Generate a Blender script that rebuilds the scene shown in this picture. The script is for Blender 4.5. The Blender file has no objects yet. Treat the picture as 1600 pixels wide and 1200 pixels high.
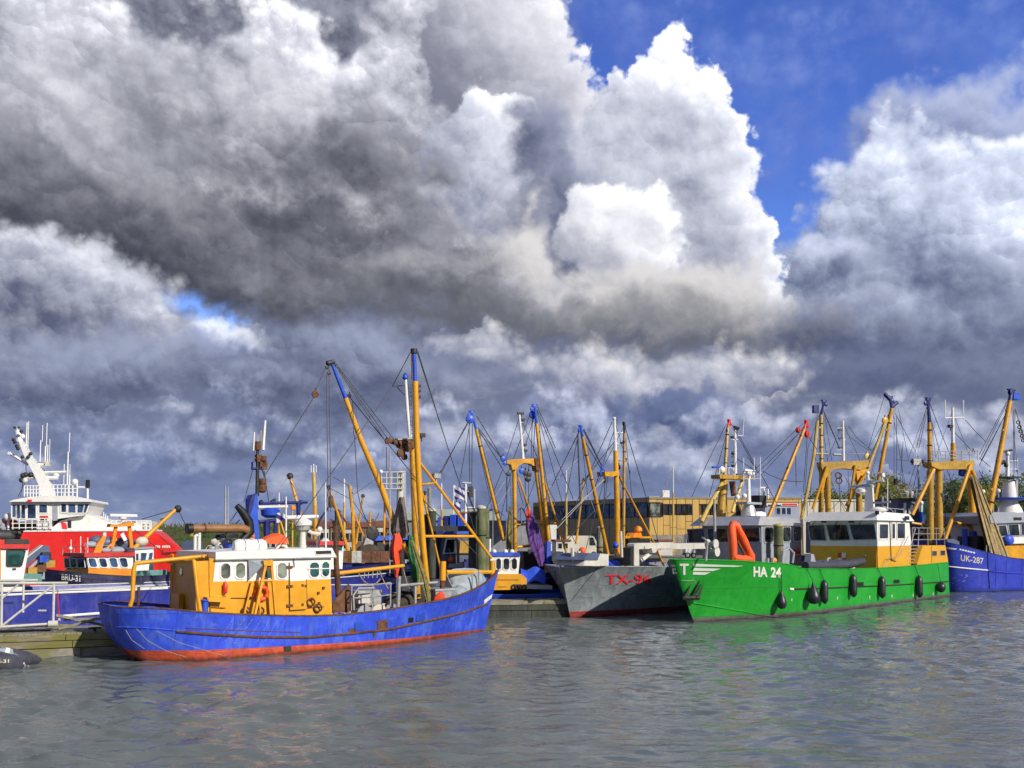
import bpy, bmesh, math, random
from mathutils import Vector, Matrix
random.seed(7)
SC = bpy.context.scene
COL = SC.collection
R = math.radians

# ------------------------------------------------------------------ camera
F_PX, W_PX, H_PX = 1450.0, 1600.0, 1200.0     # lens in photo pixels
PITCH, CY, CAM_H = R(4.0), 734.0, 5.0
cam_d = bpy.data.cameras.new('camera')
cam = bpy.data.objects.new('camera', cam_d)
COL.objects.link(cam)
cam.location = (0, 0, CAM_H)
cam.rotation_euler = (R(90) + PITCH, 0, 0)
cam_d.sensor_width = 36.0
cam_d.lens = 36.0 * F_PX / W_PX
cam_d.shift_y = (CY - 600.0) / W_PX
cam_d.clip_start, cam_d.clip_end = 0.5, 6000
SC.camera = cam

# ------------------------------------------------------------------ exposure, sun
SC.view_settings.view_transform = 'Standard'
SC.view_settings.look = 'None'
SC.view_settings.exposure = 0.0
SC.view_settings.gamma = 1.0
SC.view_settings.use_curve_mapping = False
SC.cycles.max_bounces = 6
SC.cycles.diffuse_bounces = 3
SC.cycles.glossy_bounces = 3
SC.cycles.use_denoising = True
SC.cycles.use_adaptive_sampling = True
SC.cycles.adaptive_threshold = 0.03
SC.cycles.adaptive_min_samples = 8
SUN_AZ, SUN_EL = R(131), R(30)                # azimuth clockwise from +Y: behind the camera, to the right
sun_d = bpy.data.lights.new('sun', 'SUN')
sun_d.energy, sun_d.angle, sun_d.color = 4.6, R(0.5), (1.0, 0.93, 0.80)
sun = bpy.data.objects.new('sun', sun_d)
COL.objects.link(sun)
to_sun = Vector((math.sin(SUN_AZ) * math.cos(SUN_EL), math.cos(SUN_AZ) * math.cos(SUN_EL), math.sin(SUN_EL)))
sun.rotation_euler = to_sun.to_track_quat('Z', 'Y').to_euler()
sun.location = to_sun * 200


# ------------------------------------------------------------------ small node language
class Nd:
    """a socket with arithmetic"""
    tree = None

    def __init__(s, sock): s.s = sock

    @staticmethod
    def put(sock, v):
        if isinstance(v, Nd): Nd.tree.links.new(v.s, sock)
        else: sock.default_value = v

    @staticmethod
    def math(op, *a, clamp=False):
        n = Nd.tree.nodes.new('ShaderNodeMath'); n.operation = op; n.use_clamp = clamp
        for i, v in enumerate(a): Nd.put(n.inputs[i], v)
        return Nd(n.outputs[0])

    @staticmethod
    def vec(op, *a, out=0):
        n = Nd.tree.nodes.new('ShaderNodeVectorMath'); n.operation = op
        for i, v in enumerate(a):
            if op == 'SCALE' and i == 1: Nd.put(n.inputs['Scale'], v)
            else: Nd.put(n.inputs[i], v)
        return Nd(n.outputs['Value'] if op in ('LENGTH', 'DOT_PRODUCT', 'DISTANCE') else n.outputs[0])

    def __add__(s, o): return Nd.math('ADD', s, o)
    __radd__ = __add__
    def __sub__(s, o): return Nd.math('SUBTRACT', s, o)
    def __rsub__(s, o): return Nd.math('SUBTRACT', o, s)
    def __mul__(s, o): return Nd.math('MULTIPLY', s, o)
    __rmul__ = __mul__
    def __truediv__(s, o): return Nd.math('DIVIDE', s, o)

    @staticmethod
    def smooth(x, a, b, lo=0.0, hi=1.0):
        n = Nd.tree.nodes.new('ShaderNodeMapRange'); n.interpolation_type = 'SMOOTHSTEP'
        Nd.put(n.inputs[0], x); n.inputs[1].default_value = a; n.inputs[2].default_value = b
        n.inputs[3].default_value = lo; n.inputs[4].default_value = hi
        return Nd(n.outputs[0])

    @staticmethod
    def noise(v, scale, detail=4.0, rough=0.55, dist=0.0, color=False, dim='3D', lac=2.0):
        n = Nd.tree.nodes.new('ShaderNodeTexNoise'); n.noise_dimensions = dim
        if v is not None: Nd.put(n.inputs['Vector'], v)
        n.inputs['Scale'].default_value = scale; n.inputs['Detail'].default_value = detail
        n.inputs['Roughness'].default_value = rough; n.inputs['Distortion'].default_value = dist
        n.inputs['Lacunarity'].default_value = lac
        return Nd(n.outputs['Color' if color else 'Fac'])

    @staticmethod
    def voro(v, scale, feature='F1', out='Distance', dim='3D', rnd=1.0):
        n = Nd.tree.nodes.new('ShaderNodeTexVoronoi'); n.feature = feature; n.voronoi_dimensions = dim
        Nd.put(n.inputs['Vector'], v); n.inputs['Scale'].default_value = scale
        n.inputs['Randomness'].default_value = rnd
        return Nd(n.outputs[out])

    @staticmethod
    def mix(f, a, b, blend='MIX'):
        n = Nd.tree.nodes.new('ShaderNodeMix'); n.data_type = 'RGBA'; n.blend_type = blend
        Nd.put(n.inputs[0], f)
        for i, v in ((6, a), (7, b)):
            if not isinstance(v, Nd): v = (*v[:3], 1.0)
            Nd.put(n.inputs[i], v)
        return Nd(n.outputs[2])

    @staticmethod
    def xyz(x, y, z):
        n = Nd.tree.nodes.new('ShaderNodeCombineXYZ')
        for i, v in enumerate((x, y, z)): Nd.put(n.inputs[i], v)
        return Nd(n.outputs[0])

    @staticmethod
    def sep(v):
        n = Nd.tree.nodes.new('ShaderNodeSeparateXYZ'); Nd.put(n.inputs[0], v)
        return [Nd(o) for o in n.outputs]


def lin(r, g=None, b=None):
    """sRGB 0-255 -> linear"""
    if g is None: g = b = r
    return tuple(((c / 255) / 12.92 if c <= 10 else ((c / 255 + 0.055) / 1.055) ** 2.4) for c in (r, g, b))


def ray(px, py):
    """direction of a photo pixel in the world"""
    x, y = (px - 800) / F_PX, -(py - CY) / F_PX
    return Vector((x, math.cos(PITCH) - math.sin(PITCH) * y, math.sin(PITCH) + math.cos(PITCH) * y))

# ------------------------------------------------------------------ sky: blue air with decks of cumulus
def build_sky():
    w = bpy.data.worlds.new('World'); SC.world = w; w.use_nodes = True
    w.cycles.sampling_method = 'NONE'
    nt = w.node_tree; nt.nodes.clear(); Nd.tree = nt
    out = nt.nodes.new('ShaderNodeOutputWorld'); bg = nt.nodes.new('ShaderNodeBackground')
    bg.inputs['Strength'].default_value = 0.1
    nt.links.new(bg.outputs[0], out.inputs[0])
    sky = nt.nodes.new('ShaderNodeTexSky'); sky.sky_type = 'NISHITA'; sky.sun_disc = False
    sky.sun_elevation, sky.sun_rotation = SUN_EL, SUN_AZ
    sky.ozone_density = 3.0; sky.dust_density = 0.3; sky.air_density = 1.0
    hs = nt.nodes.new('ShaderNodeHueSaturation'); hs.inputs['Saturation'].default_value = 1.2
    hs.inputs['Hue'].default_value = 0.524
    hs.inputs['Value'].default_value = 1.6
    nt.links.new(sky.outputs[0], hs.inputs['Color'])
    col = Nd(hs.outputs[0])
    tc = nt.nodes.new('ShaderNodeTexCoord')
    D = Nd(tc.outputs['Generated'])
    x, y, z = Nd.sep(D)
    u = Nd.math('ARCTAN2', x, y); v = Nd.math('ARCSINE', z)
    K = 10.0                                  # work in units of 0.1 rad
    P0 = Nd.xyz(u * K, v * K, 0.0)

    def uv(px, py):
        d = ray(px, py).normalized()
        return math.atan2(d.x, d.y) * K, math.asin(d.z) * K

    k = K / F_PX                              # units per photo pixel
    # billowing of every outline: noise in the direction itself (no seam anywhere)
    wn = Nd.noise(D, 9.0, 5.0, 0.56, color=True)
    wn2 = Nd.noise(D, 40.0, 4.0, 0.62, color=True)
    warp = Nd.vec('SUBTRACT', wn, (0.5, 0.5, 0.5))
    warp2 = Nd.vec('SUBTRACT', wn2, (0.5, 0.5, 0.5))
    wsum = Nd.vec('ADD', warp, Nd.vec('SCALE', warp2, 0.28))
    P = Nd.vec('MULTIPLY_ADD', wsum, (1, 1, 0), P0)
    Dw = Nd.vec('ADD', D, Nd.vec('SCALE', wsum, 0.045))
    L = Vector((0.62, 0.78, 0.0))             # clouds are lit from the upper right
    ll = (L.x, L.y, 0)
    Dsun = Vector((to_sun.x * 0.6, -0.2, 0.75)).normalized()

    def lumps(scale):
        n = nt.nodes.new('ShaderNodeTexVoronoi'); n.inputs['Scale'].default_value = scale
        nt.links.new(Dw.s, n.inputs['Vector'])
        d, pos = Nd(n.outputs['Distance']), Nd(n.outputs['Position'])
        s = Nd.vec('DOT_PRODUCT', Nd.vec('SUBTRACT', Dw, pos), tuple(Dsun * scale))
        return d, s * Nd.smooth(d, 0.80, 0.25)
    d1, l1 = lumps(13.0); d2, l2 = lumps(31.0); d3, l3 = lumps(78.0)
    billow = (0.5 - d1) * 0.45 + (0.5 - d2) * 0.40 + (0.5 - d3) * 0.22
    n1 = Nd.noise(D, 13.0, 6.0, 0.60)
    n2 = Nd.noise(Nd.vec('ADD', D, tuple(Dsun * 0.016)), 13.0, 6.0, 0.60)
    fine = n1 - n2
    relief = l1 * 0.42 + l2 * 0.40 + l3 * 0.22 + fine * 2.2
    broad = Nd.noise(D, 5.0, 4.0, 0.55) - 0.5

    def blobs(circles, P):
        F = ws = wd = None
        for c in circles:
            px, py, r = c[:3]; ry = c[3] if len(c) > 3 else r
            cu, cv = uv(px, py); ru, rv = r * k, ry * k
            d = Nd.vec('MULTIPLY_ADD', P, (1 / ru, 1 / rv, 0), (-cu / ru, -cv / rv, 0))
            ln = Nd.vec('LENGTH', d)
            f = (1.0 - ln) * min(ru, rv)
            wgt = Nd.math('MAXIMUM', 1.25 - ln, 0.001)
            sh = Nd.vec('DOT_PRODUCT', d, ll)
            F = f if F is None else Nd.math('SMOOTH_MAX', F, f, 0.12)
            wd = sh * wgt if wd is None else Nd.math('MULTIPLY_ADD', sh, wgt, wd)
            ws = wgt if ws is None else ws + wgt
        return F, wd / ws

    def grouped(fn, ins, name):
        """run fn inside a node group of its own (keeps the tree light)"""
        g = bpy.data.node_groups.new(name, 'ShaderNodeTree')
        kinds = []
        for i, q in enumerate(ins):
            kinds.append('NodeSocketColor' if q.s.type == 'RGBA' else 'NodeSocketVector' if q.s.type == 'VECTOR' else 'NodeSocketFloat')
            g.interface.new_socket('in%d' % i, in_out='INPUT', socket_type=kinds[-1])
        Nd.tree = g
        gi = g.nodes.new('NodeGroupInput')
        res = fn(*[Nd(gi.outputs[i]) for i in range(len(ins))])
        res = res if isinstance(res, tuple) else (res,)
        for i, q in enumerate(res):
            g.interface.new_socket('out%d' % i, in_out='OUTPUT', socket_type='NodeSocketColor' if q.s.type == 'RGBA' else 'NodeSocketFloat')
        go = g.nodes.new('NodeGroupOutput')
        for i, q in enumerate(res): g.links.new(q.s, go.inputs[i])
        Nd.tree = nt
        n = nt.nodes.new('ShaderNodeGroup'); n.node_tree = g
        for i, q in enumerate(ins): nt.links.new(q.s, n.inputs[i])
        return [Nd(o) for o in n.outputs]

    def layer(col, circles, dark, bright, soft=0.05, amp=0.45, lo=-0.8, hi=0.9, rel=0.8, opac=1.0, bw=0.5, bright2=None):
        def fn(P, billow, relief, fine, broad, col):
            F, sh = blobs(circles, P)
            m = Nd.smooth(F + billow * amp, -soft, soft * 1.4)
            if opac < 1: m = m * opac * Nd.smooth(fine * 2.0 + broad * 0.8, -0.35, 0.35)
            s = sh + relief * rel + broad * bw
            c = Nd.mix(Nd.smooth(s, lo, hi), [q * 10 for q in dark], [q * 10 for q in bright])
            if bright2:
                c = Nd.mix(Nd.smooth(s, hi * 0.5, hi * 1.5), c, [q * 10 for q in bright2])
            return Nd.mix(m, col, c)
        return grouped(fn, [P, billow, relief, fine, broad, col], 'cloud_layer')[0]

    def mask(circles):
        return grouped(lambda P: blobs(circles, P)[0], [P], 'cloud_mask')[0]
    # thin torn cloud high in the blue
    col = layer(col, [(980, 30, 150, 60), (1240, 190, 130, 60), (1130, 110, 60, 40), (1450, 55, 90, 60), (1340, 260, 80, 50), (1300, 130, 90, 60), (1180, 250, 60, 40)],
                lin(96, 112, 178), lin(150, 166, 214), soft=0.40, amp=1.1, opac=0.62, rel=0.3)
    # far overcast: all the low sky, and all round outside the frame
    low = Nd.smooth(v, 0.02, 0.16)
    oc = Nd.mix(low, [q * 10 for q in lin(124, 136, 168)], [q * 10 for q in lin(116, 123, 146)])
    st = Nd.noise(Nd.vec('MULTIPLY', D, (1.0, 1.0, 2.4)), 7.0, 8.0, 0.58)
    st = st + relief * 0.10
    oc = Nd.mix(Nd.smooth(st, 0.50, 0.80), oc, [q * 10 for q in lin(202, 205, 216)])
    oc = Nd.mix(Nd.smooth(st, 0.50, 0.30), oc, [q * 10 for q in lin(94, 102, 128)])
    gap = mask([(1150, 60, 330, 200), (1230, 300, 150, 190), (1480, 40, 330, 170), (1290, 200, 200, 150), (1420, -260, 520, 260)])
    hole = mask([(305, 468, 44, 24), (345, 505, 20, 18), (318, 490, 24, 20)])
    around = Nd.smooth(Nd.noise(D, 2.3, 6.0, 0.55) + Nd.smooth(v, 0.9, 0.2) * 0.22, 0.44, 0.56)
    infr = Nd.smooth(u, -1.0, -0.75) * Nd.smooth(u, 1.0, 0.75) * Nd.smooth(v, 0.95, 0.62)
    cover = Nd.mix(infr, Nd.xyz(around, around, around), Nd.xyz(1.0, 1.0, 1.0))
    cover = Nd.sep(cover)[0]
    cover = cover * (1.0 - Nd.smooth(gap + billow * 0.4, -0.12, 0.25)) * (1.0 - Nd.smooth(hole + billow * 0.25, -0.05, 0.10) * 0.95)
    col = Nd.mix(cover, col, oc)
    # right-hand bank
    col = layer(col, [(1500, 215, 80), (1420, 250, 85), (1570, 230, 80), (1640, 250, 120), (1360, 330, 70)],
                lin(112, 122, 160), lin(176, 184, 210), soft=0.16, amp=0.55, lo=-0.9, hi=0.9)
    col = layer(col, [(1340, 345, 80), (1420, 320, 100), (1290, 395, 70), (1255, 420, 45), (1520, 380, 130), (1620, 380, 140), (1400, 440, 150, 110),
                      (1560, 470, 180, 110), (1280, 480, 90), (1480, 520, 200, 70), (1700, 480, 160, 120)],
                lin(104, 114, 142), lin(206, 213, 230), soft=0.11, amp=0.6, lo=-0.75, hi=0.75, rel=0.9, bright2=lin(246, 248, 252))
    col = layer(col, [(1430, 585, 260, 42), (1600, 575, 200, 46), (1250, 575, 120, 34)],
                lin(88, 97, 126), lin(140, 147, 168), soft=0.30, amp=0.4, rel=0.4)
    # high cloud on the left
    col = layer(col, [(430, -60, 330, 150), (200, -80, 400, 150), (120, 60, 210, 130), (-150, 100, 250, 220), (560, 60, 210, 120), (300, -260, 560, 190), (-200, -180, 500, 250)],
                lin(84, 88, 106), lin(176, 178, 190), soft=0.10, amp=0.5, lo=-0.7, hi=0.7, rel=1.0, bright2=lin(220, 221, 228))
    col = layer(col, [(60, 70, 120, 90), (210, 100, 90, 62), (30, 190, 150, 100), (420, 100, 150, 80), (500, 150, 130, 70), (660, 120, 120, 90), (740, 70, 90, 90), (620, 180, 130, 70), (280, 70, 60, 44)],
                lin(108, 111, 126), lin(204, 205, 214), soft=0.08, amp=0.5, lo=-0.65, hi=0.6, rel=1.0, bright2=lin(244, 244, 248))
    # big cumulus tower
    col = layer(col, [(820, 60, 70, 90), (770, 110, 110, 120), (880, 130, 52, 60), (850, 220, 130)],
                lin(128, 130, 146), lin(212, 212, 220), soft=0.04, amp=0.42, rel=0.6, bright2=lin(245, 244, 246))
    col = layer(col, [(1030, 140, 80, 72), (970, 180, 80), (1075, 175, 60), (1105, 230, 62), (1125, 285, 52), (1050, 270, 110),
                      (1140, 350, 58), (1100, 400, 110), (1165, 400, 55), (940, 310, 130), (860, 380, 150), (1000, 430, 170, 100), (1190, 450, 62), (1150, 480, 100, 60), (760, 300, 120, 140)],
                lin(112, 117, 140), lin(214, 216, 226), soft=0.035, amp=0.42, lo=-0.75, hi=0.75, rel=0.62, bright2=lin(250, 250, 252))
    # blue-grey hollow beside it and the shaded foot of the right bank
    col = layer(col, [(850, 240, 55, 80), (880, 320, 50, 80), (830, 330, 50, 60), (905, 400, 50, 36)],
                lin(94, 100, 124), lin(152, 157, 176), soft=0.14, amp=0.45, lo=-0.9, hi=0.9)
    col = layer(col, [(1430, 500, 190, 44), (1600, 480, 150, 50), (1290, 510, 100, 44), (1330, 420, 50, 34), (1500, 430, 90, 26)],
                lin(86, 95, 122), lin(150, 157, 178), soft=0.20, amp=0.5, lo=-0.9, hi=0.9)
    # brilliant lump inside it
    col = layer(col, [(1015, 325, 44, 46), (955, 345, 60, 50), (920, 350, 46), (990, 380, 90, 60), (1040, 345, 34)],
                lin(164, 166, 178), lin(236, 236, 240), soft=0.05, amp=0.34, lo=-0.9, hi=0.55, rel=0.5, bright2=lin(255, 254, 252))
    # left shoulder and skirts under the tower
    col = layer(col, [(820, 395, 60, 80), (770, 430, 110, 70), (1000, 470, 230, 60), (1130, 470, 110, 56), (860, 490, 200, 40)],
                lin(116, 117, 128), lin(208, 206, 206), soft=0.12, amp=0.42, lo=-0.9, hi=0.75, rel=0.5)
    # the big dark cloud in front
    col = layer(col, [(330, 190, 150, 110), (180, 230, 200, 120), (60, 270, 180, 110), (430, 240, 160, 120), (280, 110, 90, 60), (-160, 230, 260, 150)],
                lin(92, 94, 108), lin(182, 183, 192), soft=0.22, amp=0.55, lo=-0.85, hi=0.75, rel=0.8, bw=1.6, bright2=lin(214, 214, 220))
    col = layer(col, [(560, 230, 60, 62), (600, 270, 70, 60), (640, 300, 60, 50), (540, 300, 110, 90), (470, 330, 190, 100), (250, 350, 230, 90), (620, 380, 170, 80), (80, 310, 200, 60),
                      (420, 430, 230, 56), (680, 460, 230, 44), (-140, 270, 220, 70)],
                lin(80, 82, 94), lin(156, 157, 166), soft=0.14, amp=0.55, lo=-0.75, hi=0.85, rel=0.75, bw=1.6, bright2=lin(190, 190, 196))
    col = layer(col, [(350, 215, 70, 60), (300, 160, 60, 44), (420, 190, 50, 40), (330, 300, 90, 40), (130, 190, 60, 40), (60, 230, 70, 40), (560, 340, 60, 30), (720, 400, 60, 30)],
                lin(112, 113, 124), lin(206, 206, 212), soft=0.22, amp=0.6, lo=-0.7, hi=0.7, rel=1.0, bw=1.0, opac=0.85)
    col = layer(col, [(640, 230, 44, 40), (600, 205, 40, 34), (680, 262, 40, 30), (560, 190, 40, 30)],
                lin(88, 90, 102), lin(140, 141, 152), soft=0.10, amp=0.6, lo=-0.8, hi=0.9, rel=0.9, opac=0.9)
    col = layer(col, [(620, 440, 120, 26), (210, 310, 100, 26), (1050, 470, 120, 26)],
                lin(122, 122, 126), lin(182, 181, 182), soft=0.22, amp=0.4, rel=0.4, opac=0.8)
    col = layer(col, [(800, 500, 330, 30), (1080, 520, 160, 22)],
                lin(94, 97, 108), lin(134, 136, 142), soft=0.22, amp=0.4, rel=0.4)
    # grey-white cloud low on the left and the dark belt beneath
    col = layer(col, [(60, 430, 120, 60), (150, 470, 120, 60), (-60, 450, 160, 90), (230, 520, 90, 50)],
                lin(96, 102, 124), lin(182, 185, 198), soft=0.12, amp=0.5, lo=-0.75, hi=0.65, rel=1.1, bright2=lin(214, 216, 224))
    col = layer(col, [(340, 535, 34, 24), (370, 550, 30, 18), (325, 520, 20, 16)],
                lin(150, 158, 190), lin(228, 232, 242), soft=0.08, amp=0.4)
    col = layer(col, [(120, 570, 240, 56), (380, 600, 200, 40), (560, 570, 180, 60), (-120, 560, 200, 70), (700, 600, 90, 34)],
                lin(90, 97, 122), lin(154, 161, 182), soft=0.18, amp=0.45, lo=-0.8, hi=0.9, rel=1.0)
    # sunlit low cumulus in the gap
    col = layer(col, [(770, 555, 60, 36), (720, 545, 50, 24), (820, 590, 80, 44), (930, 590, 70, 50), (1010, 590, 60, 44), (1100, 590, 80, 36), (1180, 580, 60, 26)],
                lin(120, 127, 152), lin(196, 197, 206), soft=0.17, amp=0.6, lo=-0.8, hi=0.8, rel=0.9, bright2=lin(232, 230, 230))
    col = layer(col, [(1050, 630, 48, 36), (1000, 650, 50, 30), (1100, 655, 40, 34), (960, 665, 70, 24)],
                lin(84, 94, 128), lin(118, 128, 160), soft=0.05, amp=0.35)
    # low veils
    col = layer(col, [(130, 690, 200, 40), (250, 720, 60, 50), (450, 660, 160, 30), (600, 700, 120, 40), (860, 690, 200, 44), (1250, 690, 200, 34), (1420, 700, 120, 40), (60, 640, 160, 16)],
                lin(112, 124, 162), lin(188, 195, 216), soft=0.16, amp=0.75, lo=-0.6, hi=0.6, rel=1.1, opac=0.9)
    col = layer(col, [(40, 735, 120, 30), (330, 690, 90, 26), (480, 720, 120, 24), (700, 650, 100, 24), (780, 700, 90, 24), (880, 640, 60, 34), (1160, 660, 110, 26), (1330, 650, 90, 30), (1540, 660, 120, 34), (1490, 710, 110, 22), (980, 720, 120, 22), (230, 660, 80, 18)],
                lin(118, 128, 160), lin(200, 204, 218), soft=0.10, amp=0.6, lo=-0.6, hi=0.6, rel=1.1, opac=0.85)
    # the deep contrast of a sky with sunlit tops and shaded bases
    gm = nt.nodes.new('ShaderNodeGamma'); gm.inputs['Gamma'].default_value = 1.2
    nt.links.new(Nd.vec('SCALE', col, 0.1).s, gm.inputs['Color'])
    col = Nd.vec('SCALE', Nd(gm.outputs[0]), 13.4)
    # below the horizon the far water and land carry on in the tone of the low cloud
    nt.links.new(col.s, bg.inputs['Color'])


build_sky()

# ------------------------------------------------------------------ materials (procedural)
from mathutils.bvhtree import BVHTree
MATS = {}


def new_mat(name):
    m = bpy.data.materials.new(name); m.use_nodes = True
    nt = m.node_tree; nt.nodes.clear(); Nd.tree = nt
    out = nt.nodes.new('ShaderNodeOutputMaterial'); p = nt.nodes.new('ShaderNodeBsdfPrincipled')
    nt.links.new(p.outputs[0], out.inputs[0])
    tc = nt.nodes.new('ShaderNodeTexCoord')
    return m, nt, p, Nd(tc.outputs['Object'])


def bump(nt, p, h, strength, dist=0.02):
    b = nt.nodes.new('ShaderNodeBump'); b.inputs['Strength'].default_value = strength
    b.inputs['Distance'].default_value = dist
    Nd.put(b.inputs['Height'], h); nt.links.new(b.outputs[0], p.inputs['Normal'])


def paint(name, col, rough=0.42, var=0.22, dirt=0.35, rust=0.0, boot=None, bootcol=None, scuff=0.0, metal=0.0, bmp=0.25, rustcol=(0.10, 0.035, 0.012), plates=False, fade=0.0, fadecol=None):
    """painted steel: fading, run-down dirt, rust spots and scuffs, and a boot-top below the line z = boot[0] + boot[1] * x"""
    if name in MATS: return MATS[name]
    m, nt, p, O = new_mat(name)
    col = tuple(col)
    big = Nd.noise(O, 0.55, 4.0, 0.6); mid = Nd.noise(O, 3.1, 5.0, 0.62); fin = Nd.noise(O, 17.0, 3.0, 0.6)
    c = Nd.mix(Nd.smooth(big * 0.6 + mid * 0.4, 0.35, 0.65), [q * (1 - var) for q in col], [min(1, q * (1 + var * 0.6) + 0.006) for q in col])
    run = Nd.noise(Nd.vec('MULTIPLY', O, (2.6, 2.6, 0.22)), 1.7, 5.0, 0.6)
    X, Y, Zc = Nd.sep(O)
    if fade:
        fs = Nd.noise(Nd.vec('MULTIPLY', O, (3.4, 3.4, 0.35)), 1.3, 6.0, 0.65); fb = Nd.noise(O, 0.8, 3.0, 0.5)
        c = Nd.mix(Nd.smooth(fs * 0.6 + fb * 0.4, 0.47, 0.62) * fade, c, fadecol or [q * 0.6 + 0.16 for q in col])
    seam = None
    if plates:
        fx = Nd.math('ABSOLUTE', Nd.math('FRACT', X * 0.46 + Zc * 0.02) - 0.5); fz = Nd.math('ABSOLUTE', Nd.math('FRACT', Zc * 0.62 + X * 0.006 + 0.3) - 0.5)
        seam = Nd.math('MAXIMUM', Nd.smooth(fx, 0.014, 0.004), Nd.smooth(fz, 0.018, 0.006))
        c = Nd.mix(seam * Nd.smooth(mid, 0.35, 0.65, 0.15, 0.65), c, [q * 0.45 + 0.01 for q in col])
        stain = Nd.noise(Nd.vec('MULTIPLY', O, (5.0, 5.0, 0.16)), 1.0, 4.0, 0.7)
        c = Nd.mix(Nd.smooth(stain, 0.60, 0.72) * Nd.smooth(big, 0.4, 0.6) * 0.55, c, (0.10, 0.05, 0.025))
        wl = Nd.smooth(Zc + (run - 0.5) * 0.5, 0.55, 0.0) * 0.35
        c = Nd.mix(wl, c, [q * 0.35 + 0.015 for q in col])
    if boot:
        x, y, z = Nd.sep(O)
        line = z - x * boot[1] - boot[0] + (mid - 0.5) * 0.06
        bc = Nd.mix(Nd.smooth(mid, 0.3, 0.7), [q * 0.65 for q in bootcol], [q * 1.15 for q in bootcol])
        bc = Nd.mix(Nd.smooth(z + (run - 0.5) * 0.3, 0.22, -0.02) * 0.8, bc, (0.018, 0.022, 0.014))
        c = Nd.mix(Nd.smooth(line, 0.012, -0.012), c, bc)
    if dirt:
        c = Nd.mix(Nd.smooth(run + (fin - 0.5) * 0.25, 0.52, 0.78) * dirt, c, [q * 0.28 + 0.012 for q in col])
    if scuff:
        sc = Nd.noise(Nd.vec('MULTIPLY', O, (1.0, 1.0, 3.0)), 2.3, 7.0, 0.7)
        c = Nd.mix(Nd.smooth(sc, 0.60, 0.68) * scuff, c, [q * 0.5 + 0.28 for q in col])
    if rust:
        r = mid * 0.5 + run * 0.35 + fin * 0.25
        c = Nd.mix(Nd.smooth(r, 0.70 - rust * 0.16, 0.76 - rust * 0.12), c, rustcol)
    Nd.put(p.inputs['Base Color'], c)
    Nd.put(p.inputs['Roughness'], Nd.smooth(mid, 0.2, 0.8, rough - 0.08, rough + 0.14))
    p.inputs['Metallic'].default_value = metal
    hgt = mid * 0.6 + fin * 0.25 + big * 0.5
    if plates: hgt = hgt + seam * 0.35 + Nd.noise(O, 1.25, 1.0, 0.5) * 1.6
    bump(nt, p, hgt, bmp, 0.03)
    MATS[name] = m
    return m


def simple(name, col, rough=0.6, var=0.25, scale=4.0, metal=0.0, bmp=0.3, stretch=(1, 1, 1), spec=0.5, col2=None):
    if name in MATS: return MATS[name]
    m, nt, p, O = new_mat(name)
    n = Nd.noise(Nd.vec('MULTIPLY', O, stretch), scale, 6.0, 0.62)
    n2 = Nd.noise(O, scale * 0.23, 3.0, 0.5)
    a = [q * (1 - var) for q in col]; b = [min(1, q * (1 + var)) for q in col]
    c = Nd.mix(Nd.smooth(n * 0.65 + n2 * 0.35, 0.34, 0.66), a, b)
    if col2: c = Nd.mix(Nd.smooth(n2 + (n - 0.5) * 0.5, 0.46, 0.60), c, col2)
    Nd.put(p.inputs['Base Color'], c)
    p.inputs['Roughness'].default_value = rough; p.inputs['Metallic'].default_value = metal
    p.inputs['Specular IOR Level'].default_value = spec
    if bmp: bump(nt, p, n, bmp, 0.03)
    MATS[name] = m
    return m


def glass(name, col=(0.02, 0.026, 0.032), rough=0.04):
    if name in MATS: return MATS[name]
    m, nt, p, O = new_mat(name)
    n = Nd.noise(O, 1.3, 3.0, 0.5)
    Nd.put(p.inputs['Base Color'], Nd.mix(Nd.smooth(n, 0.35, 0.65), [q * 0.35 for q in col], [q * 1.8 for q in col]))
    p.inputs['Roughness'].default_value = rough; p.inputs['IOR'].default_value = 1.5
    bump(nt, p, Nd.noise(O, 0.9, 1.0, 0.5), 0.05, 0.05)
    MATS[name] = m
    return m


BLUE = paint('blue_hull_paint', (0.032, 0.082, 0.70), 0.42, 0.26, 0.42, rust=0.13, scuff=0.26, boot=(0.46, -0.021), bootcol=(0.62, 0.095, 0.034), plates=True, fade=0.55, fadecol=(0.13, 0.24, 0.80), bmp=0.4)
YEL = paint('yellow_paint', (0.74, 0.34, 0.008), 0.40, 0.14, 0.22, rust=0.14)
YELRIG = paint('yellow_rig_paint', (0.66, 0.32, 0.012), 0.38, 0.26, 0.30, rust=0.36)
OCHRE = paint('ochre_rig_paint', (0.46, 0.27, 0.03), 0.42, 0.26, 0.34, rust=0.40)
PALEYEL = paint('pale_yellow_rig_paint', (0.62, 0.43, 0.11), 0.42, 0.24, 0.3, rust=0.32)
WHITE = paint('white_paint', (0.80, 0.79, 0.76), 0.38, 0.06, 0.16, rust=0.06)
WHITEOLD = paint('weathered_white_paint', (0.62, 0.60, 0.54), 0.5, 0.14, 0.3, rust=0.10)
RED = paint('red_ship_paint', (0.74, 0.022, 0.018), 0.35, 0.08, 0.06, bmp=0.1)
REDTRIM = paint('red_trim_paint', (0.62, 0.025, 0.02), 0.4, 0.15, 0.15)
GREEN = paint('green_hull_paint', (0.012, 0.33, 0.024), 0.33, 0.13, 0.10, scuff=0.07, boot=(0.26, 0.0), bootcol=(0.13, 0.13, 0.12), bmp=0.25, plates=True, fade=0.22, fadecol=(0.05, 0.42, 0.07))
GREY = paint('grey_hull_paint', (0.19, 0.22, 0.24), 0.45, 0.30, 0.30, rust=0.10, scuff=0.9, boot=(0.36, 0.0), bootcol=(0.34, 0.035, 0.03), plates=True, fade=0.5, fadecol=(0.36, 0.39, 0.40), bmp=0.4)
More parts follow.
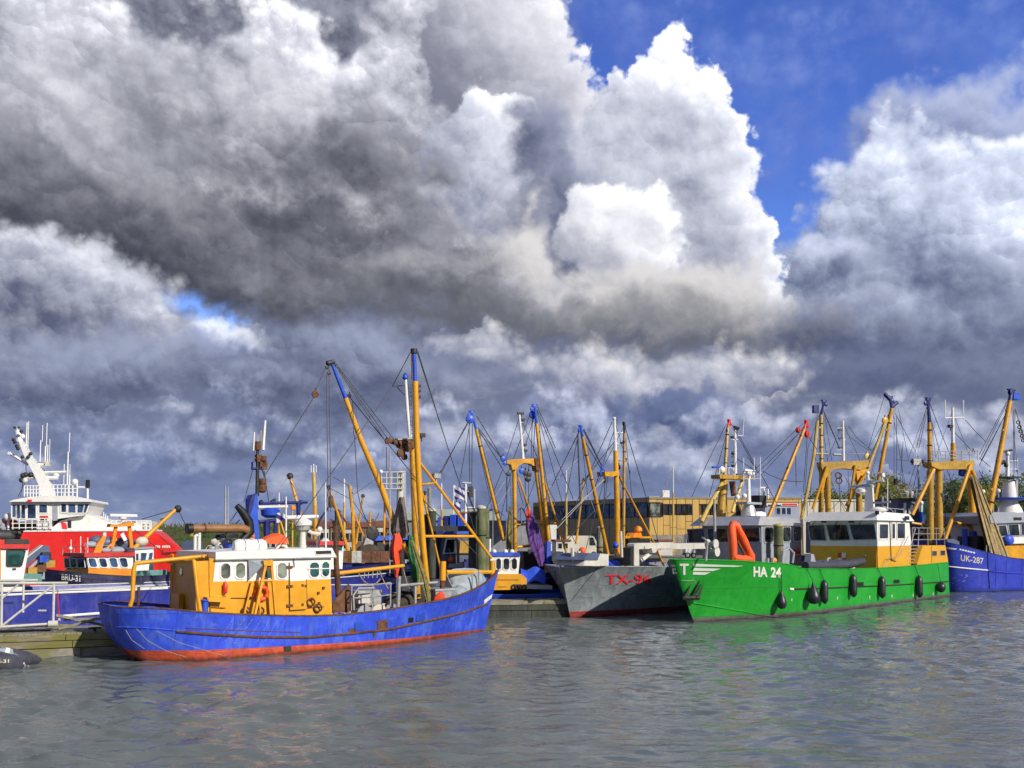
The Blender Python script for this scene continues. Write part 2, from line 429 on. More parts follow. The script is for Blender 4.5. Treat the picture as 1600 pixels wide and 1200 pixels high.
NAVY = paint('navy_hull_paint', (0.026, 0.024, 0.085), 0.4, 0.2, 0.2, scuff=0.25, plates=True, fade=0.2)
ROYAL = paint('royal_blue_hull_paint', (0.022, 0.034, 0.30), 0.4, 0.16, 0.2, scuff=0.12, plates=True, fade=0.25)
UKBLUE = paint('trawler_blue_paint', (0.020, 0.042, 0.46), 0.42, 0.2, 0.25, rust=0.05, scuff=0.35, boot=(0.12, 0.0), bootcol=(0.03, 0.05, 0.30), plates=True, fade=0.4, fadecol=(0.06, 0.10, 0.62), bmp=0.4)
BLUETRIM = paint('blue_trim_paint', (0.022, 0.085, 0.56), 0.42, 0.15, 0.15, rust=0.06)
DKBLUE = paint('dark_blue_paint', (0.012, 0.020, 0.16), 0.42, 0.2, 0.2)
SLATE = paint('slate_blue_paint', (0.085, 0.115, 0.20), 0.45, 0.2, 0.2)
GREYLT = paint('light_grey_paint', (0.33, 0.36, 0.42), 0.42, 0.12, 0.18)
ALU = paint('bare_aluminium', (0.62, 0.62, 0.63), 0.36, 0.12, 0.12, metal=0.55)
TURQ = paint('turquoise_deck_paint', (0.12, 0.30, 0.28), 0.5, 0.2, 0.3)
ORANGE = paint('orange_paint', (0.80, 0.26, 0.012), 0.42, 0.12, 0.15)
RUST = simple('rusty_steel', (0.13, 0.055, 0.025), 0.8, 0.5, 5.0, bmp=0.5)
STEEL = simple('galvanised_steel', (0.36, 0.36, 0.35), 0.5, 0.25, 6.0, metal=0.3)
DKSTEEL = simple('dark_steel', (0.035, 0.034, 0.036), 0.55, 0.4, 5.0, metal=0.2)
DECK = simple('worn_deck', (0.15, 0.14, 0.12), 0.8, 0.4, 3.0, col2=(0.12, 0.07, 0.04))
GDECK = simple('green_deck', (0.05, 0.16, 0.07), 0.7, 0.3, 3.0)
WIRE = simple('steel_wire', (0.045, 0.045, 0.05), 0.6, 0.2, 9.0)
WIRELT = simple('pale_rope', (0.36, 0.35, 0.33), 0.8, 0.2, 9.0)
ROPE = simple('hemp_rope', (0.33, 0.27, 0.17), 0.9, 0.4, 12.0)
WOOD = simple('weathered_wood', (0.25, 0.215, 0.14), 0.85, 0.45, 3.0, stretch=(0.3, 2, 4), col2=(0.17, 0.16, 0.045), bmp=0.6)
PLANKM = simple('grey_plank', (0.29, 0.27, 0.23), 0.85, 0.4, 4.0, stretch=(0.3, 3, 3), col2=(0.19, 0.18, 0.08), bmp=0.5)
PILEM = simple('algae_pile_wood', (0.21, 0.20, 0.12), 0.9, 0.5, 3.0, stretch=(3, 3, 0.3), col2=(0.09, 0.115, 0.045), bmp=0.7)
DKPILE = simple('dark_pile_wood', (0.05, 0.055, 0.045), 0.9, 0.5, 3.0, stretch=(3, 3, 0.3), bmp=0.6)
CONC = simple('concrete', (0.30, 0.29, 0.26), 0.85, 0.35, 2.0, col2=(0.13, 0.13, 0.10))
RUBBER = simple('black_rubber', (0.014, 0.015, 0.022), 0.42, 0.3, 5.0, spec=0.6)
RIBRUB = simple('grey_rubber_tube', (0.06, 0.06, 0.078), 0.45, 0.25, 5.0)
REDNET = simple('red_orange_cloth', (0.80, 0.07, 0.018), 0.75, 0.3, 7.0, bmp=0.8)
ORCLOTH = simple('orange_tarpaulin', (0.85, 0.11, 0.022), 0.55, 0.12, 2.0, bmp=0.4)
PURPLE = simple('purple_net', (0.13, 0.055, 0.25), 0.9, 0.45, 9.0, stretch=(3, 3, 0.6), bmp=0.9)
GRNET = simple('green_net', (0.03, 0.15, 0.05), 0.9, 0.5, 9.0, bmp=0.9)
OLNET = simple('olive_net', (0.20, 0.17, 0.055), 0.9, 0.5, 9.0, stretch=(3, 3, 0.6), bmp=0.9)
TANNET = simple('tan_net', (0.36, 0.27, 0.13), 0.9, 0.4, 8.0, stretch=(4, 4, 0.5), bmp=1.0)
DKNET = simple('dark_net', (0.055, 0.045, 0.03), 0.95, 0.5, 9.0, bmp=0.9)
TARPBL = simple('blue_tarpaulin', (0.03, 0.09, 0.62), 0.5, 0.2, 2.0, bmp=0.6)
TARPGR = simple('grey_blue_tarpaulin', (0.30, 0.35, 0.39), 0.6, 0.25, 2.0, bmp=0.9)
BROWN = simple('brown_pipe_paint', (0.26, 0.125, 0.045), 0.5, 0.25, 4.0)
GLASS = glass('window_glass')
GLASSB = glass('blue_window_glass', (0.03, 0.06, 0.13))
GLASST = glass('teal_window_glass', (0.022, 0.07, 0.07))
GLASSG = glass('pale_window_glass', (0.16, 0.18, 0.15), 0.08)
LWHITE = simple('white_letters', (0.80, 0.80, 0.76), 0.5, 0.06, 6.0, bmp=0)
LRED = simple('red_letters', (0.90, 0.03, 0.045), 0.5, 0.15, 6.0, bmp=0)
LCREAM = simple('cream_letters', (0.66, 0.62, 0.48), 0.5, 0.1, 6.0, bmp=0)
BLACK = simple('black_plastic', (0.012, 0.012, 0.013), 0.5, 0.2, 5.0)


# ------------------------------------------------------------------ mesh building
class MB:
    def __init__(s): s.v, s.f = [], []

    def add(s, vs, fs):
        o = len(s.v); s.v += [Vector(q) for q in vs]; s.f += [tuple(i + o for i in f) for f in fs]
        return s

    def hexa(s, p):
        return s.add(p, [(0, 3, 2, 1), (4, 5, 6, 7), (0, 1, 5, 4), (1, 2, 6, 5), (2, 3, 7, 6), (3, 0, 4, 7)])

    def box(s, a, b):
        (x0, y0, z0), (x1, y1, z1) = a, b
        return s.hexa([(x0, y0, z0), (x1, y0, z0), (x1, y1, z0), (x0, y1, z0), (x0, y0, z1), (x1, y0, z1), (x1, y1, z1), (x0, y1, z1)])

    def prism(s, bottom, top):
        n = len(bottom)
        return s.add(list(bottom) + list(top), [tuple(range(n))[::-1], tuple(range(n, 2 * n))] + [(i, (i + 1) % n, n + (i + 1) % n, n + i) for i in range(n)])

    def tube(s, pts, r, n=8, cap=True):
        pts = [Vector(q) for q in pts]
        rs = r if isinstance(r, (list, tuple)) else [r] * len(pts)
        o = len(s.v); rings = []
        up = None
        for i, q in enumerate(pts):
            d = (pts[min(i + 1, len(pts) - 1)] - pts[max(i - 1, 0)]).normalized()
            if up is None: up = d.orthogonal().normalized()
            up = (up - d * up.dot(d))
            if up.length < 1e-5: up = d.orthogonal()
            up.normalize(); w = d.cross(up)
            for k in range(n):
                a = 2 * math.pi * k / n
                s.v.append(q + (up * math.cos(a) + w * math.sin(a)) * rs[i])
        for i in range(len(pts) - 1):
            for k in range(n):
                a, b = o + i * n + k, o + i * n + (k + 1) % n
                s.f.append((a, b, b + n, a + n))
        if cap:
            s.f.append(tuple(o + k for k in range(n))[::-1]); e = o + (len(pts) - 1) * n
            s.f.append(tuple(e + k for k in range(n)))
        return s

    def ball(s, c, r, n=10, m=7):
        c = Vector(c); r = Vector(r) if not isinstance(r, (int, float)) else Vector((r, r, r))
        o = len(s.v)
        for j in range(m + 1):
            t = math.pi * j / m
            for k in range(n):
                a = 2 * math.pi * k / n
                s.v.append(c + Vector((r.x * math.sin(t) * math.cos(a), r.y * math.sin(t) * math.sin(a), r.z * math.cos(t))))
        for j in range(m):
            for k in range(n):
                a, b = o + j * n + k, o + j * n + (k + 1) % n
                s.f.append((a, a + n, b + n, b))
        return s

    def lathe(s, base, axis, prof, n=12):
        """prof: (radius, distance along axis)"""
        base, axis = Vector(base), Vector(axis).normalized()
        u = axis.orthogonal().normalized(); w = axis.cross(u); o = len(s.v)
        for r, h in prof:
            for k in range(n):
                a = 2 * math.pi * k / n
                s.v.append(base + axis * h + (u * math.cos(a) + w * math.sin(a)) * r)
        for j in range(len(prof) - 1):
            for k in range(n):
                a, b = o + j * n + k, o + j * n + (k + 1) % n
                s.f.append((a, b, b + n, a + n))
        s.f.append(tuple(o + k for k in range(n))[::-1]); e = o + (len(prof) - 1) * n
        s.f.append(tuple(e + k for k in range(n)))
        return s

    def torus(s, c, nrm, R_, r, n=18, m=8):
        c, nrm = Vector(c), Vector(nrm).normalized(); u = nrm.orthogonal().normalized(); w = nrm.cross(u); o = len(s.v)
        for i in range(n):
            a = 2 * math.pi * i / n; d = u * math.cos(a) + w * math.sin(a)
            for k in range(m):
                b = 2 * math.pi * k / m
                s.v.append(c + d * (R_ + r * math.cos(b)) + nrm * (r * math.sin(b)))
        for i in range(n):
            for k in range(m):
                a, b = o + i * m + k, o + i * m + (k + 1) % m
                a2, b2 = o + ((i + 1) % n) * m + k, o + ((i + 1) % n) * m + (k + 1) % m
                s.f.append((a, a2, b2, b))
        return s

    def grid(s, rows):
        o = len(s.v); n = len(rows[0])
        for r in rows: s.v += [Vector(q) for q in r]
        for i in range(len(rows) - 1):
            for k in range(n - 1):
                a = o + i * n + k
                s.f.append((a, a + 1, a + n + 1, a + n))
        return s

    def mesh(s, name, off=None, recalc=True, smooth=True):
        me = bpy.data.meshes.new(name)
        off = Vector(off) if off is not None else Vector()
        me.from_pydata([q - off for q in s.v], [], s.f)
        if recalc:
            bm = bmesh.new(); bm.from_mesh(me); bmesh.ops.recalc_face_normals(bm, faces=bm.faces); bm.to_mesh(me); bm.free()
        if smooth:
            me.shade_smooth(); me.set_sharp_from_angle(angle=R(38))
        return me


# ------------------------------------------------------------------ frames: where a thing floats and which way it heads
CAMP = Vector((0, 0, CAM_H))


def px_of(P):
    """photo pixel of a world point (for sizing only)"""
    x, y, z = P.x, P.y, P.z - CAM_H
    fy = y * math.cos(PITCH) + z * math.sin(PITCH); fz = -y * math.sin(PITCH) + z * math.cos(PITCH)
    return 800 + F_PX * x / fy, CY - F_PX * fz / fy


class Frame:
    """local axes: x along the keel, y across (away from the quay we stand on), z up from the water"""
    def __init__(s, O, heading, z=0.0):
        s.O = Vector((O[0], O[1], z)); s.a = heading
        s.u = Vector((math.cos(heading), math.sin(heading), 0)); s.n = Vector((-math.sin(heading), math.cos(heading), 0))

    @staticmethod
    def water(px, py, z=0.0):
        d = ray(px, py); t = (z - CAM_H) / d.z
        return CAMP + d * t

    @staticmethod
    def two(A, B, z=0.0):
        a, b = Frame.water(*A), Frame.water(*B)
        return Frame((a.x, a.y), math.atan2(b.y - a.y, b.x - a.x))

    @staticmethod
    def at(px, depth, heading_deg, z=0.0):
        d = ray(px, 835); t = depth / d.y
        return Frame((d.x * t, depth), R(heading_deg), z)

    def shifted(s, du, dn, dz=0.0):
        q = s.O + s.u * du + s.n * dn
        return Frame((q.x, q.y), s.a, s.O.z + dz)

    def loc(s, P):
        q = P - s.O
        return Vector((q.dot(s.u), q.dot(s.n), q.z))

    def world(s, q): return s.O + s.u * q[0] + s.n * q[1] + Vector((0, 0, q[2]))

    def L(s, px, py, lat=0.0):
        d = ray(px, py); P0 = s.O + s.n * lat
        t = (P0 - CAMP).dot(s.n) / d.dot(s.n)
        return s.loc(CAMP + d * t)

    def S(s, px, py, sx):
        d = ray(px, py); P0 = s.O + s.u * sx
        t = (P0 - CAMP).dot(s.u) / d.dot(s.u)
        return s.loc(CAMP + d * t)

    def Z(s, px, py, z):
        d = ray(px, py); t = (s.O.z + z - CAM_H) / d.z
        return s.loc(CAMP + d * t)

    def local_ray(s, px, py):
        d = ray(px, py).normalized()
        return s.loc(CAMP), Vector((d.dot(s.u), d.dot(s.n), d.z))


class Thing:
    """one thing: an Empty at its base and its parts"""
    def __init__(s, name, label, cat, F, base=(0, 0, 0), group=None):
        s.F, s.base = F, Vector(base)
        e = bpy.data.objects.new(name, None); COL.objects.link(e)
        e.empty_display_size = 0.5
        e.location = F.world(base); e.rotation_euler = (0, 0, F.a)
        e['label'], e['category'] = label, cat
        if group: e['group'] = group
        s.e = e; s.bvh = None; s.round_stern = False

    def part(s, name, mb, mat, parent=None, smooth=True, label=None, kind=None, recalc=True):
        o = bpy.data.objects.new(name, mb.mesh(name, s.base, recalc, smooth)); COL.objects.link(o)
        o.data.materials.append(mat); o.parent = parent or s.e
        if label: o['label'] = label
        if kind: o['kind'] = kind
        return o

    # --- parts from photo points (px, py, lat)
    def P(s, q): return s.F.L(*q)

    def tube(s, name, pts, r, mat, n=8, parent=None, label=None):
        return s.part(name, MB().tube([s.P(q) for q in pts], r, n), mat, parent, label=label)

    def stay(s, a, b, r=0.022, mat=None, sag=0.0, name='stay', parent=None):
        A, B = s.P(a), s.P(b); pts = [A, B]
        if sag: pts = [A.lerp(B, i / 8) - Vector((0, 0, sag * 4 * (i / 8) * (1 - i / 8))) for i in range(9)]
        return s.part(name, MB().tube(pts, r, 5), mat or WIRE, parent)

    def slab(s, name, poly, lat0, lat1, mat, parent=None, smooth=False, label=None):
        """side outline given in the photo at lat0, carried across to lat1"""
        b = [s.F.L(x, y, lat0) for x, y in poly]
        return s.part(name, MB().prism(b, [Vector((q.x, lat1, q.z)) for q in b]), mat, parent, smooth, label)

    def window(s, corners, frame_mat, pane_mat, b=0.05, t=0.04, name='window', round_=0.0, parent=None):
        c = [Vector(q) for q in corners]; cen = sum(c, Vector()) / 4
        nrm = (c[1] - c[0]).cross(c[3] - c[0]).normalized()
        camd = (s.F.loc(CAMP) - cen)
        if nrm.dot(camd) < 0: nrm = -nrm
        u, w = (c[1] - c[0]).normalized(), (c[3] - c[0]).normalized()

        def ring(k):
            base = [c[0] - u * k - w * k, c[1] + u * k - w * k, c[2] + u * k + w * k, c[3] - u * k + w * k]
            if not round_: return base
            out = []
            for i in range(4):
                a, m_, e = base[i - 1], base[i], base[(i + 1) % 4]
                q = min(round_, (a - m_).length * 0.4, (e - m_).length * 0.4)
                p1, p2 = m_ + (a - m_).normalized() * q, m_ + (e - m_).normalized() * q
                out += [p1, (p1 + p2) * 0.5 * 0.42 + m_ * 0.16 + (p1 + p2) * 0.21, p2]
            return out
        inn, outr = ring(0.0), ring(b); n = len(inn)
        mb = MB(); mb.add([q + nrm * t for q in outr] + [q + nrm * t for q in inn] + [q + nrm * 0.004 for q in outr] + [q + nrm * 0.004 for q in inn],
                          [f for i in range(n) for f in ((i, (i + 1) % n, n + (i + 1) % n, n + i), (i, 2 * n + i, 2 * n + (i + 1) % n, (i + 1) % n), (n + i, n + (i + 1) % n, 3 * n + (i + 1) % n, 3 * n + i))])
        fr = s.part(name, mb, frame_mat, parent, False)
        pm = MB(); k = [q + nrm * 0.012 for q in inn]; kb = [q + nrm * 0.004 for q in inn]
        pm.prism(kb, k)
        s.part('pane', pm, pane_mat, fr, False)
        return fr

    def win_side(s, lat, rects, frame_mat, pane_mat, **kw):
        for r in rects:
            if len(r) == 4: x0, y0, x1, y1 = r; q = [(x0, y1), (x1, y1), (x1, y0), (x0, y0)]
            else: q = [(r[0], r[1]), (r[2], r[3]), (r[4], r[5]), (r[6], r[7])]
            s.window([s.F.L(x, y, lat) for x, y in q], frame_mat, pane_mat, **kw)

    def win_front(s, sx, rects, frame_mat, pane_mat, **kw):
        for r in rects:
            if len(r) == 4: x0, y0, x1, y1 = r; q = [(x0, y1), (x1, y1), (x1, y0), (x0, y0)]
            else: q = [(r[0], r[1]), (r[2], r[3]), (r[4], r[5]), (r[6], r[7])]
            s.window([s.F.S(x, y, sx) for x, y in q], frame_mat, pane_mat, **kw)

    def railing(s, pts, top, rows, r, mat, posts=None, name='railing'):
        """pts: foot points along the run (local); rows of bars up to height top"""
        mb = MB(); pts = [Vector(q) for q in pts]
        for k in range(1, rows + 1):
            h = Vector((0, 0, top * k / rows)); mb.tube([q + h for q in pts], r, 6)
        tot = []
        for a, b in zip(pts, pts[1:]):
            m = max(1, round((b - a).length / (posts or 1.0)))
            tot += [a.lerp(b, i / m) for i in range(m)]
        tot.append(pts[-1])
        for q in tot: mb.tube([q, q + Vector((0, 0, top))], r * 1.1, 6)
        return s.part(name, mb, mat)

    # --- hulls
    def hull(s, stations, mat, deck_mat, bulwark=0.7, flare=1.5, keel=0.9, cap_mat=None, sub=5, sheer_thick=0.09):
        """stations: (rail px, py, lat, waterline px, py, lat) along the near side; mirrored across the keel line"""
        F = s.F; raw = []
        for rx, ry, rl, wx, wy, wl in stations:
            a = F.L(rx, ry, rl); b = F.L(wx, wy, wl)
            raw.append((a.x, -a.y, a.z, b.x, -b.y))

        def cr(p0, p1, p2, p3, t):
            return tuple(0.5 * (2 * b + (c - a) * t + (2 * a - 5 * b + 4 * c - d) * t * t + (3 * b - a - 3 * c + d) * t ** 3) for a, b, c, d in zip(p0, p1, p2, p3))
        st = []
        for i in range(len(raw) - 1):
            p0, p1, p2, p3 = raw[max(i - 1, 0)], raw[i], raw[i + 1], raw[min(i + 2, len(raw) - 1)]
            for k in range(sub): st.append(cr(p0, p1, p2, p3, k / sub))
        st.append(raw[-1])
        st = [(a, max(b, 0.0), c, d, max(e, 0.0)) for a, b, c, d, e in st]
        return s.hull_from(st, mat, deck_mat, bulwark, flare, keel, cap_mat, sheer_thick)

    def hull_from(s, st, mat, deck_mat, bulwark=0.7, flare=1.5, keel=0.9, cap_mat=None, sheer_thick=0.09):
        ts = (0.0, 0.08, 0.3, 0.5, 0.68, 0.84, 1.0)
        near, far = [], []
        nst = len(st)

        def shape(i, t):
            sr, br, zr, sw, bw = st[i]
            w = max(0.0, 1 - i / (nst - 1) / 0.30) if s.round_stern else 0.0     # a counter stern tucks under in a curve
            return sr + (sw - sr) * t ** (1 + 1.5 * w), bw + (br - bw) * (1 - t) ** (flare + (0.55 - flare) * w)
        for i, (sr, br, zr, sw, bw) in enumerate(st):
            row = []
            for t in ts:
                row.append((*shape(i, t), zr * (1 - t)))
            row.append((sw, bw * 0.9, -keel * 0.5)); row.append((sw, bw * 0.25, -keel))
            near.append([Vector((x, -y, z)) for x, y, z in row]); far.append([Vector((x, y, z)) for x, y, z in row])
        mb = MB(); mb.grid(near); mb.grid(far)
        n = len(ts) + 2
        for rows in (near[0] + far[0][::-1], near[-1] + far[-1][::-1]):
            o = len(mb.v); mb.v += rows
            for j in range(n - 1): mb.f.append((o + j, o + j + 1, o + 2 * n - 2 - j, o + 2 * n - 1 - j))
        # inside of the bulwark and the deck
        inner, rim = [], []
        for i, (q, (sr, br, zr, sw, bw)) in enumerate(zip(near, st)):
            b = max(br - sheer_thick, 0.0)
            t = min(0.9, bulwark / max(zr, 0.1))
            si, bi = shape(i, t)
            rim.append((q[0].x, b, zr)); inner.append((si, max(min(bi, br) - sheer_thick - 0.06, 0), zr - bulwark))
        for sg in (-1, 1):
            mb.grid([[(r[0], sg * r[1], r[2]), (i[0], sg * i[1], i[2])] for r, i in zip(rim, inner)])
        s.st, s.near, s.far, s.inner = st, near, far, inner
        h = s.part('hull', mb, mat, recalc=False)
        s.bvh = BVHTree.FromPolygons(mb.v, mb.f)
        cm = MB()
        for sg in (-1, 1):
            cm.grid([[(q[0], sg * (w[1] + 0.03), q[2] + 0.0), (q[0], sg * (w[1] + 0.03), q[2] + 0.05), (q[0], sg * max(q[1] - 0.03, 0), q[2] + 0.05), (q[0], sg * max(q[1] - 0.03, 0), q[2])] for q, w in zip(rim, st)])
        s.part('cap_rail', cm, cap_mat or mat, recalc=False)
        dk = MB(); dk.grid([[(i[0], -i[1], i[2]), (i[0], 0, i[2] + 0.04), (i[0], i[1], i[2])] for i in inner])
        s.part('deck', dk, deck_mat, recalc=False)
        return h

    def deck_z(s, x):
        return min(s.inner, key=lambda i: abs(i[0] - x))[2]

    def hit(s, px, py, out=0.02):
        o, d = s.F.local_ray(px, py)
        P, nrm, i, t = s.bvh.ray_cast(o, d)
        if P is None: return None
        if nrm.dot(d) > 0: nrm = -nrm
        return P + nrm * out

    def strake(s, name, pts, r, mat, steps=24, n=6):
        """a bar laid on the hull along photo points"""
        q = []
        L_ = [0]
        for a, b in zip(pts, pts[1:]): L_.append(L_[-1] + math.dist(a, b))
        for k in range(steps + 1):
            d = L_[-1] * k / steps
            i = max(j for j in range(len(L_)) if L_[j] <= d + 1e-9); i = min(i, len(pts) - 2)
            t = (d - L_[i]) / max(L_[i + 1] - L_[i], 1e-6)
            h = s.hit(pts[i][0] + (pts[i + 1][0] - pts[i][0]) * t, pts[i][1] + (pts[i + 1][1] - pts[i][1]) * t, r * 0.3)
            if h is not None: q.append(h)
        if len(q) > 1: return s.part(name, MB().tube(q, r, n), mat)

    def decal(s, name, quads, mat, sub=8, out=0.018, label=None):
        """flat print laid on the hull, each quad as four photo points"""
        mb = MB()
        for q in quads:
            rows = []
            for i in range(sub + 1):
                t = i / sub; row = []
                for w in (0, 0.5, 1):
                    a = [q[0][k] + (q[1][k] - q[0][k]) * t for k in (0, 1)]; b = [q[3][k] + (q[2][k] - q[3][k]) * t for k in (0, 1)]
                    h = s.hit(a[0] + (b[0] - a[0]) * w, a[1] + (b[1] - a[1]) * w, out)
                    row.append(h)
                if all(h is not None for h in row): rows.append(row)
            if len(rows) > 1: mb.grid(rows)
        if mb.f: return s.part(name, mb, mat, recalc=False, label=label)

    def writing(s, text, bl, br, height, mat, lean=0.0, bold=0.02, plane=None, name='lettering', out=0.02):
        """letters on the hull (or on a plane given by plane(px, py)); baseline from bl to br in the photo"""
        cu = bpy.data.curves.new('letters', 'FONT'); cu.body = text; cu.offset = bold
        o = bpy.data.objects.new('letters', cu); COL.objects.link(o)
        dg = bpy.context.evaluated_depsgraph_get(); me = bpy.data.meshes.new_from_object(o.evaluated_get(dg))
        bpy.data.objects.remove(o)
        bm = bmesh.new(); bm.from_mesh(me); bmesh.ops.triangulate(bm, faces=bm.faces)
        for _ in range(2): bmesh.ops.subdivide_edges(bm, edges=[e for e in bm.edges if e.calc_length() > 0.12], cuts=1); bmesh.ops.triangulate(bm, faces=bm.faces)
        bm.to_mesh(me); bm.free()
        vs = [v.co.copy() for v in me.vertices]; fs = [tuple(p.vertices) for p in me.polygons]
        bpy.data.meshes.remove(me); bpy.data.curves.remove(cu)
        x0, x1 = min(v.x for v in vs), max(v.x for v in vs); y0, y1 = min(v.y for v in vs), max(v.y for v in vs)
        mb = MB(); pts = []
        for v in vs:
            t, h = (v.x - x0) / (x1 - x0), (v.y - y0) / (y1 - y0)
            px = bl[0] + (br[0] - bl[0]) * t + lean * h; py = bl[1] + (br[1] - bl[1]) * t - height * h
            q = plane(px, py) if plane else s.hit(px, py, out)
            pts.append(q)
        ok = [f for f in fs if all(pts[i] is not None for i in f)]
        mb.add([q if q is not None else Vector() for q in pts], ok)
        return s.part(name, mb, mat, recalc=False, smooth=False)


def solo(F, name, label, cat, mb, mat, base, group=None, kind=None, smooth=True, recalc=True):
    """a thing that is one mesh"""
    o = bpy.data.objects.new(name, mb.mesh(name, base, recalc, smooth)); COL.objects.link(o)
    o.location = F.world(base); o.rotation_euler = (0, 0, F.a)
    o.data.materials.append(mat)
    if kind: o['kind'] = kind
    if label: o['label'] = label
    if cat: o['category'] = cat
    if group: o['group'] = group
    return o


WORLD = Frame((0, 0), 0.0)


def structure(name, mb, mat, smooth=False, kind='structure', recalc=True):
    o = bpy.data.objects.new(name, mb.mesh(name, None, recalc, smooth)); COL.objects.link(o)
    o.data.materials.append(mat); o['kind'] = kind
    return o


def clone(t, F, base, label, group):
    """copy a thing with its parts and sub-parts"""
    def cp(o, par):
        c = o.copy(); COL.objects.link(c); c.parent = par
        for ch in o.children: cp(ch, c)
        return c
    c = cp(t.e, None); c.location = F.world(base); c['label'] = label
    if group: c['group'] = group
    return c

# ------------------------------------------------------------------ the setting: harbour water, quay land, dyke
def build_water():
    m, nt, p, O = new_mat('harbour_water')
    p.inputs['Roughness'].default_value = 0.03
    p.inputs['IOR'].default_value = 1.333
    n0 = Nd.noise(O, 0.35, 3.0, 0.5)
    Nd.put(p.inputs['Base Color'], Nd.mix(Nd.smooth(n0, 0.35, 0.65), (0.108, 0.130, 0.126), (0.134, 0.156, 0.148)))
    # the finest wind ripples; the larger ones are real waves in the mesh
    def rip(sx, sy, scale, det, rot):
        mp = nt.nodes.new('ShaderNodeMapping'); Nd.put(mp.inputs['Vector'], O)
        mp.inputs['Rotation'].default_value = (0, 0, rot); mp.inputs['Scale'].default_value = (sx, sy, 1)
        return Nd.noise(Nd(mp.outputs[0]), scale, det, 0.6, 0.4)
    paws = Nd.smooth(Nd.noise(O, 0.11, 4.0, 0.6, 0.6), 0.36, 0.64, 0.45, 1.35)
    h = (rip(0.6, 1.0, 4.2, 2.0, 0.30) * 0.020 + rip(0.6, 1.0, 8.5, 2.0, -0.28) * 0.012) * paws
    b = nt.nodes.new('ShaderNodeBump'); b.inputs['Strength'].default_value = 1.0; b.inputs['Distance'].default_value = 1.0
    Nd.put(b.inputs['Height'], h); nt.links.new(b.outputs[0], p.inputs['Normal'])
    import numpy as np
    rng = np.random.default_rng(11)
    ys = [14.0]
    while ys[-1] < 100: ys.append(ys[-1] + 0.085 + 0.0034 * (ys[-1] - 14))
    ys = np.array(ys); ts = np.linspace(-1, 1, 430)
    Y = np.repeat(ys[:, None], len(ts), 1); X = ts[None, :] * (Y * 0.66 + 3.0); Z = np.zeros_like(X)
    N = 64
    for k in range(N):
        lam = 0.42 * (1.5 / 0.42) ** rng.random() if k < 52 else rng.uniform(1.6, 3.4)
        th = 1.30 + rng.normal(0, 0.50)
        kk = 2 * np.pi / lam; amp = 0.0108 * lam if k < 52 else 0.0060 * lam
        q = rng.uniform(.15, .5, 2); r_ = rng.random(3) * 6.28
        mod = np.clip(0.55 + 0.75 * np.sin(X * q[0] + r_[0]) * np.sin(Y * q[1] * .8 + X * .07 + r_[1]), 0, 2)
        Z += amp * mod * np.sin(kk * (X * np.cos(th) + Y * np.sin(th)) + r_[2] + 0.9 * np.sin(X * .31 + k) + 0.7 * np.sin(Y * .23 + 2 * k))
    gust = 0.75 + 0.35 * np.sin(X * .11 + .6 * np.sin(Y * .13)) * np.sin(Y * .17 + .8 * np.sin(X * .07 + 1))
    Z *= gust
    edge = np.minimum.reduce([(1 - np.abs(ts))[None, :].repeat(len(ys), 0) * 12, (Y - 14) / 1.0, (100 - Y) / 12]); Z *= np.clip(edge, 0, 1)
    ny, nx = X.shape
    co = np.stack([X, Y, Z], -1).reshape(-1, 3)
    idx = np.arange(ny * nx).reshape(ny, nx)
    quads = np.stack([idx[:-1, :-1], idx[:-1, 1:], idx[1:, 1:], idx[1:, :-1]], -1).reshape(-1, 4)
    n0_ = len(co)
    out_ = [(-900, -500, 0), (900, -500, 0), (900, 107, 0), (-900, 107, 0), (X[0, 0], ys[0], 0), (X[0, -1], ys[0], 0), (X[-1, -1], ys[-1], 0), (X[-1, 0], ys[-1], 0)]
    co = np.vstack([co, np.array(out_)])
    ring = np.array([(0, 1, 5, 4), (1, 2, 6, 5), (2, 3, 7, 6), (3, 0, 4, 7)]) + n0_
    quads = np.vstack([quads, ring])
    me = bpy.data.meshes.new('water')
    me.vertices.add(len(co)); me.vertices.foreach_set('co', co.astype(np.float32).ravel())
    me.loops.add(len(quads) * 4); me.loops.foreach_set('vertex_index', quads.astype(np.int32).ravel())
    me.polygons.add(len(quads)); me.polygons.foreach_set('loop_start', np.arange(len(quads), dtype=np.int32) * 4)
    me.polygons.foreach_set('use_smooth', np.ones(len(quads), bool))
    me.update(calc_edges=True)
    o = bpy.data.objects.new('water', me); COL.objects.link(o); me.materials.append(m); o['kind'] = 'structure'


build_water()


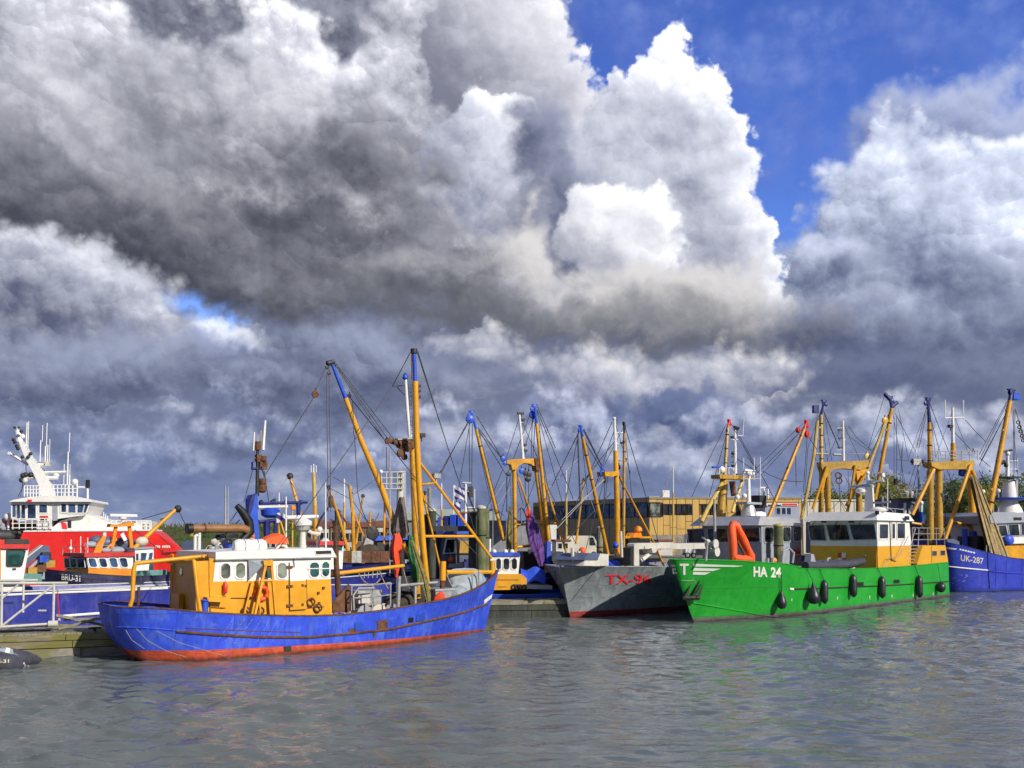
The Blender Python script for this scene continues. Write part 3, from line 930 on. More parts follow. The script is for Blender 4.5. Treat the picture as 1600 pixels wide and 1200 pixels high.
def build_land():
    g = simple('quay_ground', (0.20, 0.19, 0.17), 0.9, 0.3, 0.6, col2=(0.10, 0.12, 0.05))
    mb = MB(); mb.box((-3000, 106, -6), (3000, 4000, 2.2))
    structure('ground', mb, g)
    # a capping beam and fender timbers on the quay wall
    w = MB(); w.box((-900, 105.3, 1.75), (900, 105.99, 2.32)); structure('quay_edge', w, CONC)
    # grassed dyke on the left and the green slope behind the boats on the right
    grass = simple('rough_grass_soil', (0.055, 0.085, 0.022), 0.95, 0.5, 1.2, col2=(0.075, 0.062, 0.02))

    def mound(name, x0, x1, y0, y1, crest, seed):
        rnd = random.Random(seed); rows = []
        n = 60
        for i in range(n + 1):
            x = x0 + (x1 - x0) * i / n; row = []
            for j in range(9):
                t = j / 8
                e = min(1.0, i / 4, (n - i) / 4)
                z = 2.2 + (crest - 2.2) * math.sin(math.pi * t) ** 0.7 * e + rnd.uniform(-0.12, 0.12) - (0.3 if j in (0, 8) else 0)
                row.append((x, y0 + (y1 - y0) * t, z))
            rows.append(row)
        structure(name, MB().grid(rows), grass, smooth=True, recalc=False)
        gr = MB(); m = int((x1 - x0) * 55)
        for _ in range(m):
            x = rnd.uniform(x0 + 2, x1 - 2); t = rnd.uniform(0.02, 0.62)
            z = 2.2 + (crest - 2.2) * math.sin(math.pi * t) ** 0.7 - 0.1
            h = rnd.uniform(0.2, 0.75) * (1.4 if t > 0.42 else 0.8); w = rnd.uniform(0.05, 0.16); a = rnd.uniform(-0.5, 0.5)
            y = y0 + (y1 - y0) * t
            gr.add([(x - w, y, z), (x + w, y, z), (x + a * h, y + rnd.uniform(-.2, .2), z + h)], [(0, 1, 2)])
        gm = simple('grass_blades', (0.075, 0.125, 0.022), 0.9, 0.5, 0.35, col2=(0.13, 0.105, 0.035), bmp=0)
        structure('grass', gr, gm, kind='stuff', recalc=False)
    mound('dyke', -95, -24, 112, 132, 5.9, 3)
    mound('dyke', 62, 120, 112, 130, 6.6, 4)


build_land()


# ------------------------------------------------------------------ trees beyond the quay
def leaf(name, col):
    m = simple(name, col, 0.8, 0.5, 0.8, bmp=0)
    nt = m.node_tree; p = [n for n in nt.nodes if n.type == 'BSDF_PRINCIPLED'][0]; out = [n for n in nt.nodes if n.type == 'OUTPUT_MATERIAL'][0]
    tr = nt.nodes.new('ShaderNodeBsdfTranslucent'); mx = nt.nodes.new('ShaderNodeMixShader'); mx.inputs[0].default_value = 0.4
    nt.links.new(p.inputs['Base Color'].links[0].from_socket, tr.inputs['Color'])
    nt.links.new(p.outputs[0], mx.inputs[1]); nt.links.new(tr.outputs[0], mx.inputs[2]); nt.links.new(mx.outputs[0], out.inputs[0])
    return m


LEAFS = [leaf('leaf_olive', (0.27, 0.29, 0.06)), leaf('leaf_green', (0.15, 0.24, 0.04)), leaf('leaf_dark', (0.11, 0.16, 0.05)), leaf('leaf_russet', (0.30, 0.24, 0.07))]
BARK = simple('bark', (0.08, 0.06, 0.045), 0.9, 0.4, 5.0)


def tree(x, y, h, w, leaf, seed, label, group='trees growing beyond the quay', n=1500, z0=2.2):
    rnd = random.Random(seed); F = Frame((x, y), 0.0, z0)
    t = Thing('tree', label, 'tree', F, group=group)
    mb = MB(); mb.tube([(0, 0, -0.3), (0.1, 0, h * 0.3), (-0.1, 0.1, h * 0.72)], [0.025 * h, 0.018 * h, 0.006 * h], 7)
    cl = []
    for k in range(26):
        a = rnd.uniform(0, 6.28); q = rnd.random() ** 0.5
        zz = rnd.uniform(0.22, 1.0); prof = math.sin(math.pi * min(1, zz * 0.86 + 0.1)) ** 0.6
        c = Vector((math.cos(a) * q * w * 0.5 * prof, math.sin(a) * q * w * 0.5 * prof, h * zz * 0.94))
        cl.append((c, rnd.uniform(0.10, 0.19) * w))
        b = Vector((0, 0, h * min(0.68, zz * 0.55)))
        mb.tube([b, b.lerp(c, 0.5) + Vector((0, 0, 0.03 * h)), c], [0.006 * h, 0.004 * h, 0.0015 * h], 4)
    t.part('trunk', mb, BARK)
    cr = MB()
    for _ in range(n):
        c, r = rnd.choice(cl); d = Vector((rnd.gauss(0, 1), rnd.gauss(0, 1), rnd.gauss(0, 0.8))) * r * 0.55
        p = c + d; s_ = rnd.uniform(0.10, 0.30) * (0.5 + w / 14)
        a = Vector((rnd.gauss(0, 1), rnd.gauss(0, 1), rnd.gauss(0, 1))).normalized(); b = a.orthogonal().normalized()
        e = a.cross(b)
        cr.add([p - b * s_, p + e * s_ * 0.6, p + b * s_, p - e * s_ * 0.6], [(0, 1, 2, 3)])
    t.part('crown', cr, leaf, recalc=False, smooth=False)


TL = [(1298, 165, 770, 9), (1322, 172, 764, 8), (1376, 158, 756, 11), (1395, 170, 752, 9), (1448, 176, 762, 9), (1480, 165, 752, 10), (1503, 172, 758, 9),
      (1530, 160, 764, 8), (1552, 168, 752, 9), (1578, 174, 750, 9), (1600, 165, 752, 10), (1625, 165, 748, 10), (1350, 178, 772, 9)]
TW = ['tall olive tree with an open crown behind the long white shed', 'thin russet tree beside the open olive tree by the white shed', 'broad olive tree right of the white roof pylon of the green boat',
      'leaning russet tree beside the broad olive tree', 'dark tree behind the slate wheelhouse', 'dark green tree between the ochre gantry posts', 'dark bushy tree right of the ochre gantry',
      'low olive tree between gantry and slanted derrick', 'green tree just left of the white funnel mast', 'olive tree behind the white funnel mast', 'tall dark tree at the right edge of the photo',
      'tall olive tree cut by the right edge', 'low tree hidden mostly by the white roof pylon']
for i, (px, d, top, w) in enumerate(TL):
    z = CAM_H + (835 - top) * d / F_PX
    tree((px - 800) / F_PX * d, d, (z - 2.2) * 1.10, w, LEAFS[(0, 3, 0, 3, 2, 2, 2, 0, 1, 0, 2, 0, 1)[i]], 40 + i, TW[i], n=2600)
# scrub and a far wood on the horizon
def far_wood(name, x0, x1, y, zlo, zhi, seed, n, leaf):
    rnd = random.Random(seed); mb = MB()
    for _ in range(n):
        x = rnd.uniform(x0, x1); h = (zlo + (zhi - zlo) * (0.5 + 0.3 * math.sin(x * 0.21) + 0.2 * math.sin(x * 0.57 + 1))) ; z = 2.0 + rnd.random() ** 0.7 * (h - 2.0)
        p = Vector((x, y + rnd.uniform(-4, 4), z)); s_ = rnd.uniform(0.25, 0.7)
        a = Vector((rnd.gauss(0, 1), rnd.gauss(0, 1), rnd.gauss(0, 1))).normalized(); b = a.orthogonal().normalized(); e = a.cross(b)
        mb.add([p - b * s_, p + e * s_ * 0.6, p + b * s_, p - e * s_ * 0.6], [(0, 1, 2, 3)])
    structure(name, mb, leaf, kind='stuff', recalc=False)
far_wood('far_wood', -62, -10, 215, 6, 9.5, 8, 3500, LEAFS[3])
far_wood('far_wood', -110, -60, 190, 6, 8.0, 9, 2200, LEAFS[0])
far_wood('shrubs', -75, -48, 124, 5.2, 6.6, 10, 900, LEAFS[0])
far_wood('far_wood', 60, 160, 205, 8, 15, 11, 6000, LEAFS[2])


# ------------------------------------------------------------------ buildings
def office_building():
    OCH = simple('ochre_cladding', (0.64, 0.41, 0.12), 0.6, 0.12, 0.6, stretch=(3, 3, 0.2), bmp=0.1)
    SHADEBRN = simple('shade_brown_cladding', (0.30, 0.25, 0.16), 0.65, 0.15, 0.6, stretch=(3, 3, 0.2), bmp=0.1)  # cladding browned to hold the shade of the receding wing; roof shares it
    DKJ = simple('dark_joint', (0.14, 0.085, 0.03), 0.8, 0.3, 3.0)
    d0 = 130.0; F = Frame.at(1015, d0, 0, 2.2)
    t = Thing('office_building', 'two storey ochre clad office with a dark glazed band and flat roof', 'building', F)
    zt = F.L(1015, 777, 0).z; W_ = F.L(1252, 800, 0).x
    a = R(126); u = Vector((math.cos(a), math.sin(a), 0)); n2 = Vector((-math.sin(a), math.cos(a), 0))   # receding left wing
    Lw = 27.0
    foot = [Vector((0, 0.12, 0)), Vector((W_, 0.12, 0)), Vector((W_, 22, 0)), u * Lw + Vector((6, 14, 0)), u * Lw + Vector((0.1, 0.1, 0))]
    body = MB().prism(foot, [q + Vector((0, 0, zt - 0.25)) for q in foot]); t.part('wall', body, DKJ, smooth=False)
    rf = MB().prism([q + Vector((0, -0.25 if i < 2 else 0, zt - 0.25)) for i, q in enumerate(foot)], [q + Vector((0, -0.25 if i < 2 else 0, zt)) for i, q in enumerate(foot)])
    t.part('roof', rf, SHADEBRN, smooth=False)
    plinth = F.L(1040, 836, 0).z
    pb = MB().box((0.02, -0.10, 0), (W_, 0.119, plinth)); t.part('plinth', pb, simple('grey_brick', (0.30, 0.26, 0.22), 0.85, 0.35, 6.0), smooth=False)
    # upright boards with open joints on the sunny face
    wins = [(1036.6, 1042), (1046, 1050), (1058, 1063), (1067, 1071.5), (1075, 1080), (1099, 1104), (1112, 1116), (1122, 1126), (1150, 1155)]
    zw0, zw1 = F.L(1040, 804.5, 0).z, F.L(1040, 788, 0).z
    band = F.L(1032, 800, 0).x; bz0, bz1 = F.L(1020, 807, 0).z, F.L(1020, 786, 0).z
    rnd = random.Random(5); x = 0.0
    edges = sorted([(F.L(p, 800, 0).x, F.L(q, 800, 0).x) for p, q in wins])
    while x < W_ - 0.1:
        w = rnd.choice((0.85, 0.95, 1.1, 1.25)); x1 = min(x + w - 0.07, W_)
        segs = [(plinth + 0.02, zt - 0.26)]
        cut = None
        if x < band: cut = (bz0 - 0.05, bz1 + 0.05)
        for e0, e1 in edges:
            if x < e1 and x1 > e0: cut = (zw0 - 0.05, zw1 + 0.05)
        if cut: segs = [(plinth + 0.02, cut[0]), (cut[1], zt - 0.26)]
        for z0, z1 in segs:
            if rnd.random() < 0.45 and z1 - z0 > 2:      # board ends do not line up
                m = z0 + (z1 - z0) * rnd.uniform(0.3, 0.7); parts_ = [(z0, m - 0.03), (m + 0.03, z1)]
            else: parts_ = [(z0, z1)]
            for q0, q1 in parts_:
                dy = rnd.uniform(0, 0.05)
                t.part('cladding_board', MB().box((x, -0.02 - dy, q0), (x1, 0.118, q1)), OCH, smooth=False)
        x += w
    for e0, e1 in edges:
        t.window([(e0, -0.0, zw0), (e1, -0.0, zw0), (e1, -0.0, zw1), (e0, -0.0, zw1)], DKSTEEL, GLASS, b=0.06, t=0.05)
    # glazed band: lit end on this face, long run on the receding wing
    t.window([(0.15, -0.0, bz0), (band, -0.0, bz0), (band, -0.0, bz1), (0.15, -0.0, bz1)], DKSTEEL, GLASSG, b=0.12, t=0.10)
    off = n2 * 0.02
    if off.dot(Vector((-1, -1, 0))) < 0: off = -off
    k = 9
    for i in range(k):
        p0, p1 = u * (0.4 + i * (Lw - 3) / k) + off, u * (0.4 + (i + 0.94) * (Lw - 3) / k) + off
        t.window([p0 + Vector((0, 0, bz0)), p1 + Vector((0, 0, bz0)), p1 + Vector((0, 0, bz1)), p0 + Vector((0, 0, bz1))], DKSTEEL, GLASSB, b=0.10, t=0.10)
    xx = 0.02
    while xx < Lw - 0.6:
        w = rnd.choice((1.0, 1.25, 1.5)); 
        for z0, z1 in ((0.05, bz0 - 0.13), (bz1 + 0.13, zt - 0.27)):
            p0, p1 = u * xx, u * min(xx + w - 0.08, Lw)
            o1, o2 = off * 0.2, off * (3.0 + rnd.random() * 2)
            t.part('cladding_board', MB().prism([p0 + o1 + Vector((0, 0, z0)), p1 + o1 + Vector((0, 0, z0)), p1 + o2 + Vector((0, 0, z0)), p0 + o2 + Vector((0, 0, z0))],
                                                [p0 + o1 + Vector((0, 0, z1)), p1 + o1 + Vector((0, 0, z1)), p1 + o2 + Vector((0, 0, z1)), p0 + o2 + Vector((0, 0, z1))]), SHADEBRN, smooth=False)
        xx += w
    for (s0, s1, zz, m) in ((4.2, 6.6, 3.3, BLACK), (10.2, 12.0, 3.0, GLASSB)):
        p0, p1 = u * s0 + off * 6, u * s1 + off * 6; q0, q1 = u * s0 + off * 8, u * s1 + off * 8
        t.part('door', MB().prism([p0, p1, q1, q0], [q + Vector((0, 0, zz)) for q in (p0, p1, q1, q0)]), m, smooth=False)
    c = F.L(1040, 770, 6).x
    t.part('chimney', MB().box((c - 0.5, 5.5, zt), (c + 0.5, 6.5, zt + 1.25)), WHITE, smooth=False)
    c = F.L(1021, 775, 6).x
    t.part('roof_unit', MB().box((c - 0.8, 5.2, zt), (c + 0.8, 6.6, zt + 0.42)), GREYLT, smooth=False)


office_building()


def plain_shed(name, label, F, x0, x1, y1, zt, wall, roof, ridge=0.0, win=(), over=0.15, winmat=None, sign=None):
    t = Thing(name, label, 'building', F)
    t.part('wall', MB().box((x0, 0, 0), (x1, y1, zt)), wall, smooth=False)
    if ridge:
        q = [Vector((x0 - over, -over, zt)), Vector((x1 + over, -over, zt)), Vector((x1 + over, y1 + over, zt)), Vector((x0 - over, y1 + over, zt))]
        rd = [Vector((x0 - over, y1 / 2, zt + ridge)), Vector((x1 + over, y1 / 2, zt + ridge))]
        t.part('roof', MB().add(q + rd + [p - Vector((0, 0, .12)) for p in q], [(0, 1, 5, 4), (2, 3, 4, 5), (0, 4, 3), (1, 2, 5), (0, 6, 7, 1), (1, 7, 8, 2), (2, 8, 9, 3), (3, 9, 6, 0)]), roof, smooth=False)
    else:
        t.part('roof', MB().box((x0 - over, -over, zt + 0.003), (x1 + over, y1 + over, zt + 0.25)), roof, smooth=False)
    for (a, b, c, d) in win:
        t.window([(a, 0, b), (c, 0, b), (c, 0, d), (a, 0, d)], WHITEOLD, winmat or GLASS, b=0.06, t=0.05)
    return t


CREAM = simple('cream_wall', (0.62, 0.58, 0.48), 0.7, 0.12, 0.5)
PALEBL = simple('pale_blue_wall', (0.34, 0.38, 0.52), 0.7, 0.1, 0.5)
SAGE = simple('sage_sheet_roof', (0.36, 0.42, 0.34), 0.6, 0.12, 0.8)
RTILE = simple('red_tile_roof', (0.20, 0.075, 0.045), 0.8, 0.3, 4.0)
BRICKW = simple('brown_brick_wall', (0.20, 0.12, 0.085), 0.85, 0.3, 5.0)
F = Frame.at(1252, 138, 0, 2.2); L = lambda x, y: F.L(x, y, 0)
t = plain_shed('long_shed', 'long white shed with a flat roof right of the ochre office', F, 0.3, L(1352, 800).x, 14, L(1300, 783).z, CREAM, WHITEOLD)
for k in range(9):
    t.part('downpipe', MB().tube([(1.0 + k, -0.06, 0.0), (1.0 + k, -0.06, L(1300, 784).z)], 0.035, 5), WHITEOLD)
F = Frame.at(1196, 122, 0, 2.2); L = lambda x, y: F.L(x, y, 0)
t = plain_shed('harbour_shop', 'pale blue harbour shop with an ochre fascia and red and blue sign', F, 0, L(1249, 800).x, 7, L(1220, 785).z, PALEBL, simple('ochre_fascia', (0.52, 0.34, 0.09), 0.6, 0.15, 1.0), win=[(L(1213 + 8 * k, 800).x, L(1213, 804).z, L(1219.5 + 8 * k, 800).x, L(1213, 793.5).z) for k in range(3)], winmat=GLASSB)
t.part('sign_board', MB().box((0.2, -0.10, L(1220, 790.5).z), (L(1246, 790).x, -0.02, L(1220, 786).z)), LWHITE, smooth=False)
t.part('sign_stripe', MB().box((L(1222, 790).x, -0.14, L(1220, 789.6).z), (L(1245, 790).x, -0.103, L(1220, 786.8).z)), LRED, smooth=False)
t.part('sign_stripe', MB().box((0.4, -0.14, L(1220, 790).z), (L(1220, 790).x, -0.103, L(1220, 788.5).z)), DKBLUE, smooth=False)
F = Frame.at(672, 150, 0, 2.2); L = lambda x, y: F.L(x, y, 0)
plain_shed('warehouse', 'low warehouse with a pale sage roof behind the blue containers', F, L(636, 800).x, L(774, 800).x, 16, L(700, 812).z, simple('grey_wall', (0.22, 0.24, 0.26), 0.7, 0.15, 0.5), SAGE, ridge=1.9, over=0.4)
CONT = [TARPBL, DKBLUE, BLUETRIM]
for k, (a, b, top) in enumerate(((683, 691, 808), (692, 701, 806), (702, 713, 804), (714, 727, 803), (728, 745, 802))):
    F = Frame.at(a, 128, 0, 2.2); w = F.L(b, 820, 0).x; h = F.L(a, top, 0).z
    t = Thing('shipping_container', ['dark blue container at the left end of the row', 'blue container second from the left in the row', 'bright blue container in the middle of the row', 'blue container second from the right in the row', 'wide blue container at the right end of the row'][k] + ' before the sage roof', 'container', F, group='blue containers on the quay')
    t.part('box', MB().box((0.05, 0, 0), (w - 0.05, 6, h)), CONT[k % 3], smooth=False)
    for j in range(5):
        x = 0.12 + (w - 0.34) * j / 4
        t.part('rib', MB().box((x, -0.06, 0.1), (x + 0.1, -0.002, h - 0.1)), CONT[k % 3], smooth=False)
for k, (a, b, top, lab) in enumerate(((748, 792, 795, 'blue pitched canopy on the quay behind the left yellow derrick'), (806, 824, 793, 'blue domed canopy on the quay behind the yellow gantry post'))):
    F = Frame.at(a, 125, 0, 2.2); w = F.L(b, 820, 0).x; h = F.L((a + b) / 2, top, 0).z; lo = F.L(a, 812, 0).z
    t = Thing('canopy', lab, 'canopy', F, group='blue canopies on the quay')
    rows = [[(w * i / 10, y, lo + (h - lo) * math.sin(math.pi * i / 10) ** 0.8) for y in (0, 4, 8)] for i in range(11)]
    t.part('cover', MB().grid(rows), TARPBL)
    for x in (0.05, w / 2, w - 0.05):
        for y in (0.1, 7.9): t.part('pole', MB().tube([(x, y, 0), (x, y, lo + 0.1 + (h - lo) * 0.9 * (1 if abs(x - w / 2) < .1 else 0))], 0.06, 6), STEEL)
    t.part('back_wall', MB().box((0.1, 7.7, 0), (w - 0.1, 7.9, lo)), simple('grey_sheet', (0.28, 0.29, 0.33), 0.7, 0.2, 1.0), smooth=False)
# low town beyond the harbour
TOWN = ['low brick house with a red roof, leftmost of the far row', 'cream gabled house far behind the red roofed wheelhouse', 'brown brick house with a dark red roof far off', 'small cream house in the middle of the far row', 'long brick house with a red roof far away',
        'brick house beside the long far house', 'pale house at the right end of the far row', 'red roofed house behind the hanging red cloth']
for k, (a, b, ey, ry) in enumerate(((478, 498, 822, 814), (499, 514, 824, 815), (516, 538, 822, 814), (540, 553, 825, 818), (555, 584, 823, 815), (586, 602, 822, 813), (604, 620, 824, 816), (622, 640, 822, 814))):
    F = Frame.at(a, 175, 0, 2.2); L = lambda x, y: F.L(x, y, 0)
    w = L(b, 820).x; ze, zr = L(a, ey).z, L(a, ry).z
    t = plain_shed('house', TOWN[k], F, 0, w, 7, ze, (BRICKW, CREAM)[k % 2], RTILE, ridge=zr - ze, over=0.25, win=[(w * q - 0.4, ze * 0.35, w * q + 0.4, ze * 0.75) for q in (0.25, 0.72)])
    t.e['group'] = 'houses of the far town'
    t.part('chimney', MB().box((w * 0.7, 3.2, ze + 0.4), (w * 0.7 + 0.5, 3.8, zr + 0.6)), BRICKW, smooth=False)


# vehicles parked on the quay
def van(px0, px1, depth, top, label, mat, flip=False):
    F = Frame.at(px0, depth, 0, 2.2); w = F.L(px1, 835, 0).x; h = F.L(px0, top, 0).z
    t = Thing('parked_van', label, 'van', F, group='vans parked on the quay')
    prof = [(0, 0.35), (w, 0.35), (w, h * 0.52), (w * 0.94, h * 0.58), (w * 0.80, h * 0.97), (w * 0.74, h), (0.06 * w, h), (0, h * 0.94)]
    if flip: prof = [(w - x, z) for x, z in prof]
    t.part('body', MB().prism([(x, 0, z) for x, z in prof], [(x, 1.9, z) for x, z in prof]), mat, smooth=False)
    ws = [(w * 0.68, h * 0.55), (w * 0.86, h * 0.55), (w * 0.78, h * 0.9), (w * 0.68, h * 0.9)]
    if flip: ws = [(w - x, z) for x, z in ws]
    t.window([(x, 0, z) for x, z in ws], BLACK, GLASS, b=0.03, t=0.02)
    for x in (w * 0.2, w * 0.8):
        wh = t.part('wheel', MB().lathe((x, -0.03, 0.34), (0, 1, 0), [(0.34, 0), (0.34, 0.22)], 14), RUBBER)
        t.part('rim', MB().lathe((x, -0.05, 0.34), (0, 1, 0), [(0.2, 0), (0.2, 0.03)], 12), STEEL, wh)
    for x in (0.0, w):
        t.part('bumper', MB().box((x - 0.06, 0.1, 0.35), (x + 0.06, 1.8, 0.6)), BLACK, smooth=False)


van(851, 879, 116, 820, 'white van parked right of the yellow gantry post', WHITE)
van(886, 938, 118, 837, 'long low cream van parked behind the grey bow', CREAM)
van(1071, 1086, 112, 834, 'small white van parked left of the grey wheelhouse', WHITE, True)
van(536, 552, 120, 853, 'small white van parked left of the grey net tower', WHITE)
van(284, 312, 100 + 12, 845, 'grey blue van parked behind the red bow', SLATE)
van(318, 352, 113, 852, 'cream van parked under the brown pipe', CREAM, True)

# ------------------------------------------------------------------ the blue trawler in front
def ladder(t, a, b, w, mat, n=7, r=0.02, name='ladder'):
    """a, b: local ends of one stringer, w: vector to the other stringer"""
    a, b, w = Vector(a), Vector(b), Vector(w); mb = MB()
    mb.tube([a, b], r, 5); mb.tube([a + w, b + w], r, 5)
    for i in range(1, n): mb.tube([a.lerp(b, i / n), a.lerp(b, i / n) + w], r * 0.8, 5)
    return t.part(name, mb, mat)


def block(t, q, r, mat, name='pulley_block', parent=None):
    c = t.P(q) if not isinstance(q, Vector) else q
    mb = MB(); mb.lathe(c - Vector((0, r * 0.35, 0)), (0, 1, 0), [(r * 0.8, 0), (r, r * 0.1), (r, r * 0.6), (r * 0.8, r * 0.7)], 10)
    mb.tube([c + Vector((0, 0, r * 0.8)), c + Vector((0, 0, r * 1.7))], r * 0.25, 5)
    return t.part(name, mb, mat, parent)


def lamp(t, c, name='deck_light', s=0.16, mat=None):
    c = Vector(c); mb = MB(); mb.box(c - Vector((s, s * .6, s * .6)), c + Vector((s, s * .6, s * .6)))
    mb.tube([c - Vector((0, 0, s * .6)), c - Vector((0, 0, s * 2))], s * 0.2, 5)
    return t.part(name, mb, mat or STEEL, smooth=False)


def radar(t, c, span, mat=WHITE, h=0.5, turn=0.0):
    """pedestal with a turning bar"""
    c = Vector(c); mb = MB()
    mb.lathe(c, (0, 0, 1), [(0.10, 0), (0.10, h * 0.5), (0.22, h * 0.55), (0.24, h * 0.85), (0.10, h * 0.95)], 12)
    o = t.part('radar', mb, mat)
    d = Vector((math.cos(turn), math.sin(turn), 0)) * span / 2; p = Vector((-d.y, d.x, 0)).normalized() * 0.09
    e = c + Vector((0, 0, h)); bb = MB()
    bb.prism([e - d - p, e + d - p, e + d + p, e - d + p], [q + Vector((0, 0, 0.15)) for q in (e - d - p, e + d - p, e + d + p, e - d + p)])
    t.part('radar_bar', bb, mat, o, smooth=False)
    return o


def whip(t, q, h, r=0.018, mat=None):
    c = t.P(q) if not isinstance(q, Vector) else q
    return t.part('antenna', MB().tube([c, c + Vector((0.0, 0, h * 0.5)), c + Vector((0.02, 0, h))], [r, r * 0.7, r * 0.4], 5), mat or WHITE)


def blue_trawler():
    F = Frame.two((205, 1030), (760, 985))
    t = Thing('fishing_trawler', 'blue trawler with yellow deckhouse and red waterline, nearest to the camera', 'trawler', F)
    t.round_stern = True
    st = [(170, 947, 0, 211, 1030, 0), (176, 949, -1.0, 216, 1030, -0.45), (205, 950, -1.75, 232, 1030, -1.1), (262, 952, -2.3, 285, 1029, -1.8), (328, 958, -2.6, 340, 1028, -2.3), (420, 962, -2.7, 425, 1023, -2.5),
          (520, 962, -2.7, 520, 1013, -2.5), (600, 954, -2.65, 592, 1004, -2.35), (651, 945, -2.5, 640, 998, -2.0), (704, 935, -2.15, 688, 991, -1.35), (740, 922, -1.55, 718, 987, -0.75), (765, 907, -0.8, 742, 985, -0.3), (779, 891, 0, 757, 982, 0)]
    t.hull(st, BLUE, DECK, bulwark=0.85, flare=1.35, cap_mat=RUST)
    # strakes, seams, scrapes, ports
    t.strake('rub_rail', [(276, 986), (330, 991), (400, 995), (480, 996), (545, 990), (609, 983), (672, 969), (726, 956), (770, 940)], 0.055, RUST, 60)
    t.strake('plate_seam', [(178, 979), (230, 981), (290, 986)], 0.025, BLUE, 20)
    t.strake('plate_seam', [(290, 981), (400, 986), (470, 988)], 0.018, RUST, 20)
    rnd = random.Random(3)
    for x0, y0, x1, y1 in ((383, 964, 352, 1008), (395, 964, 368, 1008), (408, 965, 384, 1010), (421, 965, 401, 1009), (433, 966, 414, 1008), (446, 966, 426, 1008), (365, 963, 340, 1006)):
        t.strake('frame_scrape', [(x0, y0 + 3), ((x0 + x1) / 2, (y0 + y1) / 2), (x1, y1 - 6)], 0.007, simple('pale_scrape', (0.26, 0.33, 0.74), 0.6), 10, 4)
    for i in range(10):
        x = 716 + i * 5.2; y = 934 - i * 3.0
        t.strake('frame_scrape', [(x, y), (x - 6 - i * .3, y + 22), (x - 10 - i * .5, y + 46)], 0.008, simple('pale_blue_scrape', (0.20, 0.26, 0.62), 0.5), 10, 4)
    t.strake('mooring_line', [(212, 981), (232, 1002), (262, 1018), (292, 1027)], 0.010, WIRELT, 20, 4)
    t.strake('mooring_line', [(243, 985), (280, 1004), (320, 1016), (352, 1025)], 0.009, WIRELT, 20, 4)
    t.strake('mooring_line', [(196, 984), (206, 1000), (226, 1014)], 0.010, WIRELT, 14, 4)
    t.decal('scupper_plate', [[(589, 970), (605, 967.5), (605, 984), (590, 986)]], RUST, out=0.03)
    t.decal('scupper_plate', [[(554, 973), (566, 970.5), (567, 984), (555, 986)]], BLUETRIM, out=0.03)
    t.decal('freeing_port', [[(638, 965.5), (645.5, 964), (645.5, 971.5), (638, 973)]], BLACK, out=0.02)
    t.decal('draught_plate', [[(650, 960), (664, 957), (664, 968), (650, 971)]], BLUETRIM, out=0.03)
    t.decal('bow_stripe', [[(756, 937.5), (773, 925), (771.5, 931), (756.5, 943.5)]], LWHITE)
    t.decal('rust_stain', [[(545, 983), (556, 981), (554, 990), (546, 992)], [(582, 988), (587, 987), (586, 995), (583, 996)]], RUST)
    t.decal('boot_top_scrape', [[(443, 1010), (455, 1009), (455, 1018), (444, 1019)]], DKSTEEL)
    # rudder post at the stern, anchor fluke at the stem
    q = t.F.Z(211, 1030, 0)
    t.part('rudder_post', MB().tube([q + Vector((-.1, -.1, .25)), q + Vector((-.05, -.1, -.6))], 0.1, 8), RUST)
    # deckhouse: yellow below, white above
    lat = -2.0; far = 2.35
    zc = t.P((420, 909, lat)).z
    t.slab('deckhouse', [(327, 909), (517, 905), (519, 962), (330, 972)], lat, far, YEL)
    t.slab('deckhouse_top', [(337, 874), (517, 870), (516.5, 905), (333, 908.8)], lat, far, WHITE)
    t.slab('deckhouse', [(326.9, 872), (336.8, 873), (332.8, 908.8), (327, 908.8)], lat, far, YEL)
    t.slab('roof', [(337, 862.5), (440, 858), (519, 856), (526, 870), (337, 873.6)], lat - 0.12, far + 0.1, WHITE)
    t.slab('roof_edge', [(336.5, 873.7), (526, 870.1), (526, 871.6), (336.5, 875.3)], lat - 0.16, far + 0.12, STEEL)
    # vent panel in the roof coaming
    a = lat - 0.12
    t.window([t.F.L(x, y, a) for x, y in ((493.5, 866.2), (517.5, 865.2), (516.5, 860.2), (492.5, 861))], WHITE, BLACK, b=0.03, t=0.03, name='roof_vent')
    # aft wall with porthole, two shades of yellow trim
    s0 = t.F.L(327, 920, lat).x
    pq = t.F.S(283, 893, s0 - 0.02)
    w = MB().torus(pq, (1, 0, 0), 0.19, 0.035); po = t.part('porthole', w, STEEL)
    t.part('pane', MB().lathe(pq - Vector((0.02, 0, 0)), (1, 0, 0), [(0.18, 0), (0.18, 0.03)], 16), GLASSG, po)
    z0 = t.F.S(290, 952, s0).z
    t.part('aft_locker', MB().box((s0 - 0.20, 0.9, z0 - 0.2), (s0 - 0.003, 1.9, z0 + 0.62)), YEL, smooth=False)
    t.slab('side_screen', [(306, 955), (327, 957), (327, 876), (306, 877)], lat + 0.05, lat + 0.09, YEL)
    lz0, lz1 = t.F.L(320, 958, lat).z, t.F.L(320, 868, lat).z
    ladder(t, (s0 - 0.12, lat + 0.15, lz0), (s0 - 0.12, lat + 0.15, lz1), (0, 0.42, 0), DKSTEEL, 9)
    ladder(t, (s0 - 0.10, far - 0.25, lz0), (s0 - 0.10, far - 0.25, lz1), (0, 0.15, 0), YEL, 5, 0.04, name='corner_pipe')
    # windows: rounded, dark
    wl = [(345, 880.5, 359.5, 904), (368.5, 880, 382.5, 903.5), (433.5, 880, 447.5, 903.5), (460.5, 884, 470, 903.5)]
    t.win_side(lat, wl, WHITE, GLASSG, b=0.045, t=0.035, round_=0.12)
    t.win_side(lat, [(413.5, 886, 425.5, 903.5)], WHITE, GLASST, b=0.045, t=0.035, round_=0.1)
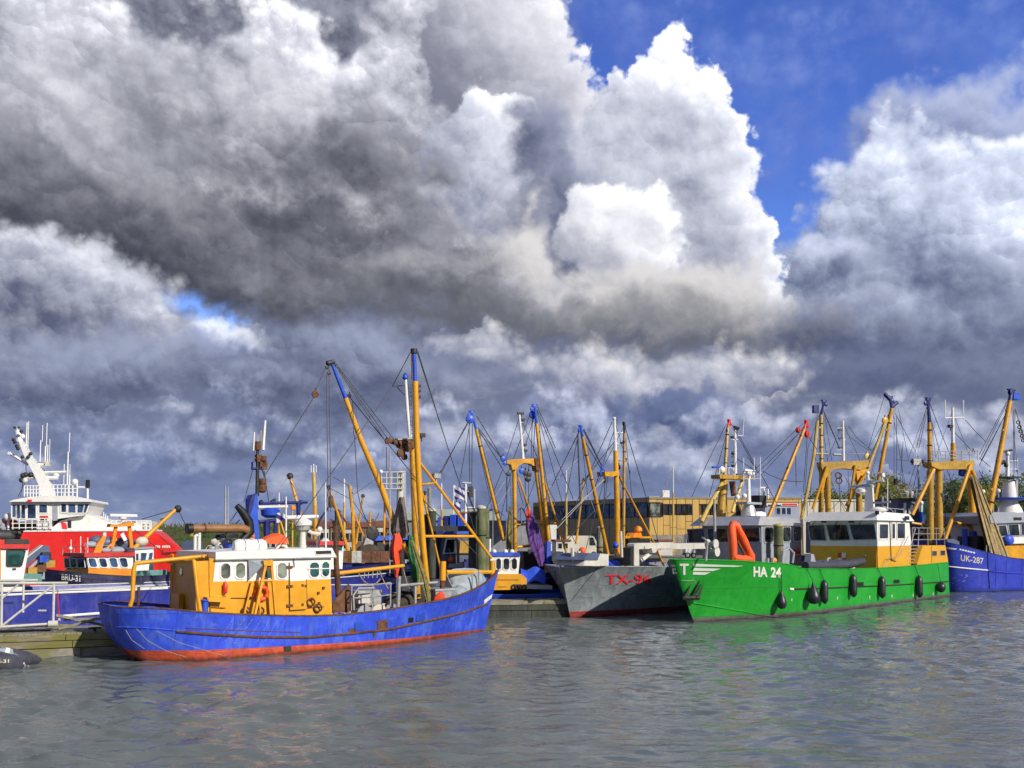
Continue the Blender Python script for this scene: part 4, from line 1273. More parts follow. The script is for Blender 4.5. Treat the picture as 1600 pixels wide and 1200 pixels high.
    t.win_side(lat, [(484, 879, 498, 901.5), (503, 878, 514, 900.5)], WHITE, GLASST, b=0.045, t=0.035, round_=0.12)
    for x, y in ((489.5, 888), (507, 888)):
        q = t.F.L(x, y, lat); t.part('window_bar', MB().box(q - Vector((0.3, 0.05, 0.03)), q + Vector((0.28, 0.041, 0.01))), WHITE, smooth=False)
    # side door: raised plate in two colours, hinges, handle
    t.slab('door', [(453.2, 908.6), (478.8, 907.6), (479.2, 951.5), (453.4, 953.8)], lat - 0.045, lat - 0.003, YEL)
    t.slab('door', [(453, 881), (478.2, 880), (478.7, 907.2), (453.2, 908.2)], lat - 0.02, lat - 0.003, WHITE)
    for y in (886, 916, 946):
        q = t.F.L(453, y, lat); t.part('hinge', MB().box(q - Vector((0.16, 0.09, 0.05)), q + Vector((0.1, 0.0, 0.05))), RUST, smooth=False)
    t.stay((452.3, 879, lat - 0.05), (453, 954, lat - 0.05), 0.02, RUST, name='door_seam')
    t.stay((453, 954, lat - 0.05), (478, 952, lat - 0.05), 0.02, RUST, name='door_seam')
    t.stay((459, 872, lat - 0.06), (460, 886, lat - 0.06), 0.018, DKSTEEL, name='cable_pipe')
    t.stay((479, 905, lat - 0.05), (480, 936, lat - 0.05), 0.014, RUST, name='cable_pipe')
    for x, y in ((472, 914), (477, 915), (472, 944), (487, 935), (497, 926), (505, 918), (498, 942)):
        q = t.F.L(x, y, lat); t.part('hook', MB().box(q - Vector((0.05, 0.08, 0.06)), q + Vector((0.05, 0.0, 0.04))), RUST, smooth=False)
    # yellow shelf, extinguisher, rusty brackets on the wall
    t.slab('shelf', [(323, 933), (352, 933), (350, 941), (326, 940)], lat - 0.35, lat - 0.005, YEL)
    q = t.F.L(352, 918, lat - 0.12)
    t.part('fire_extinguisher', MB().lathe(q - Vector((0, 0, 0.24)), (0, 0, 1), [(0.07, 0), (0.09, 0.03), (0.09, 0.36), (0.03, 0.44), (0.03, 0.5)], 10), REDTRIM)
    for a, b in (((361, 934.5), (393, 934.5)), ((330, 949), (352, 950)), ((480, 950), (506, 948)), ((340, 934), (353, 932))):
        t.stay((*a, lat - 0.03), (*b, lat - 0.03), 0.02, RUST, name='grab_rail')
    for x, y in ((384, 955), (406, 955), (486, 941), (497, 950)):
        q = t.F.L(x, y, lat - 0.12); t.part('bracket', MB().torus(q, (0.3, 1, 0.1), 0.16, 0.04, 12, 6), RUST)
    # lifebuoy hangs on the wall
    q = t.F.L(409, 927, lat - 0.16); base = q - Vector((0, 0, 0.4))
    bu = Thing('lifebuoy', 'orange lifebuoy hanging on the yellow wall inside the gallows frame', 'lifebuoy', F, base)
    bu.part('ring', MB().torus(q, (0, 1, 0.08), 0.25, 0.085, 24, 8), ORCLOTH)
    for k in range(4):
        a = math.pi * (0.25 + 0.5 * k); p = q + Vector((math.cos(a) * 0.25, 0, math.sin(a) * 0.25))
        bu.part('band', MB().torus(p, Vector((-math.sin(a), 0, math.cos(a))), 0.09, 0.016, 10, 5), REDTRIM)
    # gallows (A-frame) at the rail with a grey awning corner behind it
    for (a, b) in (((416, 878, -2.45), (398, 962, -2.5)), ((424, 878, -2.45), (431, 961, -2.5)), ((394, 909, -2.15), (382, 958, -2.2)), ((402, 906, -2.15), (407, 958, -2.2))):
        t.stay(a, b, 0.075 if a[2] < -2.3 else 0.05, YEL, name='gallows_leg')
    t.stay((407, 907.5, -2.48), (428, 907.5, -2.48), 0.06, YEL, name='gallows_bar')
    t.stay((386, 934, -2.18), (405, 930, -2.18), 0.035, RUST, name='gallows_bar')
    t.slab('gallows_head', [(412, 876), (427, 875), (427, 884), (413, 884)], -2.55, -2.3, YEL)
    block(t, (419, 889, -2.42), 0.14, RUST)
    p = [t.F.L(x, y, l) for x, y, l in ((388, 874, -2.1), (413, 874, -2.1), (410, 884, -2.5), (390, 906, -2.2))]
    t.part('awning_flap', MB().prism(p, [q + Vector((0, 0.03, 0)) for q in p]), TARPGR, smooth=False)
    # stern goalpost
    for lt, pts in ((-1.2, [(203, 948), (207, 935), (209, 890), (211, 881), (222, 879)]),):
        t.tube('stern_frame', [(x, y, lt) for x, y in pts] + [(300, 871, lt), (337, 868, lt)], 0.085, YEL, 10)
    t.tube('stern_frame', [(313, 957, -2.35), (309, 930, -2.3), (303, 876, -2.0)], 0.085, YEL, 10)
    t.tube('stern_frame', [(262, 878, 0.4), (336, 870, -0.6)], 0.06, YEL, 8)
    t.tube('stern_frame', [(262, 878, 0.3), (303, 876, -2.0)], 0.06, YEL, 8)
    t.tube('rudder_stock', [(216, 946, -0.5), (217, 917, -0.5)], 0.06, RUST, 8)
    q = t.P((320, 948, -2.2)); t.part('bollard', MB().lathe(q - Vector((0, 0, 0.35)), (0, 0, 1), [(0.13, 0), (0.13, 0.55), (0.18, 0.58), (0.18, 0.64), (0.05, 0.66)], 12), BLUETRIM)
    # roof gear
    q = t.P((390, 854, -0.7)); ax = Vector((1, -0.05, 0))
    rc = Thing('liferaft_canister', 'white ribbed liferaft canister lying on the trawler roof', 'liferaft', F, t.P((390, 862, -0.7)))
    prof = [(0.05, -0.72), (0.22, -0.70), (0.30, -0.6)]
    for k in range(6): prof += [(0.33, -0.5 + k * 0.19), (0.33, -0.40 + k * 0.19), (0.30, -0.36 + k * 0.19)]
    prof += [(0.28, 0.66), (0.2, 0.72), (0.05, 0.74)]
    rc.part('canister', MB().lathe(q, ax, prof, 16), WHITE)
    for k in (-0.28, 0.3): rc.part('strap', MB().torus(q + ax * k, ax, 0.325, 0.018, 20, 5), DKSTEEL)
    for k in (-0.45, 0.45):
        c = q + ax * k; rc.part('cradle', MB().box(c - Vector((0.06, 0.3, 0.46)), c + Vector((0.06, 0.3, -0.28))), STEEL, smooth=False)
    # orange cover over a small davit
    p = [(405, 846, -0.4), (413, 839, -0.5), (428, 833, -0.5), (438, 834, -0.45), (445, 839, -0.4)]
    oc = Thing('tarpaulin_cover', 'bright orange cover over gear on the trawler roof beside the canister', 'tarpaulin', F, t.P((427, 856, -0.4)))
    up = [t.P(q) for q in p]
    lo = [t.P((x, y, -0.4)) for x, y in ((406, 849), (414, 849), (428, 850), (438, 849), (446, 850))]
    rows = []
    for k, wv in enumerate((-0.35, -0.3, -0.1, 0.1, 0.3, 0.35)):
        f = (0, 0.75, 1, 1, 0.75, 0)[k]
        rows.append([l.lerp(u, f) + Vector((0, wv, 0)) for u, l in zip(up, lo)])
    oc.part('cover', MB().grid(rows), ORCLOTH)
    oc.tube('post', [(440, 862, -0.4), (442, 846, -0.4)], 0.12, ORCLOTH)
    oc.tube('bow_arm', [(436, 864, -0.6), (431, 858, -0.6), (437, 851, -0.6), (446, 853, -0.6), (448, 860, -0.6)], 0.09, WHITEOLD)
    # white mast with radar and fog horn
    t.tube('radar_mast', [(473, 858, 0.2), (473, 826, 0.2)], [0.16, 0.13], WHITEOLD, 12)
    t.tube('radar_mast', [(474, 828, 0.2), (474, 822, 0.2)], 0.3, STEEL, 10)
    q = t.P((474, 824, 0.2)); rd = t.part('radar', MB().lathe(q, (0, 0, 1), [(0.14, 0), (0.38, 0.1), (0.40, 0.28), (0.2, 0.38), (0.08, 0.42)], 14), WHITE)
    a, b = t.P((448, 808.5, 0.2)), t.P((497, 807, 0.2))
    t.part('radar_bar', MB().tube([a, b], 0.085, 8), WHITE, rd)
    t.tube('horn', [(481, 829, 0.2), (488, 833, 0.2), (499, 834, 0.2), (500, 828, 0.2)], 0.09, WHITEOLD)
    q = t.P((499.5, 827, 0.2)); t.part('dome', MB().ball(q, 0.13), WHITE)
    t.tube('horn_post', [(496, 857, 0.2), (496, 834, 0.2)], 0.06, WHITEOLD)
    t.tube('flag_staff', [(447, 860, -0.2), (447, 776, -0.2)], 0.035, WHITE, 6)
    t.tube('flag_staff', [(457, 855, 0.3), (457, 797, 0.3)], 0.035, YELRIG, 6)
    q = t.P((457.5, 796, 0.3)); t.part('masthead_light', MB().lathe(q, (0, 0, 1), [(0.12, 0), (0.13, 0.12), (0.03, 0.2)], 8), ORANGE)
    t.tube('antenna', [(509, 858, 0.5), (508.5, 752, 0.5)], [0.05, 0.02], WHITE, 6)
    t.tube('roof_rail', [(338, 861, 1.8), (337, 853, 1.8), (346, 853, 1.8), (348, 861, 1.8)], 0.05, TARPGR)
    # exhaust pipe at the front corner of the house
    t.tube('exhaust_pipe', [(529, 932, -1.2), (525.5, 880, -1.2), (524.5, 818, -1.2)], [0.14, 0.12, 0.11], RUST, 10)
    t.tube('exhaust_cap', [(524.5, 820, -1.2), (524.3, 813, -1.2)], 0.16, DKSTEEL, 10)
    # --- main mast, derricks and rigging
    m = -0.2
    t.tube('mast', [(652, 935, m), (648, 800, m), (644, 700, m)], [0.17, 0.16, 0.14], YELRIG, 12)
    t.tube('topmast', [(644, 702, m), (640.5, 683, m), (636.5, 640, m), (633.6, 592, m)], [0.12, 0.10, 0.085, 0.07], WHITE, 10)
    q = t.P((633.2, 590, m)); t.part('masthead_light', MB().lathe(q - Vector((0, 0, 0.12)), (0, 0, 1), [(0.06, 0), (0.14, 0.1), (0.13, 0.22), (0.04, 0.36)], 10), BLUETRIM)
    d = -1.3
    t.tube('derrick', [(668, 922, d), (661, 850, d), (655, 760, d), (651, 680, d), (648.8, 596, d)], 0.145, YEL, 12)
    t.tube('derrick_tip', [(648.8, 597, d), (646.8, 550, d)], 0.10, BLUETRIM, 10)
    t.tube('derrick_head', [(646.9, 552, d), (646.7, 545, d)], 0.17, DKSTEEL, 10)
    t.stay((643.8, 594, d), (642.8, 552, d), 0.03, RUST, name='ladder_rail')
    ladder(t, t.P((646, 690, d + 0.2)), t.P((642, 600, d + 0.2)), (0, 0.22, 0), STEEL, 14, 0.014)
    for y in (603, 611, 620): q = t.P((654, y, d)); lamp(t, q, 'deck_light', 0.10, DKSTEEL)
    e = 0.6
    t.tube('derrick', [(617, 820, e), (596, 762, e), (565, 690, e), (540, 622, e)], [0.15, 0.145, 0.13, 0.115], YEL, 12)
    t.tube('derrick_tip', [(540.5, 623, e), (519, 569, e)], [0.105, 0.08], BLUETRIM, 10)
    t.tube('derrick_head', [(521, 566, e), (511, 568, e)], 0.13, DKSTEEL, 8)
    block(t, (492.5, 616, e), 0.17, RUST)
    for k, (x, y) in enumerate(((511, 574), (514, 583), (523, 570), (546, 618))): block(t, (x, y, e), 0.10, DKSTEEL)
    t.tube('derrick_heel', [(616, 818, e), (622, 836, e), (626, 858, e), (628, 930, e)], 0.2, DKSTEEL, 10)
    # crosstrees: rusted tangle of sheaves
    t.tube('crosstree', [(603, 687, m), (612, 690, m), (625, 693, m), (650, 692, m)], [0.10, 0.12, 0.15, 0.14], RUST, 8)
    t.slab('crosstree_plate', [(622, 686.5), (646, 685.5), (649, 699), (641, 705), (628, 698)], m - 0.25, m + 0.25, RUST)
    for x, y, r in ((605, 690, 0.13), (609, 688.5, 0.12), (626, 708, 0.2), (632, 714, 0.16), (637, 700, 0.2), (645, 695, 0.18), (618, 691, 0.12)): block(t, (x, y, m - 0.28), r, RUST)
    t.slab('spreader', [(621.5, 685.5), (645, 684), (645, 686), (622, 687.5)], m - 0.3, m + 0.3, STEEL)
    lamp(t, t.P((659, 680, m - 0.3)), 'deck_light', 0.16, DKSTEEL); t.stay((650, 686, m), (659, 684, m - 0.3), 0.03, STEEL, name='light_bracket')
    # forestay spar down to the bow, struts
    t.tube('fore_spar', [(655, 722, 0), (683, 758, 0), (768, 872, 0)], 0.075, YEL, 8)
    t.tube('cross_strut', [(662, 838, -0.3), (741, 838, 0)], 0.07, YEL, 8)
    t.tube('cross_strut', [(659, 757, -0.2), (678, 755, 0)], 0.06, YELRIG, 8)
    t.tube('lamp_arm', [(672, 757, 0), (678, 746, 0)], 0.03, DKSTEEL, 6); lamp(t, t.P((682, 743.5, 0)), 'deck_light', 0.2)
    t.tube('bow_post', [(770, 906, 0.0), (769, 876, 0.0)], 0.13, YEL, 10)
    t.tube('bow_bar', [(697, 894, -0.4), (768, 894, 0.0)], 0.11, YELRIG, 8)
    t.tube('winch_post', [(691, 940, -0.5), (691.5, 906, -0.5)], 0.13, RUST, 10); t.tube('winch_post', [(691.5, 907, -0.5), (692, 877, -0.5)], 0.16, YEL, 12)
    t.tube('slant_strut', [(660, 770, 0.3), (676, 835, 0.3), (692, 905, 0.3)], [0.06, 0.055, 0.05], YELRIG, 8)
    t.tube('boom', [(519, 897, -1.0), (631, 884, -1.0)], [0.10, 0.09], YEL, 10)
    t.tube('prop_post', [(600, 850, 0.8), (601, 795, 0.8), (601, 765, 0.8)], 0.055, YELRIG, 8)
    t.tube('goose_neck', [(630, 850, -0.6), (640, 868, -0.6), (652, 905, -0.6)], 0.11, YEL, 10)
    # wires
    for a, b, sag in (((511, 570, e), (492, 614, e), 0), ((492, 618, e), (412, 746, 1.0), 0), ((510.5, 586, e), (513, 800, -0.8), 0), ((514.5, 586, e), (517, 800, -0.8), 0), ((520, 575, e), (536, 606, e), 0),
                      ((524, 571, e), (602, 689, m), 0), ((527, 573, e), (607, 687, m), 0), ((525, 568, e), (618, 690, m), 0), ((546, 620, e), (603, 690, m), 0), ((605, 692, m), (660, 760, -0.5), 0), ((641, 551, d), (613, 604, -0.3), 0),
                      ((613, 604, -0.3), (498, 768, -0.6), 0), ((498, 768, -0.6), (430, 866, -1.9), 0), ((652, 551, d), (744, 836, 0), 0), ((653, 549, d), (700, 700, -0.4), 0), ((613, 604, -0.3), (632, 602, m), 0), ((620, 605, -.2), (633, 618, m), 0),
                      ((551, 628, e), (553, 680, -0.2), 0), ((554, 680, -0.2), (559, 770, -0.5), 0.0), ((559, 770, -0.5), (592, 802, 0.2), 0.9), ((645, 760, -0.4), (662, 900, -0.8), 0), ((604, 699, m), (604, 735, m), 0),
                      ((660, 780, -0.2), (745, 866, 0.2), 0), ((678, 755, 0.2), (735, 655, 0.6), 0)):
        t.stay(a, b, 0.022, WIRE, sag)
    t.stay((609, 703, m), (609, 900, -0.2), 0.035, STEEL, name='hydraulic_pipe')
    # ---- foredeck clutter, each piece a thing resting on the deck
    def dz(px): return t.deck_z(t.F.L(px, 940, -1).x)
    def dk(px, lat_): x = t.F.L(px, 930, lat_).x; return Vector((x, lat_, t.deck_z(x) + 0.02))
    # rust break-water plate and bulwark stays
    t.slab('breakwater', [(520, 958), (520, 942), (546, 911), (546, 957)], -1.5, -1.42, RUST)
    # trawl winch (part of the boat): drums, frame, brake wheels
    a = dk(560, -0.9)
    t.part('winch_frame', MB().box(a + Vector((-0.2, -0.5, 0)), a + Vector((1.75, 0.9, 0.22))), STEEL, smooth=False)
    for k in (0.1, 0.85, 1.55):
        c = a + Vector((k, 0.1, 0.62))
        t.part('winch_drum', MB().lathe(c - Vector((0.0, 0.55, 0)), (0, 1, 0), [(0.42, 0), (0.42, 0.06), (0.22, 0.08), (0.22, 0.9), (0.42, 0.92), (0.42, 1.0)], 14), STEEL if k != 0.85 else CREAM)
    t.part('winch_housing', MB().box(a + Vector((0.1, 0.2, 0.95)), a + Vector((1.4, 1.1, 1.65))), STEEL, smooth=False)
    t.part('winch_cabinet', MB().box(a + Vector((-0.1, -0.2, 1.1)), a + Vector((0.5, 0.3, 1.55))), WHITEOLD, smooth=False)
    t.railing([t.F.L(549, 954, -1.9), t.F.L(582, 952, -1.9), t.F.L(610, 948, -1.9)], 1.1, 2, 0.035, STEEL, 0.8, name='winch_guard')
    t.tube('guard_pipe', [(553, 953, -2.0), (552, 930, -2.0), (560, 919, -2.0), (585, 919, -2.0)], 0.05, STEEL)
    t.tube('derrick_rest', [(622, 950, -1.8), (624, 900, -1.8)], 0.09, STEEL); t.tube('derrick_rest', [(624, 915, -1.8), (683, 910, -1.5)], 0.07, STEEL); t.tube('derrick_rest', [(649, 945, -1.7), (649, 912, -1.6)], 0.07, STEEL)
    c = dk(650, 0.3)
    t.part('mast_house', MB().box(c + Vector((-0.6, -0.5, 0)), c + Vector((0.2, 0.7, 1.75))), DKSTEEL, smooth=False)
    t.part('deck_box', MB().box(c + Vector((0.5, -1.0, 0)), c + Vector((1.7, 0.4, 1.15))), STEEL, smooth=False)
    t.part('deck_box', MB().box(c + Vector((0.45, -1.05, 1.152)), c + Vector((1.75, 0.45, 1.25))), GREYLT, smooth=False)
    t.part('deck_box', MB().box(c + Vector((-1.1, -1.0, 1.2)), c + Vector((-0.62, -0.4, 1.9))), WHITEOLD, smooth=False)
    c2 = dk(700, 0.2)
    t.part('windlass', MB().box(c2 + Vector((-0.7, -0.7, 0)), c2 + Vector((0.1, 0.5, 0.95))), RUST, smooth=False)
    t.part('windlass', MB().lathe(c2 + Vector((0.3, -0.9, 0.6)), (0, 1, 0), [(0.3, 0), (0.3, 0.1), (0.16, 0.12), (0.16, 0.8), (0.3, 0.85), (0.3, 0.95)], 12), DKSTEEL)
    for x, y in ((738, 897), (748, 890)):
        t.tube('bow_rail', [(x, y + 26, -0.7), (x, y, -0.7)], 0.04, STEEL)
    # things on deck
    def heap(name, label, cat, px, lat_, size, mat, seed, group=None, F_=F):
        rnd = random.Random(seed); b = dk(px, lat_); rows = []
        for i in range(9):
            th = i / 8; row = []
            for j in range(13):
                a = 2 * math.pi * j / 12; rr = math.sin(math.pi / 2 * (1 - th)) ** 0.45
                jit = 1 + 0.18 * math.sin(3 * a + seed) * math.sin(2.5 * th + seed) + rnd.uniform(-.05, .05) * (0 if j in (0, 12) else 1)
                row.append(b + Vector((math.cos(a) * rr * size[0] * jit, math.sin(a) * rr * size[1] * jit, size[2] * math.sin(math.pi / 2 * th) * (1 + 0.1 * math.sin(2 * a + seed)))))
            rows.append(row)
        return solo(F_, name, label, cat, MB().grid(rows), mat, b, group)
    heap('tarpaulin_heap', 'grey tarpaulin heap under the rust coloured bow bar', 'tarpaulin', 727, 0.2, (1.35, 0.9, 1.5), TARPGR, 2)
    heap('tarpaulin_heap', 'grey blue covered gear behind the orange coil at the bow', 'tarpaulin', 716, -0.5, (0.75, 0.6, 0.95), TARPGR, 5)
    heap('net_pile', 'dark brown net piled beside the deck winch', 'fishing net', 628, -0.6, (0.9, 0.7, 1.1), DKNET, 3)
    heap('orange_cloth', 'small orange cloth heap lying behind the bulwark', 'cloth', 688, -0.9, (0.4, 0.25, 0.95), REDNET, 6)
    b = dk(741, -0.3)
    co = Thing('hose_coil', 'coil of black and orange hose leaning by the bow rail', 'hose coil', F, b)
    for k, (mm, r) in enumerate(((BLACK, 0.40), (ORANGE, 0.38), (ORANGE, 0.33), (BLACK, 0.27))):
        co.part('loop', MB().torus(b + Vector((0.10 * k, 0.02 * k, 0.55)), (0.5, -1, 0.25), r, 0.055, 20, 6), mm)
    # red net cloth hanging from the derrick heel
    def hanging(name, label, cat, pts, mat, seed, w0, F_=F, tt=t, group=None):
        """pts: (px, py, lat, half width) down a gathered hanging net"""
        rnd = random.Random(seed); rows = []
        for x, y, l, w in pts:
            c = tt.F.L(x, y, l); row = []
            for j in range(19):
                a = 2 * math.pi * j / 18
                r = w * (1 + 0.28 * math.sin(5 * a + seed) + 0.12 * math.sin(9 * a + x)) * w0
                row.append(c + Vector((math.cos(a) * r, math.sin(a) * r * 0.7, rnd.uniform(-.05, .05) * (0 if j in (0, 18) else 1))))
            rows.append(row)
        base = tt.F.L(*pts[-1][:3])
        return solo(tt.F, name, label, cat, MB().grid(rows), mat, base, group)
    globals()['hanging'] = hanging
    hanging('hanging_cloth', 'red orange netting bundle hanging from the slanted derrick heel', 'fishing net', [(620, 834, -0.4, .12), (621, 842, -0.4, .22), (620, 855, -0.4, .26), (619, 868, -0.4, .2), (621, 880, -0.4, .16), (619, 892, -0.4, .13), (619, 902, -0.4, .06)], REDNET, 1, 1.0)
    hanging('hanging_net', 'grey brown net draped over the derrick heel above the red netting', 'fishing net', [(628, 777, 0.2, .12), (627, 790, 0.2, .18), (626, 812, 0.2, .3), (625, 830, 0.2, .42), (626, 840, 0.2, .3)], simple('grey_net', (0.16, 0.14, 0.12), 0.95, 0.5, 9.0, bmp=0.9), 2, 1.0)
    hanging('hanging_net', 'olive and green net gathered beside the yellow mast foot', 'fishing net', [(642, 836, -0.9, .08), (643, 850, -0.9, .16), (645, 866, -0.9, .22), (647, 880, -0.9, .2), (648, 900, -0.9, .2), (650, 910, -0.9, .14)], GRNET, 4, 1.0)
    hanging('hanging_rope', 'tan rope bundle slanting down from the mast to the bulwark', 'rope', [(644, 845, -1.4, .07), (650, 865, -1.45, .10), (657, 885, -1.5, .13), (663, 905, -1.6, .15), (668, 930, -1.7, .13), (670, 944, -1.8, .08)], OLNET, 5, 1.0)
    # mooring and deck ropes looping
    for a, b, s_ in (((592, 889, -1), (626, 922, -1.4), 0.5), ((560, 895, -1), (594, 905, -0.5), 0.4), ((697, 896, -.4), (722, 925, -1.0), 0.3), ((630, 888, -1), (652, 915, -1.2), 0.6)):
        t.stay(a, b, 0.03, ROPE, s_, name='deck_rope')
    # white rope ends hanging from the boom
    for x in (570, 576, 583, 590): t.stay((x, 890, -1.0), (x - 1, 903, -1.0), 0.025, WIRELT, name='hanging_tackle')
    return t


BT = blue_trawler()

# ------------------------------------------------------------------ green boat HA 24
def green_boat():
    a = Frame.water(1085, 972); F = Frame((a.x, a.y), R(45.8))
    t = Thing('fishing_boat', 'bright green boat with white letters HA 24 and a yellow and white wheelhouse', 'fishing boat', F)
    st = [(1050, 875.5, 0, 1084, 972, 0), (1060, 875, -0.32, 1092, 972, -0.14), (1086, 874.5, -0.85, 1118, 971.5, -0.6), (1123, 875.5, -1.55, 1152, 970, -1.1), (1160, 877, -2.15, 1187, 968.5, -1.6), (1196, 879.5, -2.55, 1218, 966.5, -2.02), (1227, 881.5, -2.75, 1243, 964.5, -2.3),
          (1245, 886, -2.8, 1258, 963, -2.45), (1256, 889, -2.8, 1268, 961.5, -2.52), (1300, 889.5, -2.8, 1305, 957.5, -2.6), (1347, 889, -2.8, 1349, 953, -2.65), (1413, 885.5, -2.8, 1414, 944, -2.65), (1482, 879, -2.8, 1484, 932.5, -2.65)]
    t.hull(st, GREEN, GDECK, bulwark=0.9, flare=1.25, cap_mat=GREEN)
    t.strake('rub_rail', [(1236, 920.5), (1300, 918.5), (1400, 914), (1482, 908.5)], 0.05, DKSTEEL, 50)
    t.strake('rub_rail_tip', [(1233, 920.3), (1239, 920.5)], 0.07, WHITE, 3)
    t.strake('chine', [(1078, 941), (1095, 944), (1130, 950), (1165, 956), (1189, 961), (1215, 964)], 0.035, GREEN, 40)
    t.decal('bow_stripe', [[(1083, 880.5), (1162, 884), (1150, 885.5), (1083, 885)]], LWHITE, sub=16)
    t.decal('bow_stripe', [[(1083, 887.2), (1126, 888.5), (1114, 892), (1083, 891.8)]], LWHITE, sub=16)
    t.decal('bow_stripe', [[(1082.5, 893.6), (1110, 894), (1101, 898), (1082.5, 897.5)]], LWHITE, sub=16)
    t.writing('T', (1062, 898), (1076, 898), 17.5, LWHITE, 0, 0.03)
    t.writing('E', (1050.5, 896), (1058, 896.5), 14, LWHITE, -3, 0.03)
    t.writing('HA', (1177, 901), (1199, 901.5), 16, LWHITE, 0, 0.035)
    t.writing('24', (1204, 902), (1220, 902.5), 16, LWHITE, 0, 0.035)
    for q in ([(1338, 910), (1349, 909.5), (1349, 916), (1338, 916.5)], [(1396, 906), (1405, 905.5), (1405, 911), (1396, 911.5)]):
        t.decal('discharge_port', [q], BLACK, out=0.02)
    rnd = random.Random(4)
    for k in range(7):
        x = 1240 + k * 37 + rnd.uniform(-8, 8); y = 935 - k * 1.5
        t.decal('white_scrape', [[(x, y), (x + 2.0, y), (x + 1.5, y + rnd.uniform(4, 10)), (x, y + 4)]], simple('pale_green_scrape', (0.30, 0.50, 0.32), 0.6), sub=3)
    t.strake('chain_mark', [(1064, 907), (1084, 907), (1087, 910)], 0.018, WIRELT, 10, 4)
    # bow anchor stowed against the shell
    q = t.hit(1083, 925, 0.15)
    if q is not None:
        an = Thing('anchor', 'dark steel anchor stowed against the green bow', 'anchor', F, q - Vector((0, 0, 0.5)))
        u = Vector((0.3, -0.25, 0.9)).normalized(); an.part('shank', MB().tube([q - u * 0.3, q + u * 0.75], [0.09, 0.06], 8), DKSTEEL)
        sd = Vector((0.75, -0.65, 0)).normalized()
        an.part('crown', MB().tube([q - u * 0.3 - sd * 0.55, q - u * 0.3 + sd * 0.4], 0.13, 8), DKSTEEL)
        for k in (-1, 1):
            b0 = q - u * 0.3 + sd * (0.36 * k - .08)
            an.part('fluke', MB().prism([b0 - sd * 0.1, b0 + sd * 0.12, b0 + sd * 0.02 + u * 0.95], [b0 - sd * 0.1 + Vector((-.1, -.12, 0)), b0 + sd * 0.12 + Vector((-.1, -.12, 0)), b0 + u * 0.95 + Vector((-.05, -.06, 0))]), DKSTEEL, smooth=False)
    # wheelhouse
    lat, far = -2.2, 2.9
    c0 = F.L(1371, 850, lat); s0 = c0.x
    s1 = F.L(1423, 850, lat).x
    def zf(px, py): return F.S(px, py, s0).z
    zb, zy, zt = F.L(1371, 905, lat).z, F.L(1371, 853.5, lat).z, F.L(1371, 813, lat).z
    sl = 0.35         # the aft corner leans
    yel = MB().prism([Vector((s0, lat, zb)), Vector((s1 - 0.2, lat, zb)), Vector((s1 - 0.2, far, zb)), Vector((s0, far, zb))],
                     [Vector((s0, lat, zy)), Vector((s1 + 0.1, lat, zy)), Vector((s1 + 0.1, far, zy)), Vector((s0, far, zy))])
    YG = paint('yellow_wheelhouse_paint', (0.72, 0.36, 0.020), 0.35, 0.08, 0.08, rust=0.02)
    t.part('deckhouse', yel, YG, smooth=False)
    rake = -0.35
    wh = MB().prism([Vector((s0 - 0.003, lat - 0.003, zy)), Vector((s1 + 0.1, lat - 0.003, zy)), Vector((s1 + 0.1, far + .003, zy)), Vector((s0 - 0.003, far + .003, zy))],
                    [Vector((s0 - 0.003, lat - 0.003, zt)), Vector((s1 - 0.15, lat - 0.003, zt)), Vector((s1 - 0.15, far + .003, zt)), Vector((s0 - 0.003, far + .003, zt))])
    t.part('wheelhouse', wh, WHITE, smooth=False)
    zr = F.L(1371, 799, lat).z
    ov = 0.55
    rf = MB().prism([Vector((s0 - ov, lat - 0.25, zt)), Vector((s1 + 0.2, lat - 0.25, zt)), Vector((s1 + 0.2, far + ov * .6, zt)), Vector((s0 - ov, far + ov * .6, zt))],
                    [Vector((s0 - 0.05, lat + 0.02, zr)), Vector((s1 - 0.1, lat + 0.02, zr - 0.1)), Vector((s1 - 0.1, far - 0.1, zr - 0.1)), Vector((s0 - 0.05, far - 0.1, zr))])
    t.part('roof', rf, WHITE, smooth=False)
    t.win_front(s0 - 0.003, [(1267, 843.5, 1290.5, 844, 1287, 820.5, 1263.5, 821.5), (1297.5, 843.5, 1328, 843.2, 1323, 820.5, 1292, 820.5), (1334, 842.8, 1369, 842, 1366, 819.5, 1328, 820.2)], GREYLT, GLASS, b=0.07, t=0.05, round_=0.08)
    t.win_side(lat - 0.003, [(1373.6, 819.3, 1386.6, 841.3), (1393.3, 818.3, 1397.5, 841.3), (1401.3, 818, 1413, 841)], WHITE, GLASS, b=0.10, t=0.05)
    # wipers, rail pipe, door seam, yellow hatch, chequered plate
    for x0, y0, x1, y1 in ((1268, 822, 1274, 814), (1304, 822, 1309, 813), (1341, 822, 1347, 812)):
        a_, b_ = F.S(x0, y0, s0 - 0.09), F.S(x1, y1, s0 - 0.09); t.part('wiper', MB().tube([a_, b_], 0.022, 5), BLACK)
    for x in (1287, 1330):
        q = F.S(x, 814.2, s0 - 0.4); t.part('eave_light', MB().box(q - Vector((.1, .16, .12)), q + Vector((.1, .16, .02))), BLACK, smooth=False)
    t.stay((1390.5, 816, lat - .05), (1392.5, 875, lat - .05), 0.03, DKSTEEL, name='door_seam'); t.stay((1392.5, 875, lat - .05), (1400, 877, lat - .05), 0.03, DKSTEEL, name='door_seam')
    for pts in ([(1383, 887, lat - .3), (1388.5, 871, lat - .3), (1404, 870, lat - .3), (1419, 838, lat - .3)],): t.tube('hand_rail', pts, 0.03, STEEL)
    a_ = s0 - 0.01
    hp = [F.S(x, y, a_) for x, y in ((1348, 890), (1370, 890), (1370, 862.5), (1348, 863.5))]
